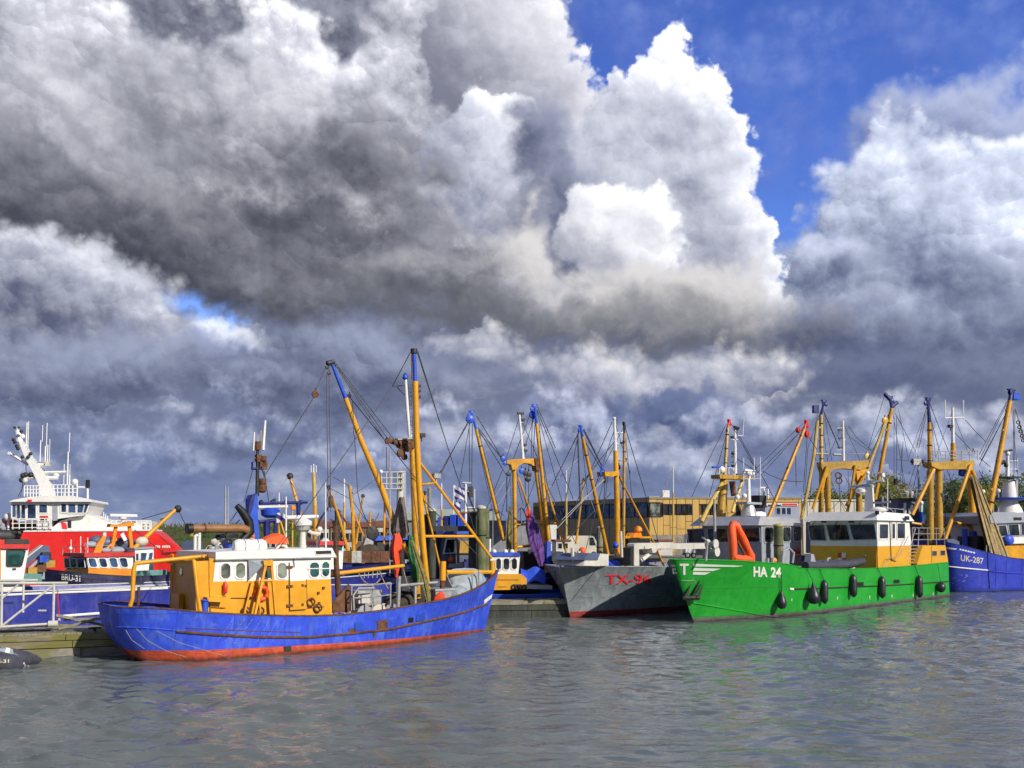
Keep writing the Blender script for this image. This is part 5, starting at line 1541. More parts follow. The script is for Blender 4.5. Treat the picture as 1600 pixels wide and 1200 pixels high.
    t.part('hatch', MB().prism(hp, [q + Vector((-0.05, 0, 0)) for q in hp]), YG, smooth=False)
    for y in (868, 882):
        q = F.S(1349.5, y, a_ - 0.07); t.part('hatch_hinge', MB().box(q - Vector((.05, .14, .05)), q + Vector((.03, .14, .05))), STEEL, smooth=False)
    for i in (0, 1):
        for j in (0, 1):
            x0, y0 = 1308.8 + 6.5 * i, 863.8 + 7.8 * j
            c = [F.S(x, y, a_ - 0.02) for x, y in ((x0, y0 + 7.8), (x0 + 6.5, y0 + 7.8), (x0 + 6.5, y0), (x0, y0))]
            t.part('emblem', MB().prism(c, [q + Vector((-0.02, 0, 0)) for q in c]), REDTRIM if (i + j) % 2 == 0 else WHITE, smooth=False)
    q = F.L(1416, 809.5, lat - 0.35); t.part('deck_light', MB().box(q - Vector((.3, .12, .14)), q + Vector((.3, .02, .14))), DKSTEEL, smooth=False)
    q = F.L(1370, 801, lat - 0.12); t.part('side_light', MB().box(q - Vector((.14, .12, .14)), q + Vector((.14, .06, .14))), DKSTEEL, smooth=False)
    # roof pylon, radars, tv mast
    r0 = 0.6
    pb = [F.S(x, y, s0 + 1.2) for x, y in ((1350.5, 799), (1365, 799), (1362.5, 757), (1351.5, 757))]
    t.part('pylon', MB().prism(pb, [q + Vector((0.5, 0.1, 0)) for q in pb]), WHITE, smooth=False)
    q = F.S(1343, 761, s0 + 1.2); a_, b_ = F.S(1326, 760.5, s0 + 1.2), F.S(1361, 758, s0 + 1.2)
    t.part('radar_bar', MB().tube([a_, b_], 0.10, 8), GREYLT)
    q = F.S(1345, 767, s0 + 1.2); rd = t.part('radar', MB().lathe(q - Vector((0, 0, .2)), (0, 0, 1), [(0.1, 0), (0.36, 0.1), (0.38, 0.32), (0.1, 0.42)], 12), WHITE)
    a_ = F.S(1351, 772, s0 + 1.2); t.part('radar_arm', MB().tube([q - Vector((0, 0, .15)), a_], 0.10, 8), WHITE, rd)
    a_, b_ = F.S(1357, 757, s0 + 1.4), F.S(1356, 741, s0 + 1.4); t.part('pylon_top', MB().tube([a_, b_], [0.14, 0.08], 8), WHITE)
    a_, b_ = F.S(1356, 752.5, s0 + 1.4), F.S(1381, 751, s0 + 1.4); t.part('radar_bar', MB().tube([a_, b_], 0.08, 8), WHITE)
    t.part('dome', MB().ball(F.S(1355.5, 739, s0 + 1.4), 0.16), WHITE)
    lamp(t, F.S(1378, 742, s0 + 1.4), 'search_light', 0.22, WHITE)
    a_, b_ = F.S(1364, 785.5, s0 + 1.0), F.S(1391.5, 784, s0 + 1.0); t.part('radar_bar', MB().tube([a_, b_], 0.075, 8), GREYLT)
    a_, b_ = F.S(1379, 797, s0 + 1.0), F.S(1379, 776, s0 + 1.0); t.part('roof_post', MB().tube([a_, b_], 0.07, 8), GREYLT)
    a_, b_ = F.S(1387, 798, s0 + 2), F.S(1387, 748, s0 + 2); t.part('antenna', MB().tube([a_, b_], 0.035, 5), WHITE)
    q = F.S(1372, 797, s0 + 1.0); t.part('dome', MB().ball(q, (0.6, 0.6, 0.25)), WHITE)
    t.tube('roof_rail', [(1380, 791, 0), (1392, 796, 0), (1396, 800, 0)], 0.04, GREYLT)
    t.railing([Vector((s0 + 0.8, lat + 0.3, zr - 0.02)), Vector((s1 - 0.4, lat + 0.3, zr - 0.1))], 0.35, 1, 0.025, GREYLT, 1.5)
    # stairs up the aft side, gantry rail and aft casing
    for k in range(6):
        q = F.L(1416.5 + 1.5 * (5 - k) * 0.3, 880.5 - k * 5.4, lat); 
        t.part('stair_tread', MB().box(q + Vector((0.2, 0.0, 0)), q + Vector((2.6, 0.9, 0.06))), STEEL, smooth=False)
    for dx in (0, 14):
        t.tube('stair_rail', [(1418 + dx, 878, lat), (1420 + dx, 862, lat), (1430 + dx * .4, 826, lat)], 0.04, STEEL)
    cp = [F.L(x, y, lat - 0.3) for x, y in ((1433, 890), (1433, 880.5), (1441.5, 852.5), (1477, 852), (1481.3, 875), (1481.3, 886))]
    t.part('aft_casing', MB().prism(cp, [Vector((q.x, 2.2, q.z)) for q in cp]), YG, smooth=False)
    t.win_side(lat - 0.303, [(1456.5, 861.3, 1463, 868), (1469.5, 860.5, 1476, 867.3)], STEEL, GLASS, b=0.05, t=0.03)
    t.stay((1455.5, 852.5, lat - .32), (1456, 879, lat - .32), 0.015, OCHRE, name='seam')
    z0 = F.L(1450, 852, -1.6).z
    t.railing([F.L(1426, 852.5, -1.4), F.L(1450, 852, -1.4), F.L(1476, 851.5, -1.4)], (F.L(1450, 825, -1.4).z - z0), 3, 0.03, STEEL, 2.2)
    # fenders hang along the side: ropes go up over the rail
    fend = [(1215.5, 934, 'drop', 0.33, 0.62, 'black teardrop fender hanging under the white letters, nearest the bow'), (1262, 925, 'drop', 0.45, 0.74, 'large black fender with a split side, left of the paired two'), (1283, 924, 'cyl', 0.26, 0.74, 'long black fender close beside the large split one'),
            (1328, 914.5, 'cyl', 0.27, 0.76, 'long black fender left of the first discharge port'), (1373, 917, 'cyl', 0.27, 0.76, 'long black fender between the two discharge ports'), (1431, 916, 'cyl', 0.29, 0.82, 'long black fender below the stairs'), (1463, 917, 'ball', 0.40, 0.44, 'round black ball fender nearest the stern')]
    for px, py, kind, r, hh, lab in fend:
        r *= .9; hh *= .93
        q = t.hit(px, py, r * 0.95)
        f = Thing('fender', lab, 'fender', F, q - Vector((0, 0, hh)), 'fenders hanging on the green hull')
        if kind == 'drop': prof = [(0.03, 0), (r * 0.6, hh * 0.08), (r * 0.95, hh * 0.4), (r, hh * 0.65), (r * 0.8, hh * 1.05), (r * 0.42, hh * 1.5), (r * 0.16, hh * 1.85), (0.05, hh * 2.0)]
        elif kind == 'ball': prof = [(0.03, 0)] + [(r * math.sin(math.pi * k / 8), hh * (1 - math.cos(math.pi * k / 8))) for k in range(1, 8)] + [(0.06, hh * 2.12)]
        else: prof = [(0.04, -0.06), (r * 0.5, 0), (r * 0.95, hh * 0.22), (r, hh * 0.5), (r, hh * 1.5), (r * 0.95, hh * 1.78), (r * 0.5, hh * 2), (0.05, hh * 2.1)]
        ax = Vector((0.10, 0.05, 1))
        f.part('body', MB().lathe(q - ax * hh, ax, prof, 14), RUBBER)
        top = q + ax * hh * 1.02
        i = min(t.st, key=lambda s_: abs(s_[0] - top.x)); railp = Vector((top.x - (0.55 if kind != 'ball' else 0.1), -i[1] - 0.05, i[2] + 0.05))
        if px < 1230: railp = top.lerp(railp, 0.62)
        f.part('rope', MB().tube([top, railp], 0.018, 5), BLACK)
        if kind == 'drop' and px < 1230: f.part('rope', MB().tube([top - Vector((0.02, 0, 0)), railp - Vector((0.3, 0, 0))], 0.012, 5), BLACK)
    # black rib tender resting on the side deck
    q0, q1 = F.L(1262, 886, -2.15), F.L(1347, 878, -2.15)
    b = Thing('tender', 'grey inflatable tender with outboard resting on the green boat rail', 'dinghy', F, F.L(1300, 888, -2.15))
    b.tube('tube', [(1258, 884, -2.4), (1290, 884, -2.45), (1325, 882, -2.4), (1340, 879, -2.1), (1347, 877, -1.8), (1340, 877, -1.5), (1325, 880, -1.3), (1262, 882, -1.25)], 0.27, RIBRUB, 10)
    b.slab('hull', [(1262, 886), (1325, 885), (1342, 880), (1335, 888), (1264, 891)], -2.3, -1.4, WHITEOLD)
    q = F.L(1266, 873, -1.9)
    b.part('outboard', MB().hexa([q + Vector(v) for v in ((-.5, -.25, -.5), (.45, -.25, -.6), (.45, .25, -.6), (-.5, .25, -.5), (-.25, -.2, .3), (.1, -.2, .3), (.1, .2, .3), (-.25, .2, .3))]), GREYLT, smooth=False)
    b.part('outboard_leg', MB().tube([q + Vector((-.1, 0, -.4)), q + Vector((-.4, 0, -1.1))], 0.14, 8), STEEL)
    b.tube('console_grip', [(1292, 880, -1.9), (1293, 873, -1.9), (1297, 872, -1.9)], 0.07, STEEL)
    # orange covered crane on the foredeck: an upright triangular loop
    oc = Thing('davit', 'tall orange covered davit standing on the green foredeck', 'davit', F, F.L(1155, 880, -0.6))
    oc.tube('frame', [(1146, 882, -0.5), (1145, 850, -0.5), (1143.5, 824, -0.5), (1145, 819, -0.5), (1149, 818.5, -0.55)], [0.22, 0.27, 0.24, 0.22, 0.18], ORCLOTH, 12)
    oc.tube('frame', [(1145, 819.5, -0.5), (1150, 821, -0.6), (1155, 830, -.65), (1162, 846, -0.7), (1168, 858, -.75), (1173, 869, -0.8), (1174, 881, -0.8)], [0.18, 0.26, 0.22, 0.28, 0.22, 0.27, 0.22], ORCLOTH, 12)
    oc.tube('frame', [(1144, 872, -0.5), (1158, 874, -0.6), (1174, 874, -0.8)], 0.26, ORCLOTH, 8)
    oc.tube('strut', [(1152, 845, -0.6), (1163, 866, -0.7)], 0.1, RUST, 6)
    # bow gear
    t.tube('bow_post', [(1118, 878, 0.7), (1116, 780, 0.7)], [0.10, 0.07], STEEL, 8)
    for x, y in ((1112, 850), (1114, 862)):
        q = F.L(x, y, -0.9); t.part('winch_head', MB().lathe(q - Vector((0, .3, 0)), (0, 1, 0), [(0.28, 0), (0.28, .08), (.16, .1), (.16, .5), (.28, .52), (.28, .6)], 12), WHITEOLD)
    t.part('bulwark_frame', MB().tube([F.L(1103, 876, -1.5), F.L(1105, 846, -1.5), F.L(1098, 840, -1.5)], 0.07, 6), STEEL)
    for x in (1199, 1207): t.tube('roller', [(x, 881, -2.3), (x, 872, -2.3)], 0.12, STEEL, 8)
    q = F.L(1209, 876, -2.2); t.part('hatch_light', MB().ball(q, 0.2), ORANGE)
    t.tube('hose_reel', [(1222, 880, -1.5), (1224, 862, -1.5), (1232, 856, -1.5), (1240, 864, -1.5), (1238, 880, -1.5)], 0.09, GREYLT)
    return t


GB = green_boat()


# ------------------------------------------------------------------ shared rig for the beam trawlers behind
def derrick(t, foot, top, tip, r, mat, tipmat, head=True, bits=0):
    """foot -> top in mat, top -> tip in tipmat; a head with blocks"""
    r *= 0.80
    t.tube('derrick', [foot, tuple((a + b) / 2 for a, b in zip(foot, top)), top], [r, r, r * 0.85], mat, 10)
    t.tube('derrick_tip', [top, tip], [r * 0.8, r * 0.65], tipmat, 8)
    if head:
        q = t.P(tip)
        dx = (tip[0] - foot[0]); sx = -1 if dx < 0 else 1
        hm = MB()
        for k in (-1, 1): hm.lathe(q + Vector((0, k * r * 0.5 - r * .12, 0)), (0, 1, 0), [(r * .9, 0), (r * 1.15, r * .06), (r * 1.15, r * .2), (r * .9, r * .26)], 10)
        hm.tube([q + Vector((-r * 1.9, 0, r * .9)), q + Vector((0, 0, r * 1.1)), q + Vector((r * 1.9, 0, r * .8))], r * .32, 6)
        hm.tube([q, q + Vector((0, 0, r * 1.2))], r * .5, 6)
        t.part('derrick_head', hm, tipmat)
        block(t, q + Vector((sx * r * 1.5, 0, -r * 1.6)), r * 1.15, tipmat)
    A, B = t.P(foot), t.P(top); dv = (B - A).normalized()
    off = Vector((-r * 1.25, -r * 0.3, 0)) if tip[0] > foot[0] else Vector((r * 1.25, -r * .3, 0))
    t.part('hydraulic_line', MB().tube([A + off, A.lerp(B, .5) + off * 1.05, B + off], 0.022, 5), WIRE)
    for f in (0.12, 0.34, 0.55, 0.78, 0.93):
        c = A.lerp(B, f); t.part('bracket', MB().box(c + off - Vector((.05, .05, .09)), c + off * .4 + Vector((.05, .05, .09))), RUST if int(f * 100) % 2 else mat, smooth=False)
    for k in range(bits):
        f = 0.25 + 0.6 * k / max(bits - 1, 1)
        q = t.P(tuple(a + (b - a) * f for a, b in zip(foot, top))); t.part('clamp', MB().torus(q, Vector(t.P(top)) - Vector(t.P(foot)), r * 1.02, r * 0.3, 10, 5), DKSTEEL)


def stays(t, lst, r=0.029, mat=None):
    for q in lst:
        t.stay(q[0], q[1], r, mat or WIRE, q[2] if len(q) > 2 else 0)


def light_mast(t, foot, top, r, mat, lamps, arms=()):
    t.tube('light_mast', [foot, top], [r, r * 0.7], mat, 8)
    for x, y in lamps: lamp(t, t.P((x, y, foot[2])), 'deck_light', 0.13, BLACK)
    for x0, y0, x1, y1 in arms: t.stay((x0, y0, foot[2]), (x1, y1, foot[2]), 0.03, mat, name='mast_arm')


def simple_hull(t, s0, s1, half, z_rail, mat, deck_mat, bow_left=True, rise=0.9, bulwark=0.6, cap=None, transom=0.85):
    """a hull given in metres, for boats lying mostly behind others"""
    st = []
    for i in range(13):
        f = i / 12                       # 0 bow -> 1 stern
        b = half * min(1, (f / 0.28)) ** 0.55 if f < 0.28 else half * (1 - (1 - transom) * max(0, (f - 0.6) / 0.4) ** 2)
        bw = half * 0.92 * min(1, (f / 0.42)) ** 0.75 if f < 0.42 else half * 0.92
        z = z_rail + rise * max(0, 1 - f / 0.45) ** 1.6 + 0.25 * max(0, (f - 0.6) / 0.4)
        rk = 1.3 * max(0, 1 - f / 0.2)
        x = s0 + (s1 - s0) * f if bow_left else s1 - (s1 - s0) * f
        xw = x + (rk if bow_left else -rk)
        st.append((x, b, z, xw, bw))
    if not bow_left: st = st[::-1]
    return t.hull_from(st, mat, deck_mat, bulwark, 1.3, 0.9, cap)

# ------------------------------------------------------------------ grey wheelhouse boat lying outside the green one
def grey_boat():
    F = GB.F.shifted(2.0, 6.6)
    t = Thing('fishing_boat', 'bare aluminium wheelhouse boat with red tipped derricks behind the green boat', 'fishing boat', F)
    simple_hull(t, 5.0, 29.0, 2.8, 2.3, NAVY, DECK)
    lat = -2.4; far = 2.6
    c = F.L(1190, 850, lat); s0 = c.x; s1 = F.L(1252, 850, lat).x
    zt, zr, zb = F.L(1190, 821, lat).z, F.L(1190, 806.5, lat).z, 1.9
    t.part('wheelhouse', MB().box((s0, lat, zb), (s1, far, zt)), GREYLT, smooth=False)
    rf = MB().prism([Vector((s0 - .7, lat - .15, zt + .003)), Vector((s1 + .2, lat - .15, zt + .003)), Vector((s1 + .2, far + .7, zt + .003)), Vector((s0 - .7, far + .7, zt + .003))],
                    [Vector((s0 - .1, lat + .0, zr)), Vector((s1, lat + .0, zr - .12)), Vector((s1, far + .1, zr - .12)), Vector((s0 - .1, far + .1, zr))])
    t.part('roof', rf, ALU, smooth=False)
    t.win_front(s0, [(1077, 847, 1102, 847, 1100, 826.5, 1075, 828), (1108, 847, 1138, 846.5, 1136, 826, 1106, 826.5), (1143, 846.5, 1157, 846.5, 1155, 825.5, 1141, 825.5), (1163, 846.5, 1187, 846, 1186, 824.8, 1161, 825.5)], GREYLT, GLASS, b=0.07, t=0.05)
    t.win_side(lat, [(1194, 824, 1207.5, 847), (1223, 824, 1234.5, 846), (1239.5, 823.5, 1251, 845)], ALU, GLASS, b=0.09, t=0.05, round_=0.15)
    t.slab('door', [(1210, 878), (1220, 877), (1219.5, 825), (1209.5, 825.5)], lat - .04, lat - .003, ALU)
    q = F.L(1246, 863, lat - .12); 
    lb = Thing('lifebuoy', 'faded red and white lifebuoy on the grey wheelhouse side', 'lifebuoy', F, q - Vector((0, 0, .4)))
    lb.part('ring', MB().torus(q, (0, 1, 0), 0.30, 0.09, 20, 7), REDTRIM)
    for k in range(4):
        a = math.pi * (0.25 + 0.5 * k); lb.part('band', MB().torus(q + Vector((math.cos(a) * .3, 0, math.sin(a) * .3)), Vector((-math.sin(a), 0, math.cos(a))), .095, .02, 10, 5), WHITE)
    # silver funnel mast with radars
    m = 0.0
    q = t.P((1170, 806, m)); h = (t.P((1170, 788, m)) - q).z
    t.part('funnel', MB().lathe(q, (0, 0, 1), [(0.62, 0), (0.52, h * .5), (0.36, h)], 16), ALU)
    t.part('platform', MB().box(t.P((1170, 786.5, m)) - Vector((1.1, .5, .08)), t.P((1170, 786.5, m)) + Vector((1.1, .5, .08))), GREYLT, smooth=False)
    t.tube('light_mast', [(1170, 788, m), (1169.5, 748, m)], [0.18, 0.13], WHITE, 10)
    radar(t, t.P((1171, 748, m)), 2.4, WHITE, 0.55, 0.2)
    t.stay((1160, 748.5, m), (1190, 748, m), 0.05, GREYLT, name='radar_bar'); t.stay((1151, 741, m), (1181, 737, m), 0.07, SLATE, name='radar_bar')
    for x in (1162, 1168, 1177): q = t.P((x, 738 if x != 1177 else 740, m)); t.part('dome', MB().ball(q, 0.13), WHITE)
    for x, y0, y1 in ((1162, 760, 715), (1178.5, 750, 714), (1188, 770, 714)): t.stay((x, y0, m), (x, y1, m), 0.03, WHITE, name='antenna')
    for x, y in ((1152, 777), (1163, 775)): t.part('dome', MB().ball(t.P((x, y, m)), 0.2), WHITE)
    t.slab('roof_locker', [(1182, 806), (1197, 806.5), (1196, 801), (1190, 799), (1182, 799.5)], -0.6, 0.6, WHITE)
    # ochre gantry, red tipped derricks
    g = 2.2
    t.tube('gantry_post', [(1123, 868, g), (1127, 800, g), (1131.5, 748, g)], [0.42, 0.36, 0.32], OCHRE, 10)
    t.slab('gantry_beam', [(1124.5, 741.5), (1162, 743), (1178, 746), (1178, 750), (1125, 747.5)], g - .4, g + .4, OCHRE)
    t.tube('gantry_leg', [(1128, 755, g), (1104.5, 797, g), (1096, 815, g)], 0.16, PALEYEL, 8)
    t.tube('gantry_leg', [(1160, 750, g), (1144, 800, g)], 0.13, PALEYEL, 8); t.tube('gantry_leg', [(1150, 776, g), (1172, 830, g)], 0.13, OCHRE, 8)
    t.railing([t.P((1124, 741, g)), t.P((1146, 742, g))], 0.55, 1, 0.03, WHITE, 0.8)
    derrick(t, (1132.3, 742, g), (1137, 668, g), (1139, 658, g), 0.16, PALEYEL, REDTRIM, bits=3)
    derrick(t, (1200, 810, 0.5), (1256, 672, 0.5), (1259.5, 660, 0.5), 0.21, YELRIG, REDTRIM)
    q = t.P((1261, 678, .5)); t.part('pulley_block', MB().lathe(q - Vector((0, .15, 0)), (0, 1, 0), [(.2, 0), (.32, .05), (.32, .25), (.2, .3)], 10), REDTRIM)
    q = t.P((1247, 672, .5)); t.part('pulley_block', MB().lathe(q - Vector((0, .15, 0)), (0, 1, 0), [(.2, 0), (.25, .05), (.25, .25), (.2, .3)], 10), REDTRIM)
    light_mast(t, (1149, 748, g), (1148.5, 672, g), 0.14, WHITE, [(1144, 683), (1145, 709), (1145, 728)], [(1143, 687, 1153, 687), (1144, 733, 1152, 733), (1148, 680, 1161, 681)])
    radar(t, t.P((1150.5, 676, g)), 1.1, DKSTEEL, 0.35, 0.2); t.stay((1161, 681, g), (1162.5, 655, g), 0.025, WHITE, name='antenna')
    a, b = t.P((1113, 730, g)), t.P((1139, 729, g)); t.part('radar_bar', MB().tube([a, b], 0.085, 8), BLUETRIM)
    t.part('dome', MB().ball(t.P((1127, 734, g)), 0.3), WHITE)
    for y in (706, 714, 722, 756, 764, 772): t.stay((1143, y, g), (1147, y, g), 0.04, DKSTEEL, name='lamp_bracket')
    t.part('net_drum', MB().tube([t.P((1144, 752, g)), t.P((1146, 775, g))], [0.25, 0.2], 8), RUST)
    t.railing([t.P((1187, 779, g)), t.P((1200, 779, g))], 0.9, 1, 0.07, WHITE, 0.9)
    t.part('gear_box', MB().box(t.P((1188, 782, g)) - Vector((.8, .4, .6)), t.P((1188, 782, g)) + Vector((.3, .4, .4))), DKSTEEL, smooth=False)
    stays(t, [((1135, 662, g), (1104, 726, g)), ((1104, 726, g), (1081, 776, g)), ((1137, 672, g), (1108, 776, g)), ((1142, 661, g), (1184, 738, 1)), ((1254, 662, .5), (1176, 737, 0)), ((1250, 675, .5), (1180, 742, 0)), ((1256, 668, .5), (1190, 742, 0)), ((1156, 682, g), (1182, 731, 0)), ((1168, 714, g), (1182, 733, 0)),
              ((1150, 716, g), (1190, 742, 0)), ((1190, 742, 0), (1215, 790, 0)), ((1261, 684, .5), (1255, 770, .5)), ((1262, 680, .5), (1276, 702, .5)), ((1192, 736, 0), (1255, 752, .5), 0.3), ((1243, 700, .5), (1244, 760, .5))])
    return t


grey_boat()
# two yellow-green mooring piles before the wheelhouses
def pile(name, label, F, x, y, top, r, mat, group, bot=-3.0, cap=None, lean=0.0):
    t = Thing(name, label, 'mooring post', Frame((x, y), 0), group=group)
    t.part('timber', MB().tube([(0, 0, bot), (lean * .5, 0, (top + bot) / 2), (lean, 0, top)], [r * 1.1, r, r * .92], 12), mat)
    for z in (top * 0.35, top * 0.75): t.part('band', MB().torus((lean * .7, 0, z), (0, 0, 1), r * 1.02, 0.035, 14, 5), DKSTEEL)
    t.part('cap', MB().lathe((lean, 0, top - 0.02), (0, 0, 1), [(r * 1.05, 0), (r * 1.05, 0.12), (r * .3, 0.22)], 12), cap or mat)
    return t
q = GB.F.world(GB.F.L(1217, 880, 3.4)); z = GB.F.L(1217, 822, 3.4).z
pile('mooring_pile', 'yellow topped timber pile standing before the grey wheelhouse windows', None, q.x, q.y, z, 0.36, PILEM, 'mooring piles', cap=simple('yellow_pile_top', (0.42, 0.36, 0.10), 0.8, 0.3, 4.0))


# ------------------------------------------------------------------ beam trawler behind the green boat: ochre gantry
def gantry_trawler():
    F = Frame.at(1290, 96, 12)
    t = Thing('beam_trawler', 'beam trawler with a wide ochre gantry and dark derrick tips behind the green wheelhouse', 'trawler', F)
    simple_hull(t, -7.0, 16.0, 3.2, 2.4, DKBLUE, DECK)
    g = 0.0
    t.slab('gantry_beam', [(1283, 722), (1302, 721.5), (1340, 720), (1357, 719), (1359, 728), (1352, 731), (1345, 734), (1318, 732), (1303, 733), (1296, 741), (1291, 747), (1284, 730)], g - .45, g + .45, OCHRE)
    t.tube('gantry_post', [(1294.5, 860, g), (1294, 800, g), (1293, 735, g)], [0.32, 0.30, 0.30], OCHRE, 10)
    t.tube('gantry_post', [(1283, 860, .4), (1282.5, 800, .4), (1284, 735, .4)], 0.26, OCHRE, 10)
    t.tube('gantry_post', [(1342.5, 860, g), (1342.5, 795, g), (1341.5, 745, g)], [0.36, 0.34, 0.26], OCHRE, 10)
    t.slab('gantry_bracket', [(1337, 728), (1361.5, 727), (1358, 736), (1346, 748), (1340, 752)], g - .3, g + .3, YELRIG)
    for a, b in (((1292, 729), (1270, 795)), ((1292, 731), (1283, 770)), ((1336.5, 727), (1329, 775)), ((1352, 741), (1322, 790)), ((1329, 775), (1324, 800))): t.tube('gantry_leg', [(*a, g - .6), (*b, g - .6)], 0.15, YELRIG, 8)
    derrick(t, (1283.5, 740, g), (1283, 648, g), (1287, 628, g), 0.22, PALEYEL, DKBLUE, bits=4)
    t.tube('derrick_heel', [(1284, 860, g), (1284, 740, g)], 0.2, OCHRE, 8)
    t.tube('derrick', [(1277, 658, g - .5), (1272, 710, g - .5), (1262, 765, g - .5), (1252, 810, g - .5)], 0.17, PALEYEL, 8)
    q = t.P((1274.5, 641, g - .5)); t.part('derrick_head', MB().box(q - Vector((.3, .2, .3)), q + Vector((.3, .2, .5))), DKBLUE, smooth=False)
    derrick(t, (1365, 792, g), (1393.5, 638, g), (1390, 622, g), 0.25, YELRIG, DKBLUE, bits=2)
    for a, b in (((1393, 636), (1402, 628)), ((1390, 624), (1382, 615))):
        t.stay((*a, g), (*b, g), 0.22, DKBLUE, name='derrick_head')
    t.tube('derrick', [(1357, 730, g - .4), (1372, 690, g - .4), (1384, 656, g - .4)], 0.16, PALEYEL, 8)
    block(t, (1383, 657, g - .4), 0.35, YELRIG)
    light_mast(t, (1318, 720, g), (1317, 657, g), 0.16, WHITE, [(1311, 672), (1317, 672), (1312, 685), (1317, 684), (1311, 699), (1317, 699)], [(1308, 669, 1318, 668), (1308, 703, 1318, 703), (1318, 687, 1321, 687)])
    t.stay((1275, 709, g), (1294, 709.5, g), 0.10, GREYLT, name='radar_bar'); t.stay((1302, 710, g), (1314, 711, g), 0.13, GREYLT, name='radar_bar')
    t.railing([t.P((1322, 719, g)), t.P((1352, 718, g))], 0.65, 1, 0.03, STEEL, 1.2)
    block(t, (1355, 713, g), 0.32, PALEYEL)
    for x, y in ((1310, 743), (1311, 751)): t.part('net_ring', MB().torus(t.P((x, y, g)), (0.3, 1, 0), 0.30, 0.07, 14, 6), RUST)
    stays(t, [((1287, 644, g), (1299, 672, g)), ((1299, 672, g), (1312, 702, g)), ((1288, 644, g), (1312, 700, g)), ((1283, 650, g), (1293, 720, g)), ((1326, 666, g), (1339, 684, g)), ((1339, 684, g), (1361, 703, g)), ((1324, 678, g), (1361, 704, g), 0.2), ((1399, 646, g), (1432, 708, 1)), ((1400, 648, g), (1409, 664, g)),
              ((1397, 650, g), (1397, 750, g)), ((1401, 650, g), (1401, 748, g)), ((1388, 648, g), (1360, 745, g)), ((1382, 618, g), (1357, 700, g)), ((1312, 738, g), (1312, 775, g)), ((1300, 762, g), (1325, 800, g)), ((1405, 780, g), (1411, 690, g)), ((1408, 700, g), (1412, 780, g)), ((1320, 745, g), (1352, 800, g)),
              ((1277, 645, g), (1274, 720, g)), ((1396, 750, g), (1407, 760, g)), ((1272, 690, g), (1265, 790, g))])
    stays(t, [((1283, 640, g), (1262, 700, g)), ((1262, 700, g), (1256, 800, g)), ((1287, 640, g), (1300, 720, g)), ((1317, 660, g), (1292, 720, g)), ((1318, 662, g), (1345, 722, g)), ((1392, 640, g), (1345, 722, g)), ((1391, 645, g), (1352, 728, g)), ((1394, 640, g), (1420, 790, g)), ((1404, 640, g), (1420, 720, g)), ((1365, 735, g), (1380, 800, g)), ((1296, 745, g), (1320, 800, g)), ((1300, 735, g), (1285, 800, g)), ((1340, 750, g), (1300, 795, g)), ((1325, 735, g), (1327, 795, g))], .024)
    t.tube('hook_block', [(1399.5, 748, g), (1399.5, 758, g)], 0.22, DKSTEEL, 8)
    t.slab('wheelhouse', [(1286, 865), (1340, 865), (1340, 815), (1286, 815)], 1.5, 5.0, SLATE)
    return t


gantry_trawler()


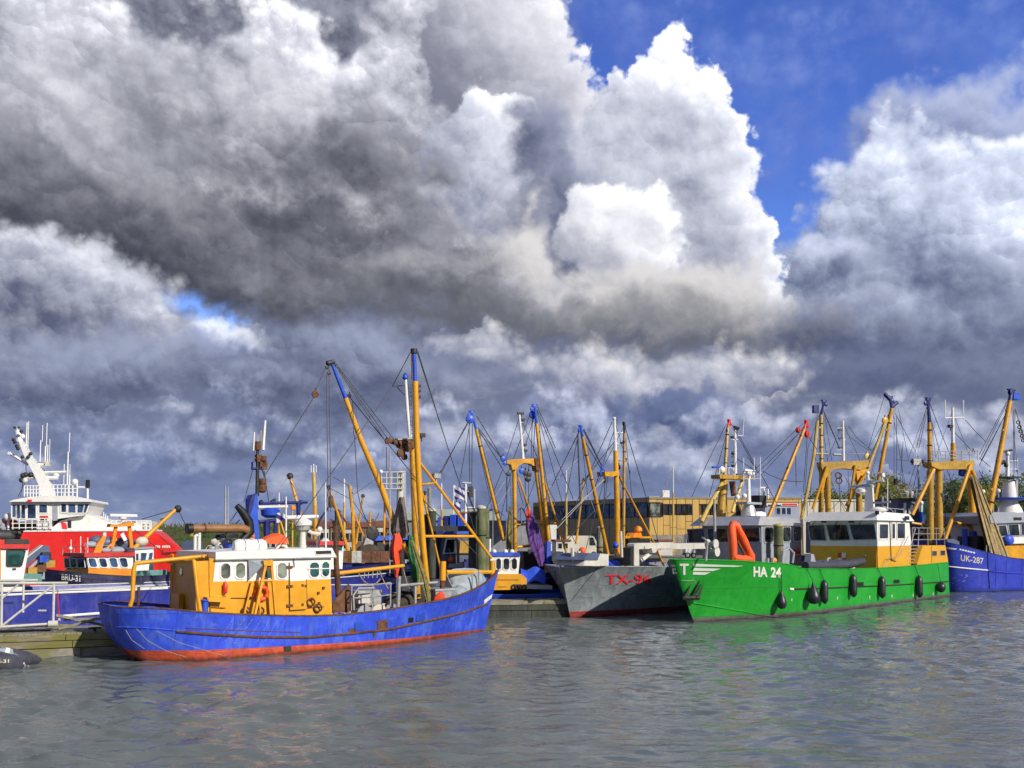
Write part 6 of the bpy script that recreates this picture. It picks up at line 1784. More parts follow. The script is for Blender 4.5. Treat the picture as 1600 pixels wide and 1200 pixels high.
# slate wheelhouse boat between
def slate_boat():
    F = Frame.at(1400, 90, 10)
    t = Thing('fishing_boat', 'slate wheelhouse boat half hidden behind the white wheelhouse and ochre posts', 'fishing boat', F)
    simple_hull(t, -5, 13, 2.8, 2.2, NAVY, DECK)
    lat, far = -1.5, 2.5
    t.slab('wheelhouse', [(1400, 872), (1459, 872), (1459, 780), (1404, 780)], lat, far, SLATE)
    t.slab('roof', [(1404, 780), (1405, 778.3), (1461, 778.3), (1460, 780)], lat - .3, far + .3, BLACK)
    t.win_side(lat, [(1419, 786, 1429, 812), (1441, 784, 1450, 810)], SLATE, GLASST, b=0.06, t=0.05, round_=0.3)
    m = 0.3
    for x in (1416, 1423): q = t.P((x, 777, m)); t.part('search_light', MB().lathe(q, (0, 0, 1), [(.15, 0), (.17, .1), (.28, .25), (.28, .55), (.1, .65)], 10), WHITEOLD)
    light_mast(t, (1435.5, 778, m), (1435, 712, m), 0.11, GREYLT, [(1427, 765), (1436, 765), (1428, 771)])
    t.part('light_cluster', MB().box(t.P((1433, 721, m)) - Vector((.5, .2, .35)), t.P((1433, 721, m)) + Vector((.35, .2, .25))), STEEL, smooth=False)
    for x in (1426, 1432, 1440): t.part('deck_light', MB().ball(t.P((x, 721, m)), 0.22, 8, 6), DKSTEEL)
    for x, y0, y1 in ((1431, 715, 700), (1435, 712, 690), (1444, 735, 695), (1446, 735, 715)): t.stay((x, y0, m), (x, y1, m), 0.035, WHITE, name='antenna')
    t.railing([t.P((1405, 778, lat)), t.P((1459, 778, lat))], 0.8, 2, 0.03, STEEL, 1.6)
    t.tube('vent_pipe', [(1440, 815, lat - .5), (1440, 800, lat - .5)], 0.18, BLUETRIM, 8); t.tube('vent_pipe', [(1440, 802, lat - .5), (1439.5, 787, lat - .5)], 0.14, WHITE, 8)
    t.part('dome', MB().ball(t.P((1439, 786, lat - .5)), 0.24), WHITE)
    for x, y in ((1424, 790), (1421, 795), (1414, 786)): t.tube('vent_pipe', [(x, 803, lat - .6), (x, y, lat - .6)], 0.12, WHITE, 8)
    # working deck, rails and drum behind the green stern
    t.tube('deck_rail', [(1424, 817, lat - 1), (1450, 821, lat - 1), (1472, 823, lat - 1)], 0.12, YELRIG, 8)
    for x in (1444, 1453, 1462): t.tube('rail_post', [(x, 850, lat - 1), (x, 820, lat - 1)], 0.08, YELRIG, 6)
    for x, w in ((1440, .5), (1449, .35)): t.tube('winch_post', [(x, 850, lat - .8), (x, 829, lat - .8)], 0.16, WHITEOLD, 8)
    for x in (1438, 1448, 1459, 1468): q = t.P((x, 843, lat - .6)); t.part('winch_drum', MB().lathe(q - Vector((0, .4, 0)), (0, 1, 0), [(.42, 0), (.42, .08), (.2, .1), (.2, .7), (.42, .72), (.42, .8)], 12), (DKSTEEL, GREYLT)[x % 2])
    stays(t, [((1431, 725, m), (1415, 775, m)), ((1436, 725, m), (1424, 775, m)), ((1443, 720, m), (1465, 760, m)), ((1400, 718, m), (1430, 721, m))])
    return t


slate_boat()


# ------------------------------------------------------------------ UK-287 at the right edge
def uk_trawler():
    a = Frame.water(1478, 923); F = Frame((a.x, a.y), R(24))
    t = Thing('beam_trawler', 'deep blue trawler lettered UK-287 with tan net and white funnel, cut by the right edge', 'trawler', F)
    st = [(1462, 842, 0, 1474, 924, 0), (1464, 843, -1.0, 1475, 924, -.4), (1472, 846, -2.0, 1480, 923.5, -1.1), (1490, 850, -2.7, 1494, 922.5, -1.9), (1515, 856, -3.05, 1517, 921, -2.5), (1545, 864, -3.2, 1546, 919.5, -2.9), (1575, 871, -3.2, 1575, 917.5, -3.0), (1600, 874, -3.2, 1600, 915.5, -3.0), (1650, 877, -3.2, 1650, 912, -3.0), (1720, 874, -3.2, 1720, 907, -3.0), (1780, 868, -3.1, 1780, 903, -2.8)]
    t.hull(st, UKBLUE, DECK, bulwark=0.9, flare=1.2, cap_mat=DKBLUE)
    t.writing('UK-287', (1501, 876), (1536.5, 881.5), 9.5, LCREAM, 0, 0.012)
    t.strake('white_line', [(1481, 885), (1505, 887.5), (1543, 891)], 0.06, LWHITE, 24)
    t.decal('bow_flash', [[(1477, 854.5), (1495, 857), (1493, 859), (1477, 857)]], LWHITE)
    for k in range(6):        # small worn name, unreadable in the photo: dashes of white
        x = 1499 + k * 4.2; t.decal('name_mark', [[(x, 857.0 + k * 1.0), (x + 3.2, 857.8 + k * 1.0), (x + 3.2, 860 + k * 1.0), (x, 859.2 + k * 1.0)]], LWHITE, sub=2)
    t.strake('plate_seam', [(1543, 864), (1544, 890), (1546, 919)], 0.05, DKBLUE, 16)
    t.strake('plate_seam', [(1545, 892), (1570, 895), (1600, 896), (1650, 896)], 0.06, UKBLUE, 24)
    for x in (1556, 1572, 1597): t.strake('plate_seam', [(x, 875), (x, 895), (x, 915)], 0.03, UKBLUE, 12)
    rnd = random.Random(9)
    for k in range(16):
        x, y = rnd.uniform(1484, 1512), rnd.uniform(897, 921)
        t.decal('white_scrape', [[(x, y), (x + rnd.uniform(1, 4), y + .3), (x + 3, y + 1.2), (x, y + 1)]], simple('pale_blue_scrape', (0.2, 0.26, 0.62), 0.5), sub=2)
    g = 0.0
    # gantry with a railed platform
    t.slab('gantry_beam', [(1455, 722), (1521, 719), (1524, 727), (1514, 733), (1468, 733.5), (1456, 728)], g - .5, g + .5, OCHRE)
    z0 = t.P((1456, 721, g)).z
    t.railing([t.P((1455, 722, g - .5)), t.P((1490, 721, g - .5)), t.P((1528, 719, g - .5))], t.P((1490, 705, g)).z - t.P((1490, 721, g)).z, 3, 0.035, STEEL, 1.1)
    t.tube('gantry_post', [(1468, 850, g), (1467, 790, g), (1467, 730, g)], [0.36, 0.34, 0.32], OCHRE, 10)
    t.tube('gantry_post', [(1454, 850, g), (1453.5, 790, g), (1453, 735, g)], 0.3, OCHRE, 10)
    t.tube('gantry_post', [(1521, 857, g), (1519.5, 800, g), (1515, 728, g)], [0.36, 0.33, 0.26], YELRIG, 10)
    t.tube('gantry_foot', [(1521.5, 846, g - .1), (1521, 830, g - .1)], 0.42, BLUETRIM, 10)
    for a, b in (((1459, 733), (1425, 805)), ((1516, 727), (1491, 800)), ((1491, 800), (1475, 848)), ((1519, 735), (1540, 790))): t.tube('gantry_leg', [(*a, g - .6), (*b, g - .6)], 0.17, YELRIG, 8)
    derrick(t, (1453, 740, g), (1452, 660, g), (1450, 625, g), 0.24, YELRIG, DKBLUE, bits=3)
    derrick(t, (1538, 838, g - .8), (1578, 627, g - .8), (1580, 613, g - .8), 0.33, YELRIG, DKBLUE, bits=1)
    t.tube('derrick_foot', [(1536, 846, g - .8), (1539, 828, g - .8)], 0.5, BLUETRIM, 10)
    q = t.P((1586, 619, g - .8)); t.part('derrick_head', MB().box(q - Vector((.5, .25, .35)), q + Vector((.4, .25, .25))), BLUETRIM, smooth=False)
    t.tube('light_mast', [(1489.5, 722, g), (1489, 692, g)], [0.26, 0.2], YELRIG, 10); t.tube('light_mast', [(1489, 693, g), (1488.5, 637, g)], [0.16, 0.11], WHITE, 8)
    t.stay((1476, 653, g), (1506, 652, g), 0.05, WHITE, name='mast_arm')
    for x in (1477, 1505.5): t.stay((x, 654, g), (x - .3, 625, g), 0.06, WHITE, name='antenna')
    lamp(t, t.P((1485, 666, g)), 'deck_light', 0.22, DKSTEEL); lamp(t, t.P((1523, 703, g)), 'deck_light', 0.2, STEEL)
    t.part('hanging_block', MB().lathe(t.P((1504, 745, g)), (0, 0, 1), [(0.05, 0), (0.38, .15), (.33, .6), (.1, 1.0)], 10), BLUETRIM)
    t.tube('hydraulic_post', [(1508.5, 856, g - .5), (1507, 826, g - .5)], 0.26, BLUETRIM, 10)
    t.tube('cross_bar', [(1486, 815, g), (1518, 822, g)], 0.14, YELRIG, 8)
    t.slab('winch_housing', [(1527, 858), (1538, 860), (1538, 838), (1527, 838)], -1.6, 0.5, DKSTEEL)
    t.slab('bow_locker', [(1480, 850), (1499, 853), (1499, 846), (1490, 842), (1480, 843)], -1.8, 0.5, SLATE)
    for x in (1541, 1548): t.tube('rail_post', [(x, 866, -2.8), (x, 852, -2.8)], 0.05, STEEL, 6)
    stays(t, [((1452, 628, g), (1472, 680, g)), ((1472, 680, g), (1485, 712, g)), ((1448, 636, g), (1432, 700, g)), ((1449, 640, g), (1436, 700, g)), ((1456, 660, g), (1470, 712, g)), ((1490, 674, g), (1520, 706, g)), ((1508, 656, g), (1522, 672, g)), ((1522, 672, g), (1540, 690, g)), ((1573, 628, -.8), (1530, 710, g)), ((1572, 633, -.8), (1531, 718, g)),
              ((1575, 640, -.8), (1533, 720, g)), ((1570, 650, -.8), (1530, 728, g)), ((1586, 638, -.8), (1584, 755, -.8)), ((1587, 640, -.8), (1600, 690, -.8)), ((1530, 715, g), (1548, 730, g)), ((1480, 735, g), (1492, 765, g)), ((1530, 735, g), (1548, 770, g)), ((1584, 640, -.8), (1583, 720, -.8))])
    stays(t, [((1450, 632, g), (1420, 715, g)), ((1453, 640, g), (1462, 715, g)), ((1489, 640, g), (1462, 715, g)), ((1489, 645, g), (1516, 715, g)), ((1577, 630, -.8), (1548, 760, -.8)), ((1574, 650, -.8), (1560, 720, -.8)), ((1580, 630, -.8), (1592, 760, -.8)), ((1468, 740, g), (1512, 800, g)), ((1514, 740, g), (1472, 800, g)), ((1476, 740, g), (1478, 840, g)), ((1484, 740, g), (1485, 800, g)), ((1540, 780, g), (1560, 860, -2)), ((1525, 745, g), (1500, 850, g))], .02)
    for k in range(5):
        q = t.P((1591 + k * 2, 660 + k * 7, -.8)); t.part('chain_link', MB().torus(q, (1, .3, .2 * (-1) ** k), 0.16, 0.05, 10, 5), RUST)
    t.stay((1587, 642, -.8), (1603, 692, -.8), 0.03, RUST)
    # wheelhouse and white funnel mast further aft
    lat, far = -2.4, 2.4
    t.slab('deckhouse', [(1566, 885), (1760, 885), (1760, 846), (1578, 846), (1570, 855)], lat + .3, far, YELRIG)
    t.slab('wheelhouse', [(1558, 850), (1740, 846), (1740, 812), (1552, 817)], lat, far, WHITE)
    t.slab('roof', [(1549, 818), (1745, 811), (1745, 803), (1553, 800), (1546, 806)], lat - .3, far + .3, GREYLT)
    t.win_side(lat, [(1561, 837.5, 1574, 837, 1570.5, 821, 1560, 821.5), (1577.5, 837, 1592, 836.5, 1590, 819.5, 1575, 820), (1596, 836, 1612, 836, 1611, 819, 1595, 819)], GREYLT, GLASS, b=0.10, t=0.06)
    m = -0.4
    q = t.P((1578, 802, m)); zz = lambda y: (t.P((1578, y, m)) - q).z
    t.part('funnel_mast', MB().lathe(q, (0, 0, 1), [(1.15, 0), (1.0, zz(795)), (0.62, zz(782)), (0.62, zz(780)), (0.60, zz(770)), (0.50, zz(752))], 16), WHITE)
    c = t.P((1577, 780, m)); t.part('platform', MB().lathe(c - Vector((0, 0, .08)), (0, 0, 1), [(1.5, 0), (1.65, .14), (1.65, .2), (0.6, .24)], 16), BLUETRIM)
    c = t.P((1576, 747, m)); t.part('platform', MB().lathe(c - Vector((0, 0, .1)), (0, 0, 1), [(.3, 0), (1.1, .12), (1.15, .2), (0.3, .24)], 16), SLATE)
    t.tube('light_mast', [(1574, 747, m), (1574.5, 710, m)], [0.2, 0.14], WHITE, 8)
    t.part('dome', MB().ball(t.P((1574.5, 709, m)), 0.24), WHITE)
    for x, y in ((1565, 723), (1569, 722), (1572, 727)): t.part('deck_light', MB().ball(t.P((x, y, m)), 0.2, 8, 6), DKSTEEL)
    t.stay((1578, 720, m), (1590, 720, m), .04, WHITE, name='mast_arm'); t.stay((1590, 735, m), (1590, 716, m), .04, WHITE, name='antenna'); t.stay((1572, 733, m), (1590, 733, m), .04, WHITE, name='mast_arm')
    a, b = t.P((1563, 707, m)), t.P((1581, 703, m)); t.part('radar_bar', MB().tube([a, b], 0.10, 8), DKSTEEL)
    t.tube('exhaust_pipe', [(1587, 800, m), (1587, 750, m)], 0.2, GREYLT, 8); t.part('horn', MB().ball(t.P((1583, 772, m)), (0.25, .25, .5)), YELRIG)
    t.part('grille', MB().box(t.P((1590, 810.5, lat - .32)) - Vector((.5, .03, .12)), t.P((1590, 810.5, lat - .32)) + Vector((.5, 0.015, .12))), BLACK, smooth=False)
    for x, y in ((1536, 768), (1552, 773), (1560, 767)): t.part('dome', MB().ball(t.P((x, y, m)), 0.2), WHITE); t.tube('mast_arm', [(x, y + 3, m), (x, 800, m)], 0.05, GREYLT, 5)
    # tan net hanging from the derrick, blue bag
    rows = []
    rnd = random.Random(2)
    for i in range(13):
        f = i / 12
        xl = 1518 + (1549 - 1518) * f ** 1.1; xr = 1526 + (1577 - 1526) * f ** 0.95; y0 = 742 + (870 - 742) * f; y1 = 745 + (870 - 745) * f
        row = []
        for j in range(13):
            g_ = j / 12
            row.append(t.P((xl + (xr - xl) * g_, y0 + (y1 - y0) * g_, -2.65 - 0.05 * math.sin(j * 2.4) - .04 * math.sin(j * 1.1 + f * 3))))
        rows.append(row)
    base = t.P((1563, 870, -2.65))
    fr = rows; bk = [[q + Vector((0.05, 0.35, 0)) for q in r] for r in rows]
    solo(F, 'hanging_net', 'long tan trawl net hanging from the gantry over the UK-287 deck', 'fishing net', MB().grid(fr).grid(bk), TANNET, base, recalc=False)
    hanging('hanging_net', 'narrow green net hanging beside the yellow gantry post of UK-287', 'fishing net', [(1520, 735, .2, .1), (1522, 755, .2, .22), (1524, 780, .2, .25), (1526, 805, .2, .22), (1528, 828, .2, .12)], GRNET, 3, 1.0, tt=t)
    b = [t.P(q) for q in ((1568, 850, -2.75), (1586, 850, -2.75))]
    bg = Thing('work_bag', 'blue bag hanging below the white wheelhouse windows at the right edge', 'bag', F, b[0])
    bg.part('cover', MB().ball((b[0] + b[1]) / 2 + Vector((0, 0, .35)), ((b[1] - b[0]).length * .36, .3, .5)), TARPBL)
    return t


uk_trawler()

# ------------------------------------------------------------------ grey TX-96
def grey_trawler():
    a = Frame.water(891, 965); F = Frame((a.x, a.y), R(58))
    t = Thing('beam_trawler', 'scuffed grey trawler with red letters TX-96 moored left of the green bow', 'trawler', F)
    st = [(876, 887, 0, 891, 965, 0), (880, 887, -.12, 897, 965, -.14), (905, 886.5, -.8, 925, 965, -.8), (940, 886, -1.75, 966, 965, -1.75), (975, 886, -2.7, 1003, 965, -2.6), (1008, 886, -3.55, 1036, 965, -3.3), (1036, 886.5, -4.1, 1066, 964, -3.85), (1066, 887, -4.35, 1096, 962, -4.15), (1110, 887, -4.4, 1125, 959, -4.25), (1160, 884, -4.4, 1162, 953, -4.25), (1200, 880, -4.3, 1201, 947, -4.1)]
    t.hull(st, GREY, DECK, bulwark=0.5, flare=1.1, cap_mat=STEEL)
    t.writing('TX-96', (947, 912.5), (1017, 912), 15, LRED, 0, 0.012, out=.04)
    t.strake('plate_seam', [(885, 934), (930, 932), (1000, 931), (1060, 930)], 0.018, GREY, 30)
    t.strake('mooring_line', [(934, 887), (915, 910), (893, 938), (886, 944)], 0.018, BLACK, 14, 4)
    t.strake('hawse_rim', [(866, 890), (868, 902), (870, 911)], 0.05, STEEL, 8)
    t.strake('hawse_frame', [(878, 890), (879, 911), (869, 911)], 0.025, STEEL, 10)
    # crane beam over the foredeck
    m = -2.2
    cb = [(991, 884), (991, 850), (996, 848.5), (1040, 848), (1058, 849), (1130, 848), (1130, 857), (1060, 858), (1030, 857), (998.5, 858), (999, 884)]
    t.slab('crane_beam', cb, m - .25, m + .25, WHITEOLD)
    t.stay((1000, 877, m), (1019, 862.5, m), 0.16, WHITEOLD, name='crane_ram'); t.slab('crane_lug', [(1018, 856), (1028, 856), (1025, 863), (1020, 864)], m - .35, m + .35, WHITEOLD)
    t.slab('crane_base', [(985, 884), (991, 884), (991, 853), (985, 856)], m - .2, m + .3, DKSTEEL)
    # deck houses, posts
    t.slab('hatch_cover', [(911, 884), (951, 884), (951, 866), (934, 864.5), (917, 865)], -2.0, -.2, WHITEOLD)
    t.slab('hatch_lid', [(911, 875), (934, 875), (938, 864.5), (918, 864)], -2.06, -.1, SLATE)
    for x in (895, 905): t.tube('fairlead_post', [(x, 884, -1.2), (x - .7, 856 + (x > 900) * 5, -1.2)], 0.11, WHITEOLD, 8)
    t.stay((894.5, 868, -1.2), (905, 868, -1.2), 0.06, WHITEOLD, name='fairlead_bar')
    q = t.P((910, 861, -.8)); t.part('buoy', MB().ball(q, 0.24), ORCLOTH)
    t.tube('buoy_post', [(910, 884, -.8), (910, 864, -.8)], 0.05, RUST, 6)
    z = t.deck_z(3)
    # rig
    d = 0.6
    derrick(t, (951, 872, d), (910, 682, d), (907, 668, d), 0.155, YELRIG, BLUETRIM, bits=4)
    t.tube('mast', [(965, 882, d), (964, 780, d), (961.7, 704, d)], [0.21, 0.20, 0.16], YELRIG, 12)
    t.tube('topmast', [(961.7, 705, d), (960, 655, d)], [0.12, 0.09], WHITE, 8)
    t.part('masthead_light', MB().ball(t.P((959.8, 654, d)), 0.12), WHITE)
    derrick(t, (974, 870, d - .4), (975.5, 677, d - .4), (974.8, 662, d - .4), 0.135, OCHRE, DKSTEEL, bits=3)
    t.stay((961, 676, d), (974, 676, d), 0.035, WHITE, name='mast_arm'); t.stay((962, 720, d), (976, 720, d), 0.03, STEEL, name='mast_arm')
    for y in (693, 698): t.stay((961, y, d), (966, y, d), 0.03, WHITE, name='lamp_bracket')
    for x, y in ((971, 692), (977.5, 717)): lamp(t, t.P((x, y, d - .4)), 'deck_light', 0.1, BLACK)
    t.slab('crosstree', [(945, 737), (952, 738), (967, 736), (968, 742), (958, 744.5), (946, 744)], d - .3, d + .3, YELRIG)
    for x, y, mm in ((941, 731, BLUETRIM), (939, 740, BLUETRIM), (945, 751, DKSTEEL), (964, 752, BLUETRIM), (967, 730, DKSTEEL)): block(t, (x, y, d), 0.17, mm)
    t.tube('fore_spar', [(968, 745, d), (1020, 845, d), (1037, 883, d)], 0.075, YELRIG, 8)
    t.tube('cross_strut', [(976, 840, d), (1017, 840, d)], 0.085, YELRIG, 8)
    t.slab('lamp_base', [(989, 840), (1004, 840), (1002, 832.5), (992, 832.5)], d - .3, d + .3, ORANGE)
    q = t.P((997, 826, d)); t.part('warning_lamp', MB().lathe(q - Vector((0, 0, .3)), (0, 0, 1), [(.15, 0), (.30, .12), (.30, .3), (.18, .45), (.04, .5)], 12), ORANGE)
    t.tube('cross_post', [(972, 882, d - .6), (970, 830, d - .6)], 0.1, WHITEOLD, 8)
    for x, y in ((964, 868), (969, 876), (960, 878), (978, 880)): block(t, (x, y, d - .6), 0.25, RUST)
    t.slab('net_drum_frame', [(955, 884), (982, 884), (979, 872), (960, 868)], d - .8, d + .5, DKSTEEL)
    q = t.P((962, 852, d - .3)); t.part('winch_motor', MB().ball(q, .22), BLUETRIM)
    stays(t, [((906, 672, d), (862, 760, 2)), ((902, 678, d), (906, 790, d)), ((903, 680, d), (907, 790, d)), ((911, 672, d), (941, 730, d)), ((912, 670, d), (945, 737, d)), ((914, 690, d), (941, 735, d)), ((977, 668, d), (1009, 775, d)), ((1009, 775, d), (1032, 860, d)), ((945, 753, d), (943, 790, d)), ((955, 770, d), (880, 850, 1)), ((941, 742, d), (900, 800, d)), ((960, 690, d), (905, 760, 1)), ((956, 660, d), (890, 810, 1))])
    stays(t, [((905, 672, d), (880, 800, 1)), ((908, 676, d), (925, 840, d)), ((960, 657, d), (985, 740, d)), ((975, 664, d), (990, 800, d)), ((963, 745, d), (985, 850, d)), ((950, 744, d), (935, 850, d)), ((974, 668, d), (940, 735, d)), ((961, 668, d), (930, 760, 1)), ((968, 745, d), (1000, 840, d)), ((945, 745, d), (915, 860, d))], .024)
    stays(t, [((948, 746, d), (878, 812, 0)), ((944, 748, d), (866, 830, 0))], 0.02, WIRELT)
    return t


TX = grey_trawler()
for px, lab, w, mt, l in ((893, 'blue tarpaulin folded along the grey bow rail at the left', .6, TARPBL, .4), (955, 'blue tarpaulin beside the hatch on the grey bow', .7, TARPBL, -.9), (922, 'cream rope and canvas heap before the grey hatch lid', .7, simple('cream_canvas', (0.5, 0.45, 0.34), 0.85, 0.3, 5.0, bmp=0.8), -.5)):
    q = TX.F.L(px, 886, l); q.z = TX.deck_z(q.x)
    mb = MB()
    rows = [[q + Vector((math.cos(6.283 * j / 12) * .4 * math.cos(1.57 * i / 6) ** .5, math.sin(6.283 * j / 12) * w * math.cos(1.57 * i / 6) ** .5 * (1 + .15 * math.sin(3 * j + px)), .80 * math.sin(1.57 * i / 6) * (1 + .12 * math.sin(j * 1.57)))) for j in range(13)] for i in range(7)]
    solo(TX.F, 'deck_tarpaulin', lab, 'tarpaulin', mb.grid(rows), mt, q)


# ------------------------------------------------------------------ trawler with blue derrick tips behind, inside TX-96
def blue_tip_trawler():
    F = Frame.at(845, 66, 20)
    t = Thing('beam_trawler', 'trawler with yellow arch gantry and bright blue derrick tips left of the grey bow', 'trawler', F)
    simple_hull(t, -4.0, 14.0, 2.8, 2.0, DKBLUE, DECK)
    g = 0.4
    t.tube('gantry_post', [(805, 900, g), (804.5, 830, g), (803.5, 730, g)], [0.16, 0.15, 0.15], YELRIG, 10)
    t.tube('gantry_post', [(855, 900, g), (852, 846, g), (844, 780, g), (836.5, 728, g)], [0.16, 0.15, 0.15, 0.14], YELRIG, 10)
    t.slab('gantry_beam', [(792, 719.5), (800, 717.5), (842, 716), (841, 723), (838, 727), (834, 728), (829, 724.5), (819, 723.5), (811, 727), (807, 734), (800.5, 734), (799, 726), (792, 724)], g - .3, g + .3, YELRIG)
    derrick(t, (787, 845, g), (744, 671, g), (737, 645, g), 0.15, YELRIG, BLUETRIM, bits=2)
    derrick(t, (858, 850, g - .3), (838.5, 662, g - .3), (835, 635, g - .3), 0.16, YELRIG, BLUETRIM, bits=1)
    t.slab('derrick_foot', [(854, 884), (862, 884), (860.5, 846), (855, 846)], g - .7, g - .2, BLUETRIM)
    for x, y in ((734.5, 655), (833, 648)):
        q = t.P((x, y, g)); t.part('head_plate', MB().lathe(q - Vector((0, .12, 0)), (0, 1, 0), [(.2, 0), (.3, .05), (.3, .2), (.2, .25)], 12), BLUETRIM)
    light_mast(t, (817.5, 718, g), (811.5, 648, g), 0.11, WHITE, [(811, 646), (815.5, 646), (817, 656), (820, 695), (821, 704)], [(812, 660, 817, 660), (814, 680, 819, 680), (816, 700, 821, 700)])
    t.tube('back_stay', [(849, 747, g), (870, 815, g), (890, 880, g)], 0.085, YELRIG, 8)
    t.tube('cross_strut', [(807, 820, g), (873, 817, g)], 0.075, YELRIG, 8); t.tube('cross_strut', [(806, 855, g), (835, 852, g)], 0.1, YELRIG, 8)
    t.tube('gantry_leg', [(810, 746, g), (846, 850, g)], 0.07, YELRIG, 6)
    t.slab('gallows_bracket', [(836, 716), (842, 716), (843, 735), (838, 735)], g - .4, g + .4, RUST)
    for x, y, r, mm in ((821, 739, .22, DKSTEEL), (815, 736, .2, BLUETRIM), (826, 741, .22, DKSTEEL), (786, 717, .2, BLUETRIM), (789, 724, .17, BLUETRIM), (794, 741, .16, DKSTEEL), (835, 722, .2, RUST), (825, 749, .2, BLACK)): block(t, (x, y, g - .2), r, mm)
    t.stay((792, 745, g), (792, 800, g), .04, DKSTEEL, name='ladder_rail')
    ladder(t, t.P((797, 738, g)), t.P((799, 800, g)), (0.25, 0, 0), DKSTEEL, 12, .014)
    stays(t, [((733, 655, g), (688, 742, .5)), ((733, 662, g), (734, 770, g)), ((738, 662, g), (737, 770, g)), ((745, 650, g), (784, 715, g)), ((747, 668, g), (788, 722, g)), ((748, 672, g), (791, 742, g)), ((830, 642, g), (801, 720, g)), ((832, 652, g), (830, 716, g)), ((836, 660, g), (833, 716, g)), ((839, 640, g), (896, 780, g)),
              ((840, 636, g), (868, 700, g)), ((785, 735, g), (760, 795, g)), ((808, 752, g), (818, 790, g)), ((820, 742, g), (822, 790, g))])
    stays(t, [((789, 752, g), (758, 800, g)), ((802, 756, g), (770, 800, g)), ((770, 800, g), (752, 830, g)), ((850, 770, g), (905, 715, 1))], 0.022, WIRELT)
    stays(t, [((736, 650, g), (712, 790, g)), ((739, 655, g), (770, 800, g)), ((744, 672, g), (800, 730, g)), ((812, 650, g), (790, 720, g)), ((813, 652, g), (842, 720, g)), ((836, 640, g), (862, 800, g)), ((838, 640, g), (880, 790, g)), ((835, 650, g), (815, 716, g)), ((806, 734, g), (826, 800, g)), ((842, 735, g), (818, 800, g)), ((800, 734, g), (780, 820, g)), ((848, 745, g), (900, 850, g)), ((826, 728, g), (826, 795, g))], .024)
    t.slab('wheelhouse', [(818, 890), (880, 890), (880, 862), (818, 862)], 1.2, 4.5, DKSTEEL)
    for x, y, w in ((868, 872, .5), (876, 878, .6), (884, 874, .4)): q = t.P((x, y, -.3)); t.part('winch_drum', MB().lathe(q - Vector((0, .5, 0)), (0, 1, 0), [(w, 0), (w, .1), (.2, .12), (.2, .9), (w, .92), (w, 1.)], 12), (BLACK, DKSTEEL, STEEL)[x % 3])
    hanging('hanging_net', 'purple net with an orange top hanging under the yellow arch gantry', 'fishing net', [(827, 797, g - .5, .12), (828, 806, g - .5, .22), (829, 825, g - .5, .3), (832, 845, g - .5, .28), (838, 862, g - .6, .3), (845, 884, g - .6, .14)], PURPLE, 2, 1.0, tt=t)
    hanging('hanging_net', 'second purple net slanting to the grey bow beside the first', 'fishing net', [(833, 806, g - .3, .08), (838, 830, g - .3, .2), (843, 855, g - .4, .26), (847, 880, g - .4, .2)], PURPLE, 5, 1.0, tt=t)
    hanging('hanging_net', 'orange netting knot above the purple net on the arch gantry', 'fishing net', [(825, 795, g - .55, .1), (826, 803, g - .55, .2), (827, 812, g - .55, .16), (827, 818, g - .55, .06)], REDNET, 3, 1.0, tt=t)
    hanging('hanging_net', 'olive net gathered along the left yellow gantry post', 'fishing net', [(797, 792, g - .3, .06), (796.5, 815, g - .3, .16), (796, 840, g - .3, .2), (795.5, 862, g - .3, .16)], OLNET, 6, 1.0, tt=t)
    return t


blue_tip_trawler()


# ------------------------------------------------------------------ small workboat between the two pontoons
def workboat():
    F = Frame.at(815, 60, 14)
    t = Thing('workboat', 'small workboat with white wheelhouse, blue roof and yellow trunk behind the blue bow', 'workboat', F)
    simple_hull(t, -6.0, 5.6, 2.0, 1.25, BLUETRIM, DECK, bow_left=True, rise=.3, bulwark=.25)
    lat = -1.2
    t.slab('trunk', [(771, 922), (823, 921), (823, 904), (815, 897), (771, 897)], lat - .15, 1.2, YEL)
    t.slab('wheelhouse', [(767, 897), (810, 897), (812.5, 869), (766, 869)], lat, 1.1, WHITE)
    t.slab('roof', [(764, 869), (813.5, 869), (812, 863.5), (765, 863.5)], lat - .12, 1.2, BLUETRIM)
    t.win_side(lat, [(775, 872.5, 782.5, 890), (786.5, 872.5, 795.5, 890), (799.5, 872.5, 807.5, 889.5)], WHITE, GLASS, b=.05, t=.04, round_=.12)
    t.slab('deck_beam', [(823, 914), (863, 915), (863, 921), (823, 920)], lat - .2, .8, WHITEOLD)
    for x in (772, 790, 800): q = t.P((x, 862, 0)); t.part('dome', MB().ball(q, .16), WHITE)
    t.tube('radar_mast', [(764.5, 897, .2), (765, 842, .2)], .10, WHITE, 8)
    for x in (803, 808, 813, 819): q = t.P((x, 917.5, lat - .2)); t.part('tyre', MB().torus(q, (0, 1, 0), .14, .05, 12, 6), RUBBER)
    for a, b in (((777, 906), (810, 906)), ((779, 917), (792, 917))): t.stay((*a, lat - .17), (*b, lat - .17), .02, RUST, name='grab_rail')
    q = t.P((833, 910, -.5))
    rows = [[t.P((814 + 38 * j / 8 + (0, 4)[i % 2] * 0, 888 + 3 * math.sin(j), -1.0 + i * .5)) - Vector((0, 0, (abs(i - 2) ** 2) * .22)) for j in range(9)] for i in range(5)]
    solo(F, 'tarpaulin_cover', 'bright blue tarpaulin pitched over the workboat foredeck', 'tarpaulin', MB().grid(rows), TARPBL, q, recalc=False)
    return t


workboat()


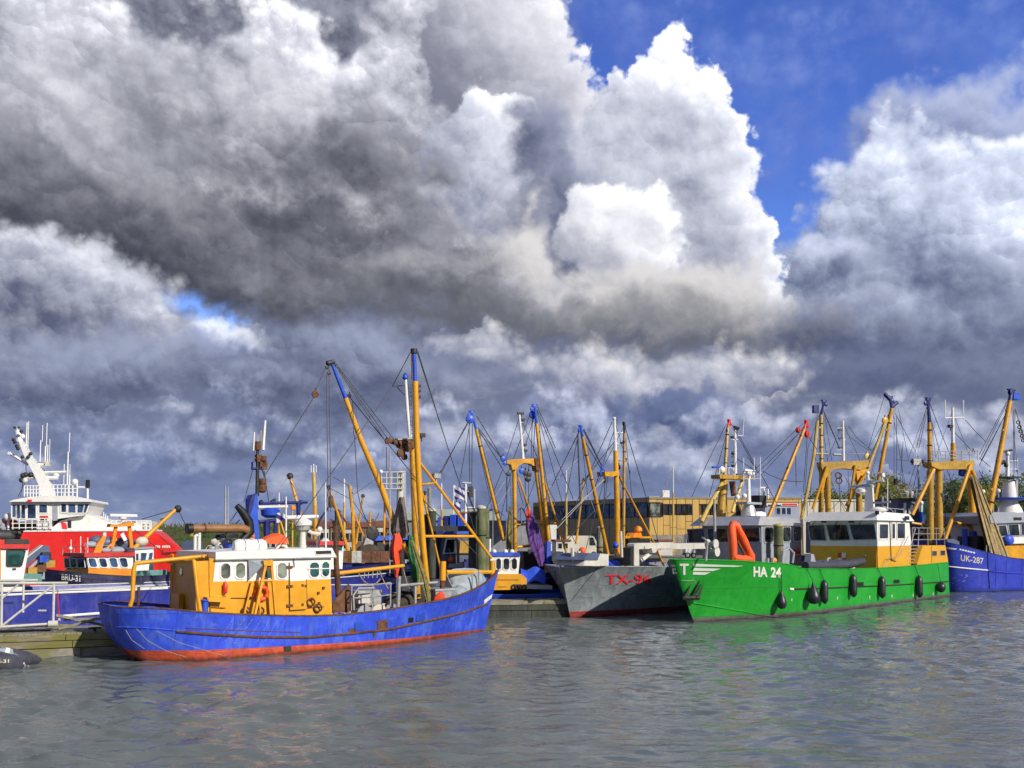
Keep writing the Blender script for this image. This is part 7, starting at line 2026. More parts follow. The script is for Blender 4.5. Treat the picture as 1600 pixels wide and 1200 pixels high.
# ------------------------------------------------------------------ floating pontoons
def pontoon(label, F, L0, L1, depth, top, seed, face):
    rnd = random.Random(seed)
    t = Thing('pontoon', label, 'pontoon', F, group='floating timber pontoons')
    t.part('float', MB().box((L0 + .1, .15, -.8), (L1 - .1, depth - .1, top * .45)), CONC, smooth=False)
    n = len(face)
    for (z0, z1, y0, mt) in face:
        x = L0
        while x < L1 - .05:
            x1 = min(L1, x + rnd.uniform(3.2, 4.6))
            dy = rnd.uniform(0, .03)
            t.part('waling_timber', MB().box((x + .015, y0 - dy, z0), (x1 - .015, y0 + .28, z1)), mt, smooth=False)
            x = x1
    x = L0
    while x < L1 - .1:
        w = .24
        t.part('deck_plank', MB().box((x, .02 + rnd.uniform(-.03, .03), top - .07 + rnd.uniform(0, .012)), (x + w - .025, depth, top)), PLANKM, smooth=False)
        x += w
    for k in range(3):
        x = L0 + (L1 - L0) * (k + .5) / 3
        t.part('mooring_cleat', MB().tube([(x - .25, .35, top + .12), (x - .1, .35, top + .14), (x + .1, .35, top + .14), (x + .25, .35, top + .12)], .04, 6).tube([(x, .35, top - .01), (x, .35, top + .14)], .06, 6), DKSTEEL)
    return t


F = Frame.two((-10, 1031), (215, 1022)); LP = F.L(200, 1022).x
PONT = pontoon('timber pontoon with mossy side beams at the lower left behind the dinghy', F, -9, LP + 1.2, 3.0, 0.98, 2, [(-.05, .36, -.02, PLANKM), (.40, .66, -.10, WOOD), (.69, .92, -.06, WOOD)])
F2 = Frame.two((769, 966), (900, 964)); 
pontoon('dark floating pontoon between the blue bow and the grey trawler', F2, F2.L(740, 966).x, F2.L(905, 964).x, 2.6, 1.05, 4, [(-.05, .42, -.02, DKPILE), (.46, .78, -.06, DKPILE), (.80, 1.02, -.10, PLANKM)])


# gangway railing on the left pontoon
def gangway():
    F_ = PONT.F.shifted(0, .55)
    t = Thing('gangway', 'white tubular gangway railing with diagonal braces on the left pontoon', 'gangway', F_)
    T = lambda n, pts, r: t.tube(n, [(x, y, 0) for x, y in pts], r, WHITEOLD, 8)
    T('top_rail', [(-40, 911.5), (106, 911)], .055)
    T('bottom_rail', [(-40, 982), (2, 979.5), (82, 974.5)], .05)
    T('post', [(84.5, 912), (83, 977)], .05); T('post', [(3, 912), (2, 980)], .05)
    T('brace', [(84, 914), (4, 977)], .045); T('brace', [(-60, 970), (2, 914)], .045)
    lat = 1.3
    t.tube('far_rail', [(-40, 907, lat), (59, 906.5, lat)], .05, WHITEOLD, 8); t.tube('far_post', [(37, 907, lat), (36, 957, lat)], .045, WHITEOLD, 8)
    t.tube('far_brace', [(36, 907, lat), (-20, 955, lat)], .04, WHITEOLD, 8)
    q = F_.L(83, 974.5); t.part('hinge_drum', MB().lathe(q + Vector((-.18, 0, 0)), (1, 0, 0), [(.13, 0), (.13, .36)], 12), WHITEOLD)
    x0, x1 = F_.L(-60, 985).x, F_.L(84, 980).x; n = 26; zt = F_.L(40, 977).z
    for k in range(n):
        x = x0 + (x1 - x0) * k / n
        t.part('tread_plank', MB().box((x, .06, zt - .08), (x + (x1 - x0) / n - .02, 1.25, zt - .03)), PLANKM, smooth=False)
    return t


gangway()
# long spars and planks lying across the pontoon end
for k, (a, b, lab) in enumerate((((92, 982), (175, 962), 'grey plank lying crosswise over the pontoon, lowest of the four'), ((88, 961), (172, 979), 'grey plank crossing over the lowest plank by the blue stern'), ((100, 968), (178, 966), 'thin grey spar lying level between the crossed planks'), ((112, 987), (70, 978), 'short weathered plank lying by the gangway foot'))):
    f = PONT.F; A, B = f.L(*a, .9 + .15 * k), f.L(*b, .9 + .15 * k)
    A.z = max(A.z, 1.02 + .05 * k); B.z = max(B.z, 1.02 + .05 * k)
    solo(f, 'plank', lab, 'plank', MB().tube([A, B], .07, 4), PLANKM, (A + B) / 2, 'planks lying on the pontoon')
t0 = Thing('mooring_pole', 'thin red and white pole standing on the pontoon beyond the gangway', 'pole', PONT.F, PONT.F.L(92, 968, 1.5))
t0.tube('shaft', [(92.5, 968, 1.5), (90, 926, 1.5)], .03, REDTRIM, 6); t0.tube('foot', [(92.6, 972, 1.5), (92.5, 966, 1.5)], .05, WHITEOLD, 6)


# rubber boat in the lower left corner
def rubber_boat():
    F_ = Frame.two((-60, 1052), (60, 1040))
    t = Thing('rubber_boat', 'dark grey inflatable boat with tilted outboard in the lower left corner', 'dinghy', F_, F_.L(0, 1046, 0))
    t.tube('tube', [(-90, 1030, -.2), (0, 1034, -.2), (20, 1037, -.2), (34, 1040, -.15)], [.38, .38, .34, .18], RIBRUB, 12)
    t.tube('tube', [(-90, 1022, .9), (10, 1026, .9), (40, 1030, .9), (55, 1031, .9), (65, 1031, .9)], [.36, .36, .32, .2, .05], RIBRUB, 12)
    t.slab('transom', [(18, 1042), (26, 1041), (27, 1027), (20, 1027)], -.1, .9, DKSTEEL)
    t.slab('floor', [(-90, 1050), (22, 1043), (22, 1037), (-90, 1040)], -.1, .9, DKSTEEL)
    q = F_.L(10, 1016, .3)
    t.part('outboard', MB().hexa([q + Vector(v) for v in ((-.75, -.25, -.25), (.25, -.25, -.5), (.25, .25, -.5), (-.75, .25, -.25), (-.6, -.2, .15), (.15, -.2, .05), (.15, .2, .05), (-.6, .2, .15))]), GREYLT, smooth=False)
    t.part('outboard_band', MB().hexa([q + Vector(v) for v in ((-.2, -.27, -.36), (-.05, -.27, -.42), (-.05, .27, -.42), (-.2, .27, -.36), (-.1, -.24, .13), (.05, -.24, .09), (.05, .24, .09), (-.1, .24, .13))]), WHITE, smooth=False)
    t.part('outboard_leg', MB().tube([q + Vector((.2, 0, -.25)), q + Vector((.55, 0, -.62)), q + Vector((.7, 0, -.78))], [.17, .13, .10], 8), GREYLT)
    c = q + Vector((.68, 0, -.78)); pm = MB()
    for k in range(3):
        a = 2.09 * k + .4; d = Vector((.3, math.cos(a) * .9, math.sin(a) * .9)); pm.tube([c, c + d * .16, c + d * .26], [.05, .08, .02], 5)
    t.part('propeller', pm, STEEL)
    t.tube('fin', [(29, 1039, -.3), (38, 1036.5, -.3)], .05, WHITEOLD, 6)
    t.tube('fin', [(47, 1025.5, .8), (52, 1023.5, .8)], .05, WHITEOLD, 6)
    pl = F_.L(0, 1035, -.585).y
    t.writing('TI-31', (-9, 1037), (14, 1035.5), 5.5, LCREAM, 0, .02, plane=lambda x, y: F_.L(x, y, -.60))
    return t


rubber_boat()

# ------------------------------------------------------------------ royal blue hull behind the left pontoon, with the tall blue mast
def long_blue_boat():
    F = Frame.at(88, 47, 42).shifted(0, 2.7)
    t = Thing('work_vessel', 'long royal blue vessel with red roofed cabin and tall blue mast behind the pontoon', 'work vessel', F)
    simple_hull(t, -14, 26, 2.7, 2.15, ROYAL, TURQ, bow_left=False, rise=.5, bulwark=.45, cap=WHITEOLD)
    t.strake('white_line', [(-20, 931), (40, 928), (140, 924), (205, 921.5), (262, 919)], .055, WHITE, 40)
    t.strake('white_line', [(88, 923), (140, 920), (205, 917), (262, 914)], .09, GREYLT, 40)
    t.strake('white_line', [(94, 963), (130, 960), (172, 957)], .07, WHITE, 16)
    t.decal('hull_mark', [[(4, 940), (21, 940), (21, 944), (4, 944)]], DKBLUE)
    for k in range(5): t.decal('hull_mark', [[(60 + k * 2.6, 952.5), (61.8 + k * 2.6, 952.4), (61.8 + k * 2.6, 955), (60 + k * 2.6, 955)]], LCREAM, sub=2)
    # cabin at the left
    lat, far = -1.7, 1.2
    t.slab('cabin', [(-14, 925), (36, 925), (36.5, 904), (45, 857.5), (-14, 857.5)], lat, far, WHITE)
    t.slab('cabin_side', [(-14, 905), (1.5, 905), (1.5, 857.5), (-14, 857.5)], lat - .06, lat - .003, ORANGE)
    t.slab('cabin_roof', [(-16, 857.3), (46, 857.3), (47, 850.5), (-16, 850.5)], lat - .15, far + .2, REDTRIM)
    t.slab('roof_hatch', [(8, 850.3), (47, 850.3), (45, 842.5), (9, 842.5)], lat + .1, far, DKSTEEL)
    t.slab('roof_panel', [(-14, 850.3), (7.5, 850.3), (7.3, 843), (-14, 843)], lat + .2, far - .2, REDTRIM)
    t.win_side(lat, [(11, 884, 32, 884, 38.5, 860, 11.5, 860)], DKSTEEL, GLASST, b=.06, t=.05, round_=.08)
    t.slab('step_board', [(-20, 909), (59, 908), (59, 905), (-20, 905)], lat - .5, lat - .1, WHITEOLD)
    t.part('handle', MB().box(t.P((22, 889.5, lat)) - Vector((.08, .06, .03)), t.P((22, 889.5, lat)) + Vector((.08, .0, .06))), DKSTEEL, smooth=False)
    # folded grey crane behind the cabin
    m = .4
    t.slab('crane_arm', [(40, 872), (66, 852), (77, 853.5), (78, 862), (74, 864), (67, 864), (41, 884)], m - .25, m + .25, SLATE)
    t.slab('crane_edge', [(40, 871.5), (66, 851.5), (67, 852.5), (41, 873)], m - .28, m + .28, WHITEOLD)
    t.slab('crane_arm', [(43, 888), (60, 873), (62, 876), (47, 890)], m - .35, m - .05, GREYLT)
    t.slab('crane_base', [(62, 905), (70, 905), (70, 880), (64, 866), (60, 868)], m - .2, m + .3, GREYLT)
    for x, y, mm in ((68, 873, BLUETRIM), (72, 868, DKSTEEL), (74, 878, RUST), (78, 881, OCHRE), (64, 888, RUST), (50, 892, OCHRE)): t.part('valve_box', MB().box(t.P((x, y, m - .5)) - Vector((.22, .15, .18)), t.P((x, y, m - .5)) + Vector((.22, .15, .18))), mm, smooth=False)
    t.slab('deck_trunk', [(36, 912), (66, 912), (65, 897), (38, 896)], -.8, 1.0, TURQ)
    for x in (10, 5, 0, 14): t.part('roof_gear', MB().ball(t.P((x, 838, 1.5)), (.3, .2, .35), 8, 6), DKSTEEL)
    # tall blue mast further along, hidden at its foot by the trawler
    k = 0.4
    t.slab('mast_column', [(386, 872), (407, 872), (405, 835), (403, 800), (402.5, 772), (394, 773), (390, 780), (391, 800), (389, 830)], k - .3, k + .3, BLUETRIM)
    t.slab('mast_cap', [(394, 773), (399, 771), (396, 790), (391, 806), (388, 806), (389, 788)], k - .45, k - .31, DKBLUE)
    t.slab('mast_plate', [(390, 842), (397.5, 842), (397.5, 829), (390, 828)], k - .36, k - .31, ORANGE)
    for y in (831, 834.5, 838): t.slab('plate_mark', [(391, y + 1.4), (396.5, y + 1.4), (396.5, y), (391, y)], k - .40, k - .362, RUST)
    t.tube('pole_mast', [(402, 775, k), (402.5, 702, k)], [.13, .10], DKSTEEL, 8)
    t.tube('pole_mast', [(402.5, 703, k), (403.5, 690, k)], .2, RUST, 8)
    t.tube('whip_mast', [(411, 703, k), (414.5, 657, k)], [.10, .07], WHITE, 6); t.tube('whip_mast', [(396, 704, k), (397.5, 675, k)], [.05, .05], WHITE, 6); t.stay((407, 690, k), (407.5, 672, k), .06, STEEL, name='antenna')
    t.stay((393, 732, k), (409, 732, k), .09, DKBLUE, name='mast_arm'); t.stay((394, 732, k), (394, 722, k), .07, DKBLUE, name='mast_arm'); t.stay((410, 734, k), (414, 746, k), .05, DKSTEEL, name='mast_arm')
    for x, y in ((411, 718), (409, 724), (404, 716), (412, 728)): t.part('mast_lamp', MB().box(t.P((x, y, k)) - Vector((.18, .15, .22)), t.P((x, y, k)) + Vector((.18, .15, .22))), RUST, smooth=False)
    t.part('day_mark', MB().lathe(t.P((409.5, 770, k)), (0, 0, 1), [(.12, 0), (.25, .1), (.25, .4), (.18, .5), (.24, .6), (.24, .85), (.1, .9)], 10), RUST)
    t.stay((405, 786.5, k), (480, 784.5, k), .10, DKBLUE, name='boom'); t.stay((403, 793, k), (449, 792, k), .13, WHITEOLD, name='radar_bar')
    for x in (408, 425, 447, 470): t.part('boom_lug', MB().ball(t.P((x, 785, k)), .16, 8, 6), DKBLUE)
    q = t.P((422, 809, k)); t.part('winch_bowl', MB().lathe(q, (0, 0, 1), [(.3, 0), (.55, .15), (.60, .5), (.45, .62)], 14), BLUETRIM)
    t.tube('winch_post', [(417, 845, k), (417, 813, k)], .22, DKBLUE, 8); t.tube('winch_post', [(429, 840, k), (431, 812, k)], .12, DKBLUE, 8); t.stay((404, 815, k), (432, 813, k), .12, DKBLUE, name='winch_arm')
    t.tube('beacon_post', [(466.5, 810, k), (466, 786, k)], .14, DKBLUE, 8)
    # black hose bending into a brown suction pipe
    t.tube('hose', [(370, 790, k - .6), (379, 800, k - .6), (389, 815, k - .6), (391, 830, k - .6), (377, 846, k - .6), (358, 856, k - .6)], [.18, .25, .28, .28, .26, .2], BLACK, 10)
    t.tube('suction_pipe', [(387, 829, k - .8), (380, 825.5, k - .8), (340, 826, k - .8), (297, 826, k - .8)], .26, BROWN, 12)
    t.tube('pipe_flange', [(300, 826, k - .8), (292, 826, k - .8)], .31, BLACK, 12); t.part('pipe_collar', MB().torus(t.P((319, 826, k - .8)), (1, 0, 0), .27, .05, 14, 6), RUST)
    t.tube('pipe_rest', [(311, 872, k - .8), (311.5, 830, k - .8)], .10, WHITE, 8); t.tube('pipe_rest', [(304.5, 872, k - .8), (305, 838, k - .8), (308, 836, k - .8)], .10, WHITE, 8); t.tube('pipe_rest', [(299, 838, k - .8), (299, 830, k - .8)], .12, OCHRE, 8)
    for x, r in ((352, .12), (356, .1)): t.tube('vent_pipe', [(x, 830, k), (x, 812, k), (x + .2, 760, k)], [r, r * .6, r * .4], GREYLT, 6)
    rnd = random.Random(8)
    for _ in range(14):
        x, y = rnd.uniform(330, 366), rnd.uniform(833, 862); q = t.P((x, y, k + rnd.uniform(-.3, .6)))
        t.part('deck_fitting', MB().ball(q, (rnd.uniform(.12, .35), .15, rnd.uniform(.12, .3)), 8, 5), rnd.choice((STEEL, WHITEOLD, GREYLT, DKSTEEL)))
    t.part('hose_drum', MB().lathe(t.P((357, 858, k - .9)) - Vector((.3, 0, 0)), (1, 0, 0), [(.45, 0), (.45, .1), (.3, .12), (.3, .6), (.45, .62), (.45, .7)], 14), BLUETRIM)
    stays(t, [((395, 734, k), (381, 785, k)), ((413, 736, k), (420, 785, k)), ((405, 705, k), (394, 724, k)), ((370, 800, k), (358, 818, k)), ((375, 812, k), (352, 835, k))])
    return t


long_blue_boat()


def flag_material():
    m, nt, p, O = new_mat('flag_bars')
    x, y, z = Nd.sep(O)
    s = Nd.math('SINE', (x * 0.75 + z * 1.15) * 11.0)
    Nd.put(p.inputs['Base Color'], Nd.mix(Nd.smooth(s, -0.05, 0.1), (.60, .58, .66), (0.03, 0.03, 0.20))); p.inputs['Roughness'].default_value = .85
    return m


FLAGM = flag_material()


def flag(F, label, pole_px, top, bot, w, h, seed, lat=0.0, second=None):
    """pennant with blue and white slanting bars on its own staff"""
    t = Thing('flag', label, 'flag', F, F.L(pole_px, bot, lat), 'flags with blue and white bars')
    t.tube('staff', [(pole_px, bot, lat), (pole_px, top, lat)], .035, WHITE, 6)
    a = F.L(pole_px, top + 1, lat)
    n = 14
    rows = [[a + Vector((i / n * w, .10 * math.sin(i / n * 7 + seed), -j / 8 * h - i / n * h * .15 + .05 * math.sin(i / n * 6 + seed + j * .4))) for i in range(n + 1)] for j in range(9)]
    t.part('flag_cloth', MB().grid(rows), FLAGM, recalc=False)
    return t


# ------------------------------------------------------------------ BRU-31
def navy_cutter():
    F = Frame.at(58, 53.5, 42)
    t = Thing('fishing_cutter', 'navy cutter lettered BRU-31 with orange and white wheelhouse and red roof', 'fishing cutter', F)
    st = [(57, 888.5, 0, 84, 965, 0), (62, 889, -.35, 86, 965, -.12), (80, 891, -1.0, 100, 964, -.6), (105, 894, -1.7, 118, 963, -1.3), (140, 897, -2.2, 146, 960, -1.9), (175, 899.5, -2.4, 178, 956, -2.2), (210, 901, -2.45, 211, 952, -2.3), (250, 900, -2.4, 250, 948, -2.3), (300, 896, -2.3, 300, 943, -2.1)]
    t.hull(st, NAVY, TURQ, bulwark=.5, flare=1.2, cap_mat=DKSTEEL)
    t.writing('BRU-31', (96.5, 906), (125.5, 909), 9.5, LWHITE, 0, .02)
    t.strake('plate_seam', [(90, 897), (140, 904), (200, 908)], .03, NAVY, 20)
    lat, far = -1.6, 1.7
    s0 = F.L(138, 880, lat).x
    t.slab('trunk', [(138, 901), (208, 903), (208, 889), (138, 887.5)], lat, far, ORANGE)
    t.slab('wheelhouse', [(138, 887.3), (208, 888.8), (208, 869.5), (134.5, 869.8)], lat, far, WHITE)
    # front faces toward the bow
    a, b = F.L(138, 895, lat), F.L(103, 891, .9)
    for nm, y0, y1, y2, y3, mt in (('trunk_front', 904, 887.5, 900, 890, ORANGE), ('wheelhouse_front', 887.4, 869.8, 889.7, 871.5, DKBLUE)):
        p = [F.L(138, y0, lat), F.L(104, y2, .9), F.L(101, y3, .9), F.L(134.5 if 'wheel' in nm else 138, y1, lat)]
        t.part(nm, MB().prism(p, [q + Vector((.9, .5, 0)) for q in p]), mt, smooth=False)
    for x0, x1 in ((103, 111), (112.5, 121.5), (123, 134)):
        f0, f1 = (138 - x0) / 34, (138 - x1) / 34
        q = [F.L(x0, 887, lat + 2.5 * f0), F.L(x1, 886, lat + 2.5 * f1), F.L(x1 - 1.5, 872.5, lat + 2.5 * f1), F.L(x0 - 1.5, 873.5, lat + 2.5 * f0)]
        t.window([c - Vector((.03, .04, 0)) for c in q], WHITE, GLASS, b=.03, t=.05)
    rp = [F.L(211, 866.5, lat - .15), F.L(132, 866.5, lat - .15), F.L(98.5, 868, .95), F.L(210, 866.5, far + .3)]
    zr = F.L(170, 869.9, lat - .15).z
    rp = [Vector((q.x, q.y, zr)) for q in rp]
    t.part('roof', MB().prism(rp, [q + Vector((0, 0, .22)) for q in rp]), REDTRIM, smooth=False)
    t.win_side(lat, [(141, 886, 152, 886, 148, 872.5, 137, 872.5), (157.5, 886, 168, 886, 164.5, 872.5, 153.5, 872.5), (174, 886, 184.5, 886, 181, 872, 169.5, 872), (190, 886, 200, 886, 197, 872, 185.5, 872)], WHITE, GLASSB, b=.05, t=.05, round_=.08)
    # second white deckhouse with blue panes
    t.slab('aft_cabin', [(211, 892), (240, 892), (240, 857), (211, 859)], -1.2, 1.5, WHITE)
    t.slab('aft_roof', [(210, 858.8), (241, 856.8), (240.5, 854.5), (210, 856.5)], -1.3, 1.6, GREYLT)
    t.win_side(-1.2, [(219, 876, 227, 875.5, 229, 864, 220, 864), (231, 875.5, 237, 875, 238.5, 863.5, 233, 864), (212, 876, 216, 876, 216, 865, 212, 865)], WHITE, GLASSB, b=.05, t=.05)
    t.slab('bulwark_plate', [(212, 901), (262, 899), (262, 890), (212, 892)], -2.0, -1.9, TURQ)
    # ochre gantry, boom, dark floats
    g = .2
    t.slab('gantry_beam', [(172, 823.5), (209, 822), (210, 816), (204, 815.5), (186, 820), (173, 818.5)], g - .3, g + .3, ORANGE)
    t.tube('gantry_post', [(174, 864, g), (177.5, 842, g), (181, 823, g)], .12, ORANGE, 8); t.tube('gantry_post', [(206, 866, g), (204.5, 845, g), (202, 822, g)], .12, ORANGE, 8)
    t.slab('gantry_plate', [(145, 866), (157, 866), (166, 838), (161, 837), (152, 850)], g - .5, g - .2, ORANGE)
    t.tube('gantry_leg', [(162, 862, g), (185, 840, g)], .07, ORANGE, 6); t.tube('gantry_leg', [(163, 838, g), (163, 832, g)], .12, WHITEOLD, 6)
    t.tube('boom', [(206, 860, g), (240, 828, g), (277, 794, g)], [.15, .14, .12], YELRIG, 10); q = t.P((278, 795, g)); t.part('boom_head', MB().ball(q, .25, 8, 6), DKSTEEL)
    for x, y, rx in ((152, 846, .5), (169, 848, .7), (194, 849, .75), (188, 851, .6)): t.part('deck_float', MB().ball(t.P((x, y, g + .5)), (rx, .4, .38), 10, 7), SLATE)
    t.part('white_cover', MB().prism([t.P((x, y, g - .5)) for x, y in ((188, 835), (193, 832), (199, 843), (194, 846))], [t.P((x, y, g + .2)) for x, y in ((188, 835), (193, 832), (199, 843), (194, 846))]), WHITE, smooth=False)
    radar(t, t.P((192, 816, g)), 1.9, WHITE, .35, .3)
    t.part('dome', MB().ball(t.P((222, 846, g)), (.4, .3, .3)), CREAM)
    for x, y, r in ((142, 851, .3), (148, 853, .2), (183, 860, .35), (165, 860, .25)): t.part('roof_gear', MB().ball(t.P((x, y, g)), (r * 1.4, r, r * .7), 8, 6), GREYLT)
    for x, y0, y1 in ((111, 867, 843), (126, 866, 838), (137, 866, 840)): t.stay((x, y0, 0), (x, y1, 0), .025, WHITE, name='antenna')
    t.part('mast_light', MB().ball(t.P((110.5, 857, 0)), .12), WHITE)
    for x, y in ((133, 858), (131, 853)): t.part('roof_lamp', MB().ball(t.P((x, y, 0)), .16), REDTRIM)
    t.railing([t.P((98, 868, .9)), t.P((134, 866, -1.6)), t.P((175, 866, -1.6))], .5, 1, .02, STEEL, 1.1)
    stays(t, [((274, 796, g), (222, 811, g)), ((279, 798, g), (290, 820, g)), ((210, 828, g), (266, 872, g))])
    stays(t, [((268, 805, g), (250, 812, g))], .03, BLACK)
    return t


navy_cutter()


# ------------------------------------------------------------------ red and white rescue tug
def red_ship():
    F = Frame.at(150, 80, 14)
    t = Thing('rescue_tug', 'large red hulled ship with tall white superstructure at the far left', 'ship', F)
    lat = 0.0; B = 8.0
    rows = []
    for px, l, yt, yb in ((-30, 0, 882, 905), (16, 0, 881, 905), (36, 0, 831, 905), (100, 0, 830.5, 905), (236, 0, 829.5, 905), (246, .5, 834, 903), (258, 1.5, 841.5, 901), (270, 2.6, 849, 898), (283.5, 3.9, 857, 894)):
        a, b = F.L(px, yt, l), F.L(px, yb, l * 1.0 + .0)
        rows.append((a, max(b.z, -.6)))
    mb = MB(); near = [[q, Vector((q.x, q.y, q.z * .55 + z * .45)), Vector((q.x - (.9 if i > 5 else 0), q.y + (.3 if i > 5 else 0), -.6))] for i, (q, z) in enumerate(rows)]
    far = [[Vector((q.x, B - q.y, q.z)) for q in r] for r in near]
    mb.grid(near); mb.grid(far); mb.grid([[n[0], f[0]] for n, f in zip(near, far)])
    hull_ = t.part('hull', mb, RED, recalc=False)
    t.bvh = BVHTree.FromPolygons(mb.v, mb.f)
    t.slab('white_belt', [(36, 831), (81, 830.7), (236, 829.5), (236, 827), (82, 828), (38, 828.6)], -.06, B, WHITE)
    t.strake('plate_seam', [(250, 838), (262, 848), (275, 858)], .05, REDTRIM, 12)
    t.strake('plate_seam', [(120, 831), (119, 850), (118, 870)], .02, RED, 8)
    t.strake('bow_fender', [(252, 862), (268, 861), (281, 859)], .22, REDTRIM, 12)
    for k in range(9):
        x = 242.3 + k * 2.6
        if k not in (3,): t.decal('name_mark', [[(x, 856), (x + 1.9, 855.8), (x + 1.5, 852), (x, 852.2)]], LWHITE, sub=2, out=.05)
    # lower white house with sloping front
    t.slab('lower_house', [(78, 828), (94, 814), (126, 804), (140, 805), (172, 816.5), (218, 819), (222, 827.5)], .8, B - .8, WHITE)
    t.slab('lower_house', [(20, 828.4), (77.5, 828), (77.5, 815), (20, 816)], 2.0, B - 1, WHITEOLD)
    t.slab('shelter', [(212, 827), (236, 827), (235, 814), (212, 814.5)], 1.4, B - 1.4, WHITEOLD)
    a = .8
    cr = [t.F.L(x, y, a - .03) for x, y in ((95, 815), (104, 818), (105, 827), (97, 826.5))]
    t.part('crest', MB().prism(cr, [q + Vector((0, .02, 0)) for q in cr]), LRED, smooth=False)
    t.win_side(a, [(107, 814.5, 110.5, 824)], DKSTEEL, GLASS, b=.05, t=.05)
    # bridge
    w0, w1 = .2, B - .6
    t.slab('bridge', [(19, 812), (57, 812), (57, 827), (79, 827), (79, 812), (132, 805), (142.5, 784), (18, 784)], w0, w1, WHITE)
    t.slab('bridge_roof', [(13, 784), (144, 784), (143, 780.5), (112, 774.5), (48, 776), (20, 781)], w0 - .5, w1 + .3, WHITE)
    t.win_side(w0, [(19.5, 788.5, 24.5, 808), (26.5, 788.5, 31.5, 811), (33.5, 788.5, 39.5, 812), (43.5, 788.5, 56, 811), (61.5, 788.5, 73.5, 801), (96, 787.5, 103.5, 800), (107, 801, 118, 801, 118, 788, 107, 788), (121, 801, 128.5, 801, 131.5, 788, 121.5, 788), (130.5, 801, 134, 801, 139, 787.5, 133.5, 787.5)], WHITE, GLASSB, b=.10, t=.06)
    t.slab('door', [(82, 814), (90, 813), (90, 789), (82, 789)], w0 - .03, w0 - .003, GREYLT)
    for k in range(2): t.slab('emblem', [(62 + k, 806 + k * 4), (75 - k * 2, 806 + k * 4), (75 - k * 2, 809 + k * 4), (62 + k, 809 + k * 4)], w0 - .03, w0 - .003, (REDTRIM, BLACK)[k])
    t.slab('side_light', [(43, 785), (48.5, 785), (48.5, 780.5), (43, 780.5)], w0 - .8, w0 - .5, REDTRIM)
    for k in range(4): t.slab('name_mark', [(112 + k * 2.6, 808.5), (114 + k * 2.6, 808.5), (114 + k * 2.6, 806.5), (112 + k * 2.6, 806.5)], .76, .79, BLACK)
    for y in (811, 818, 825): t.stay((18, y, w0 - .4), (80, y - 1, w0 - .4), .045, WHITE, name='deck_rail')
    for x in (20, 30, 40, 50, 60, 70, 80): t.stay((x, 827, w0 - .4), (x, 810, w0 - .4), .045, WHITE, name='rail_post')
    # railings on top and aft
    def rl(x0, x1, y0, y1, l, n, rows_=3):
        mb_ = MB()
        for k in range(rows_): y = y0 + (y1 - y0) * k / (rows_ - .0); mb_.tube([t.P((x0, y, l)), t.P((x1, y, l))], .04, 5)
        for k in range(n + 1): x = x0 + (x1 - x0) * k / n; mb_.tube([t.P((x, y0, l)), t.P((x, y1, l))], .045, 5)
        t.part('railing', mb_, WHITE)
    rl(38, 66, 759, 776, 1.5, 6); rl(78, 120, 757.5, 775, 1.5, 7); rl(100, 120, 757.5, 775, 4.5, 3); rl(174, 236, 813.5, 827, 1.0, 8)
    t.stay((120, 761, 1.5), (138, 761.5, 1.5), .09, WHITE, name='mast_arm'); t.stay((137, 779, 1.5), (137, 760, 1.5), .09, WHITE, name='rail_post'); t.part('horn', MB().box(t.P((137, 756, 1.5)) - Vector((.15, .15, .35)), t.P((137, 756, 1.5)) + Vector((.15, .15, .35))), BLACK, smooth=False)
    t.stay((120.5, 778, 1.5), (120.5, 750, 1.5), .07, WHITE, name='rail_post'); t.part('dome', MB().ball(t.P((117, 753, 1.5)), .28), WHITE)
    # leaning mast, tapering
    c = B / 2 - .5
    mp = [(64, 778), (84, 778), (79, 757), (66, 735), (53, 719), (47, 713), (34, 688.5), (29, 690), (38, 713), (50, 735), (60, 757)]
    t.slab('mast', mp, c - .6, c + .6, WHITE)
    t.tube('mast_top', [(31, 690, c), (27, 672, c)], [.28, .18], WHITE, 8); t.stay((21, 668, c), (31, 668, c), .09, DKSTEEL, name='antenna_bar'); t.stay((27, 672, c), (26, 667, c), .1, GREYLT, name='antenna_bar')
    t.part('dome', MB().ball(t.P((35, 682, c)), .24), WHITE)
    for x, y in ((21, 687), (23, 691), (26, 697), (28, 701), (33, 674), (48, 709), (35, 714), (44, 714)): t.part('mast_lamp', MB().ball(t.P((x, y, c - .7)), (.16, .12, .16), 8, 6), DKSTEEL)
    t.stay((15, 707.5, c), (44, 726, c), .13, WHITE, name='mast_arm'); t.stay((15, 706, c), (13.5, 710, c), .13, WHITE, name='mast_arm')
    for a_, b_, r in (((57, 727), (78, 725), .16), ((34, 746), (91, 747), .17), ((70, 738), (103, 737.5), .12)): t.stay((*a_, c - .2), (*b_, c - .2), r, WHITE, name='mast_arm')
    t.slab('radar', [(70, 728), (77, 728), (76, 721.5), (71, 721.5)], c - .6, c, CREAM); t.stay((58, 722.5, c - .3), (83, 722.5, c - .3), .06, GREYLT, name='radar_bar')
    t.part('dome', MB().ball(t.P((88, 742, c)), .28), WHITE)
    for x, y in ((36, 743), (40, 742), (48, 742), (39, 751), (34, 750)): t.part('mast_lamp', MB().ball(t.P((x, y, c - .3)), .24, 8, 6), (DKSTEEL, WHITEOLD)[int(x) % 2])
    for x, y0, y1, r in ((41, 697, 660, .06), (43.5, 700, 658, .04), (62.5, 723, 688, .05), (66, 690, 664, .035), (70.5, 722, 697, .07), (72.5, 697, 661, .04), (74, 722, 695, .05), (77, 722, 686, .03), (99.5, 758, 725, .04), (105, 758, 706, .07), (108, 706, 676, .04), (108.5, 758, 742, .06), (109, 742, 725, .03)):
        t.stay((x, y0, c), (x + (y0 - y1) * .03, y1, c), r, WHITE, name='antenna')
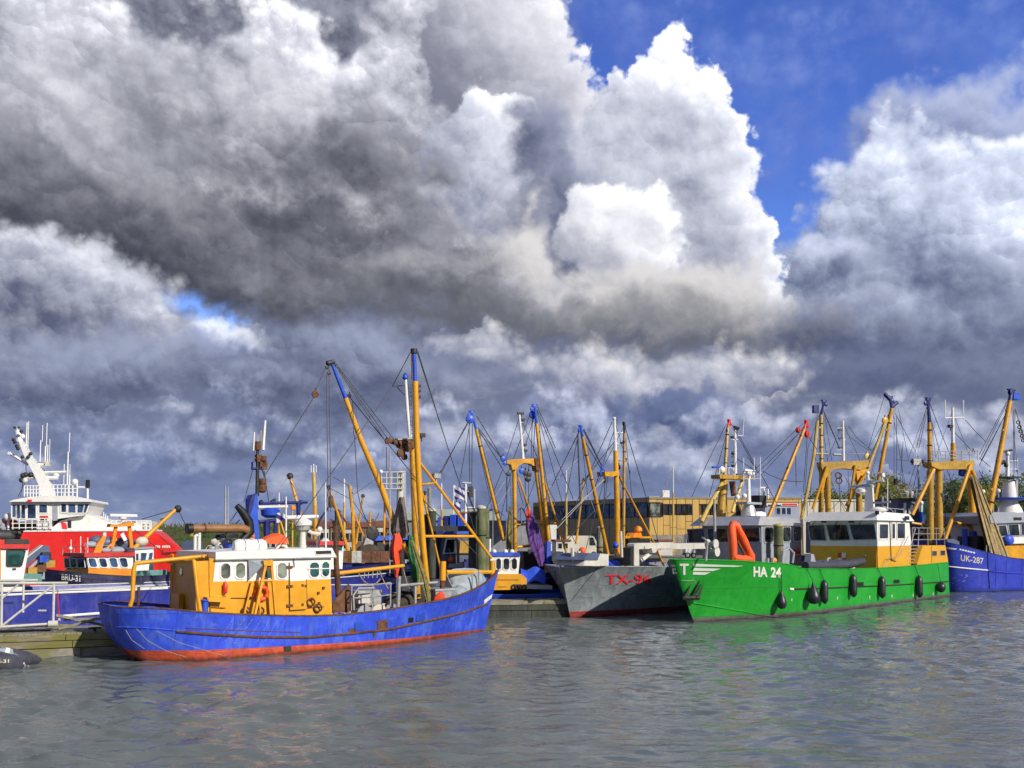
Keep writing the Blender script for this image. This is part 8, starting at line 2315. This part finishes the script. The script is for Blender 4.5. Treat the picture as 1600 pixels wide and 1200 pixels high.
    stays(t, [((40, 752, c), (28, 776, c)), ((36, 752, c), (32, 776, c)), ((40, 716, c), (41, 745, c))])
    # aft gear
    t.part('dome', MB().ball(t.P((12.5, 808, 1.0)), .35), WHITE); t.stay((13, 828, 1), (13, 812, 1), .1, WHITE, name='dome_post')
    for x, y, mm in ((17, 815, REDTRIM), (6, 824, GREYLT), (20, 831, DKSTEEL), (27, 834, DKSTEEL), (10, 834, STEEL), (2, 818, STEEL), (3, 830, DKSTEEL)): t.part('deck_gear', MB().ball(t.P((x, y, 1.5)), (.5, .4, .5), 8, 6), mm)
    for x in (33, 40, 48, 55): t.part('deck_gear', MB().box(t.P((x, 822, 1.7)) - Vector((.15, .15, .3)), t.P((x, 822, 1.7)) + Vector((.15, .15, .3))), DKSTEEL, smooth=False)
    for x, y0, y1 in ((158, 817, 806), (162, 817, 800), (165, 817, 803), (168, 817, 806)): t.stay((x, y0, c), (x, y1, c), .04, WHITE, name='antenna')
    return t


red_ship()


# ------------------------------------------------------------------ boats seen over the deck of the blue trawler
def red_roof_boat():
    F = Frame.at(560, 60, 30)
    t = Thing('fishing_cutter', 'dark blue cutter with a small red roofed white wheelhouse behind the blue trawler', 'fishing cutter', F)
    simple_hull(t, -9, 10, 2.3, 1.9, ROYAL, DECK, bow_left=False, rise=.4, bulwark=.5, cap=WHITEOLD)
    lat, far = -1.3, 1.4
    t.slab('wheelhouse', [(502, 890), (535, 889), (537, 851.5), (500, 852)], lat, far, WHITE)
    t.slab('roof', [(499, 852), (539, 851.5), (537, 845.5), (500, 846)], lat - .2, far + .2, REDTRIM)
    t.win_side(lat, [(526, 860.5, 534, 860.5, 535, 852.5, 526, 852.5), (505, 862, 522, 861.5, 522, 854, 505, 854)], WHITE, GLASST, b=.05, t=.04)
    t.tube('antenna', [(508, 846, 0), (508.3, 752, 0)], [.05, .02], WHITE, 6); t.tube('dome_post', [(508, 846, 0), (508, 840, 0)], [.35, .08], WHITE, 8)
    t.strake('white_line', [(522, 886), (560, 881), (612, 876)], .05, WHITE, 20)
    t.strake('rail_line', [(522, 880), (560, 875.5), (612, 871)], .05, DKSTEEL, 20)
    for x in (540, 548, 556, 570, 585, 600): q = t.P((x, 868, 0)); t.part('deck_gear', MB().box(q - Vector((.35, .3, .45)), q + Vector((.3, .3, .3))), (RUST, STEEL, OCHRE)[x % 3], smooth=False)
    m = 0.4
    t.tube('mast', [(553, 880, m), (551, 800, m), (546, 758, m)], [.13, .12, .09], YELRIG, 8); t.tube('topmast', [(549, 800, m), (547.5, 760, m)], .06, WHITE, 6)
    t.tube('derrick', [(544, 862, m), (530, 810, m), (514, 763, m)], [.11, .10, .08], YELRIG, 8); t.tube('derrick_tip', [(514.5, 765, m), (512.5, 758, m)], .12, DKSTEEL, 8)
    t.part('net_knot', MB().ball(t.P((517, 783, m)), (.18, .18, .45)), RUST)
    t.tube('net_rope', [(516, 785, m), (527, 798, m), (543, 818, m)], .07, RUST, 6); t.tube('net_rope', [(515, 790, m), (500, 812, m), (494, 826, m)], .06, DKSTEEL, 6)
    t.tube('strut', [(551, 797, m), (568, 838, m)], .06, YELRIG, 6)
    for y in (770, 778, 786, 795): t.part('mast_lamp', MB().ball(t.P((549.5, y, m)), .09, 6, 5), DKSTEEL)
    t.part('net_heap', MB().ball(t.P((575, 862, m)), (.8, .5, .55), 12, 8), DKNET)
    t.part('winch', MB().lathe(t.P((583, 832, m)), (0, 1, 0), [(.12, 0), (.42, .05), (.42, .2), (.12, .25)], 12), DKSTEEL)
    t.slab('net_gallows', [(563, 868), (572, 840), (584, 846), (578, 870)], m - .2, m + .2, STEEL)
    t.slab('blue_shelter', [(588, 876), (640, 874), (640, 843), (590, 845)], .6, 2.0, DKSTEEL); t.slab('shelter_roof', [(586, 845), (641, 843), (641, 836), (590, 838)], .4, 2.2, BLUETRIM)
    stays(t, [((513, 760, m), (505, 830, m)), ((514, 762, m), (548, 780, m)), ((547, 760, m), (520, 745, m)), ((546, 775, m), (590, 840, m)), ((549, 775, m), (600, 740, m))], .02)
    return t


red_roof_boat()


def slate_wheelhouse_boat():
    F = Frame.at(710, 62, 22)
    t = Thing('fishing_boat', 'slate blue wheelhouse boat with ochre door and blue tarpaulins behind the trawler bow', 'fishing boat', F)
    simple_hull(t, -4.5, 9, 2.4, 2.0, SLATE, DECK, bow_left=False, rise=.3)
    lat, far = -1.6, 1.6
    t.slab('wheelhouse', [(690, 905), (742, 904), (742, 836), (690, 837)], lat, far, SLATE)
    t.slab('wheelhouse_side', [(675, 905), (689.8, 905), (689.8, 838), (675, 838)], lat + .5, far, DKBLUE)
    t.slab('roof', [(672, 838), (744, 836), (744, 833.5), (672, 835)], lat - .2, far + .3, DKSTEEL)
    t.slab('ochre_door', [(718, 864), (735, 864), (735, 845), (719, 845)], lat - .06, lat - .003, OCHRE)
    t.win_side(lat, [(694, 864, 709, 863, 710, 843, 698, 843)], WHITE, GLASS, b=.10, t=.06)
    t.slab('sill', [(694, 866.5), (738, 865.5), (738, 864.3), (694, 865.3)], lat - .10, lat - .003, DKSTEEL)
    t.tube('mast_pipe', [(716, 880, lat - .3), (715, 845, lat - .3), (712, 842, lat - .3)], .10, BROWN, 8)
    t.slab('deck_rail', [(701, 887), (723, 887), (726, 882), (724, 880.5), (703, 881)], lat - .9, lat - .6, GREYLT)
    for x, y in ((731, 881), (734, 884), (728, 885)): t.part('deck_gear', MB().box(t.P((x, y, lat - .5)) - Vector((.2, .2, .4)), t.P((x, y, lat - .5)) + Vector((.2, .2, .3))), DKBLUE, smooth=False)
    for k, (x0, x1) in enumerate(((691, 710), (712, 735))):
        t.slab('roof_tarpaulin', [(x0, 835), (x1, 834), (x1 - 1, 829), (x0 + 3, 830)], lat - .1, 0.5, (TARPBL, TARPBL)[k])
    q = t.P((704, 874.5, lat - .35))
    bo = Thing('buoy', 'round orange buoy hanging on the slate blue wheelhouse front', 'buoy', F, q - Vector((0, 0, .22)))
    bo.part('float', MB().ball(q, .20), ORCLOTH); bo.part('rope', MB().tube([q + Vector((0, 0, .18)), q + Vector((0, .3, .7))], .02, 5), WIRELT)
    # mast with radar behind
    m = 1.0
    t.tube('light_mast', [(727.5, 833, m), (727.5, 756, m)], [.10, .08], WHITE, 8); t.stay((722, 754.5, m), (736, 755.5, m), .09, GREYLT, name='radar_bar')
    t.stay((730, 768, m), (736, 768, m), .04, WHITE, name='mast_arm'); t.stay((729, 793, m), (742, 793, m), .04, WHITE, name='mast_arm')
    for y in (764, 773): t.part('mast_lamp', MB().box(t.P((735.5, y, m)) - Vector((.14, .1, .18)), t.P((735.5, y, m)) + Vector((.14, .1, .18))), BLACK, smooth=False)
    t.stay((741.5, 793, m), (741.5, 764, m), .035, WHITE, name='antenna')
    t.tube('gallows', [(739, 834, m), (738, 808, m), (734, 799, m)], .13, YELRIG, 8); t.tube('gallows', [(742, 815, m), (736, 800, m)], .09, YELRIG, 8); t.tube('gallows', [(715, 802, m), (735, 801, m)], .10, RUST, 8)
    t.stay((726, 758, m), (742, 800, m), .06, DKSTEEL, name='mast_brace')
    t.stay((690, 812, m), (690, 790, m), .03, WHITE, name='antenna')
    return t


SW_ = slate_wheelhouse_boat()
flag(Frame.at(709, 63, 12), 'blue and white barred flag flying above the blue containers', 709, 758, 802, .78, .85, 1.0)
flag(Frame.at(709, 62, 12), 'smaller blue and white flag below the barred one on the same mast line', 708.5, 782, 804, 0.5, .62, 2.0)
flag(Frame.at(448, 51, 12), 'blue and white barred flag drooping beside the blue mast winch', 447, 800, 862, -0.5, .45, 3.0)


# yellow masted cutters far behind the trawler roof
def far_cutter(px, depth, label, mast, der, extra=()):
    F = Frame.at(px, depth, 8)
    t = Thing('fishing_cutter', label, 'fishing cutter', F, group='far cutters with yellow masts')
    simple_hull(t, -6, 7, 2.2, 1.9, DKBLUE, DECK)
    t.slab('wheelhouse', [(px - 16, 868), (px + 6, 868), (px + 6, 846), (px - 16, 846)], -1.2, 1.2, WHITEOLD); t.slab('roof', [(px - 18, 846), (px + 8, 846), (px + 7, 843), (px - 17, 843)], -1.3, 1.3, RTILE)
    t.win_side(-1.2, [(px - 13, 849, px - 7, 857), (px - 4, 849, px + 2, 857)], WHITEOLD, GLASS, b=.05, t=.04)
    for a, b, r, mm in mast: t.tube('mast', [(*a, 0), (*b, 0)], [r, r * .8], mm, 8)
    for a, b, r in der: t.tube('derrick', [(*a, .4), (*b, .4)], [r, r * .75], YELRIG, 8); t.part('derrick_head', MB().ball(t.P((*b, .4)), r * 1.8, 8, 6), DKSTEEL)
    for a, b in extra: t.stay((*a, 0), (*b, 0), .025, WIRELT)
    return t


far_cutter(492, 88, 'far cutter whose yellow mast rises behind the white radar bar', [((494, 868), (492, 790), .24, YELRIG), ((492, 790), (490, 738), .2, PALEYEL), ((486, 738), (486, 727), .05, WHITE), ((494, 738), (494, 727), .05, WHITE), ((490, 740), (490, 725), .07, WHITE)], [((476, 830), (453, 744), .18)], [((450, 745), (420, 785)), ((455, 746), (478, 778)), ((486, 742), (457, 782)), ((495, 742), (508, 780))])
far_cutter(437, 90, 'far cutter with a short yellow mast between the blue mast column and the flag', [((436, 868), (436, 800), .14, YELRIG), ((436, 800), (436, 770), .07, WHITE)], [((446, 840), (428, 782), .1)], [((436, 772), (415, 800)), ((428, 783), (410, 810))])
far_cutter(540, 96, 'far cutter with a pale topmast right of the knotted red net', [((538, 868), (538, 785), .14, PALEYEL), ((538, 785), (538, 748), .08, WHITE)], [((556, 850), (567, 775), .12)], [((538, 750), (515, 790)), ((567, 776), (590, 815)), ((538, 750), (566, 776))])
far_cutter(660, 94, 'far cutter whose white topmast shows right of the twin yellow masts', [((690, 868), (690, 790), .13, YELRIG), ((690, 790), (690, 755), .07, WHITE)], [((672, 850), (664, 770), .12)], [((690, 757), (665, 772)), ((690, 757), (715, 800))])
far_cutter(885, 100, 'far cutter with thin pale masts before the dark glazed band', [((885, 868), (885, 770), .12, PALEYEL), ((885, 770), (885, 735), .07, WHITE)], [((900, 850), (912, 750), .12)], [((885, 737), (865, 790)), ((912, 751), (930, 800)), ((885, 737), (912, 751))])
far_cutter(1045, 104, 'far cutter with a pale mast before the sunlit ochre boards', [((1052, 868), (1052, 770), .12, PALEYEL), ((1052, 770), (1052, 728), .06, WHITE)], [], [((1052, 730), (1030, 790)), ((1052, 730), (1080, 790))])
far_cutter(600, 92, 'far cutter with a cream lattice net tower behind the slanted derrick', [((578, 868), (578, 800), .12, YELRIG)], [], [])
tw = Thing('net_tower', 'cream lattice frame tower standing behind the slanted yellow derrick', 'tower', Frame.at(615, 85, 6))
for x in (596, 604, 612, 621, 629): tw.tube('upright', [(x, 764, 0), (x, 738, 0)], .05, WHITEOLD, 6)
for y in (738, 747, 756, 764): tw.stay((595, y, 0), (631, y - .5, 0), .06, WHITEOLD, name='crossbar')
tw.tube('column', [(624, 880, .5), (625, 800, .5), (626, 736, .5)], .33, WHITEOLD, 10); tw.tube('column', [(632, 880, .9), (631, 735, .9)], .2, GREYLT, 8)
tw.part('head', MB().ball(tw.P((595, 737, 0)), .2), WHITE)

# ------------------------------------------------------------------ mooring piles and the dark cross beam
def pile_px(px, bot, top, depth, r, mat, label, name='mooring_pile', cap=None):
    d = ray(px, 835); x = d.x / d.y * depth; z = CAM_H + (835 - top) * depth / F_PX
    return pile(name, label, None, x, depth, z, r, mat, 'mooring piles', cap=cap)


CAPW = simple('pale_pile_cap', (0.55, 0.53, 0.46), 0.8, 0.2, 4.0)
pile_px(752, 880, 794, 57.5, .30, PILEM, 'pale greenish mooring pile just left of the small white wheelhouse', cap=CAPW)
pile_px(759, 880, 800, 58.3, .24, PILEM, 'thinner mossy pile directly beside the pale greenish one')
pile_px(741, 880, 803, 58.5, .38, DKPILE, 'thick black tarred pile at the right end of the dark cross beam')
pile_px(675, 880, 798, 59.0, .27, DKPILE, 'dark pile with a white cap at the left end of the cross beam', cap=CAPW)
pile_px(667, 880, 808, 59.4, .32, DKPILE, 'black pile close behind the yellow mast foot')
pile_px(937, 880, 826, 70, .26, PLANKM, 'grey leaning timber post behind the hatch of the grey trawler')
pile_px(527, 880, 800, 62, .20, DKPILE, 'slim black pile seen behind the rusty exhaust pipe')
pile_px(670.5, 905, 765, 61, .13, PLANKM, 'slim grey post beside the cross beam and the yellow slant strut')
F = Frame.at(676, 58.7, -2); z1, z0 = F.L(700, 822, 0).z, F.L(700, 830, 0).z; x1 = F.L(746, 826, 0).x
cbm = Thing('cross_beam', 'heavy dark timber beam joining the piles above the slate wheelhouse', 'beam', F, (0, 0, z0))
cbm.part('timber', MB().box((-.1, -.2, z0), (x1, .2, z1)), DKPILE, smooth=False)
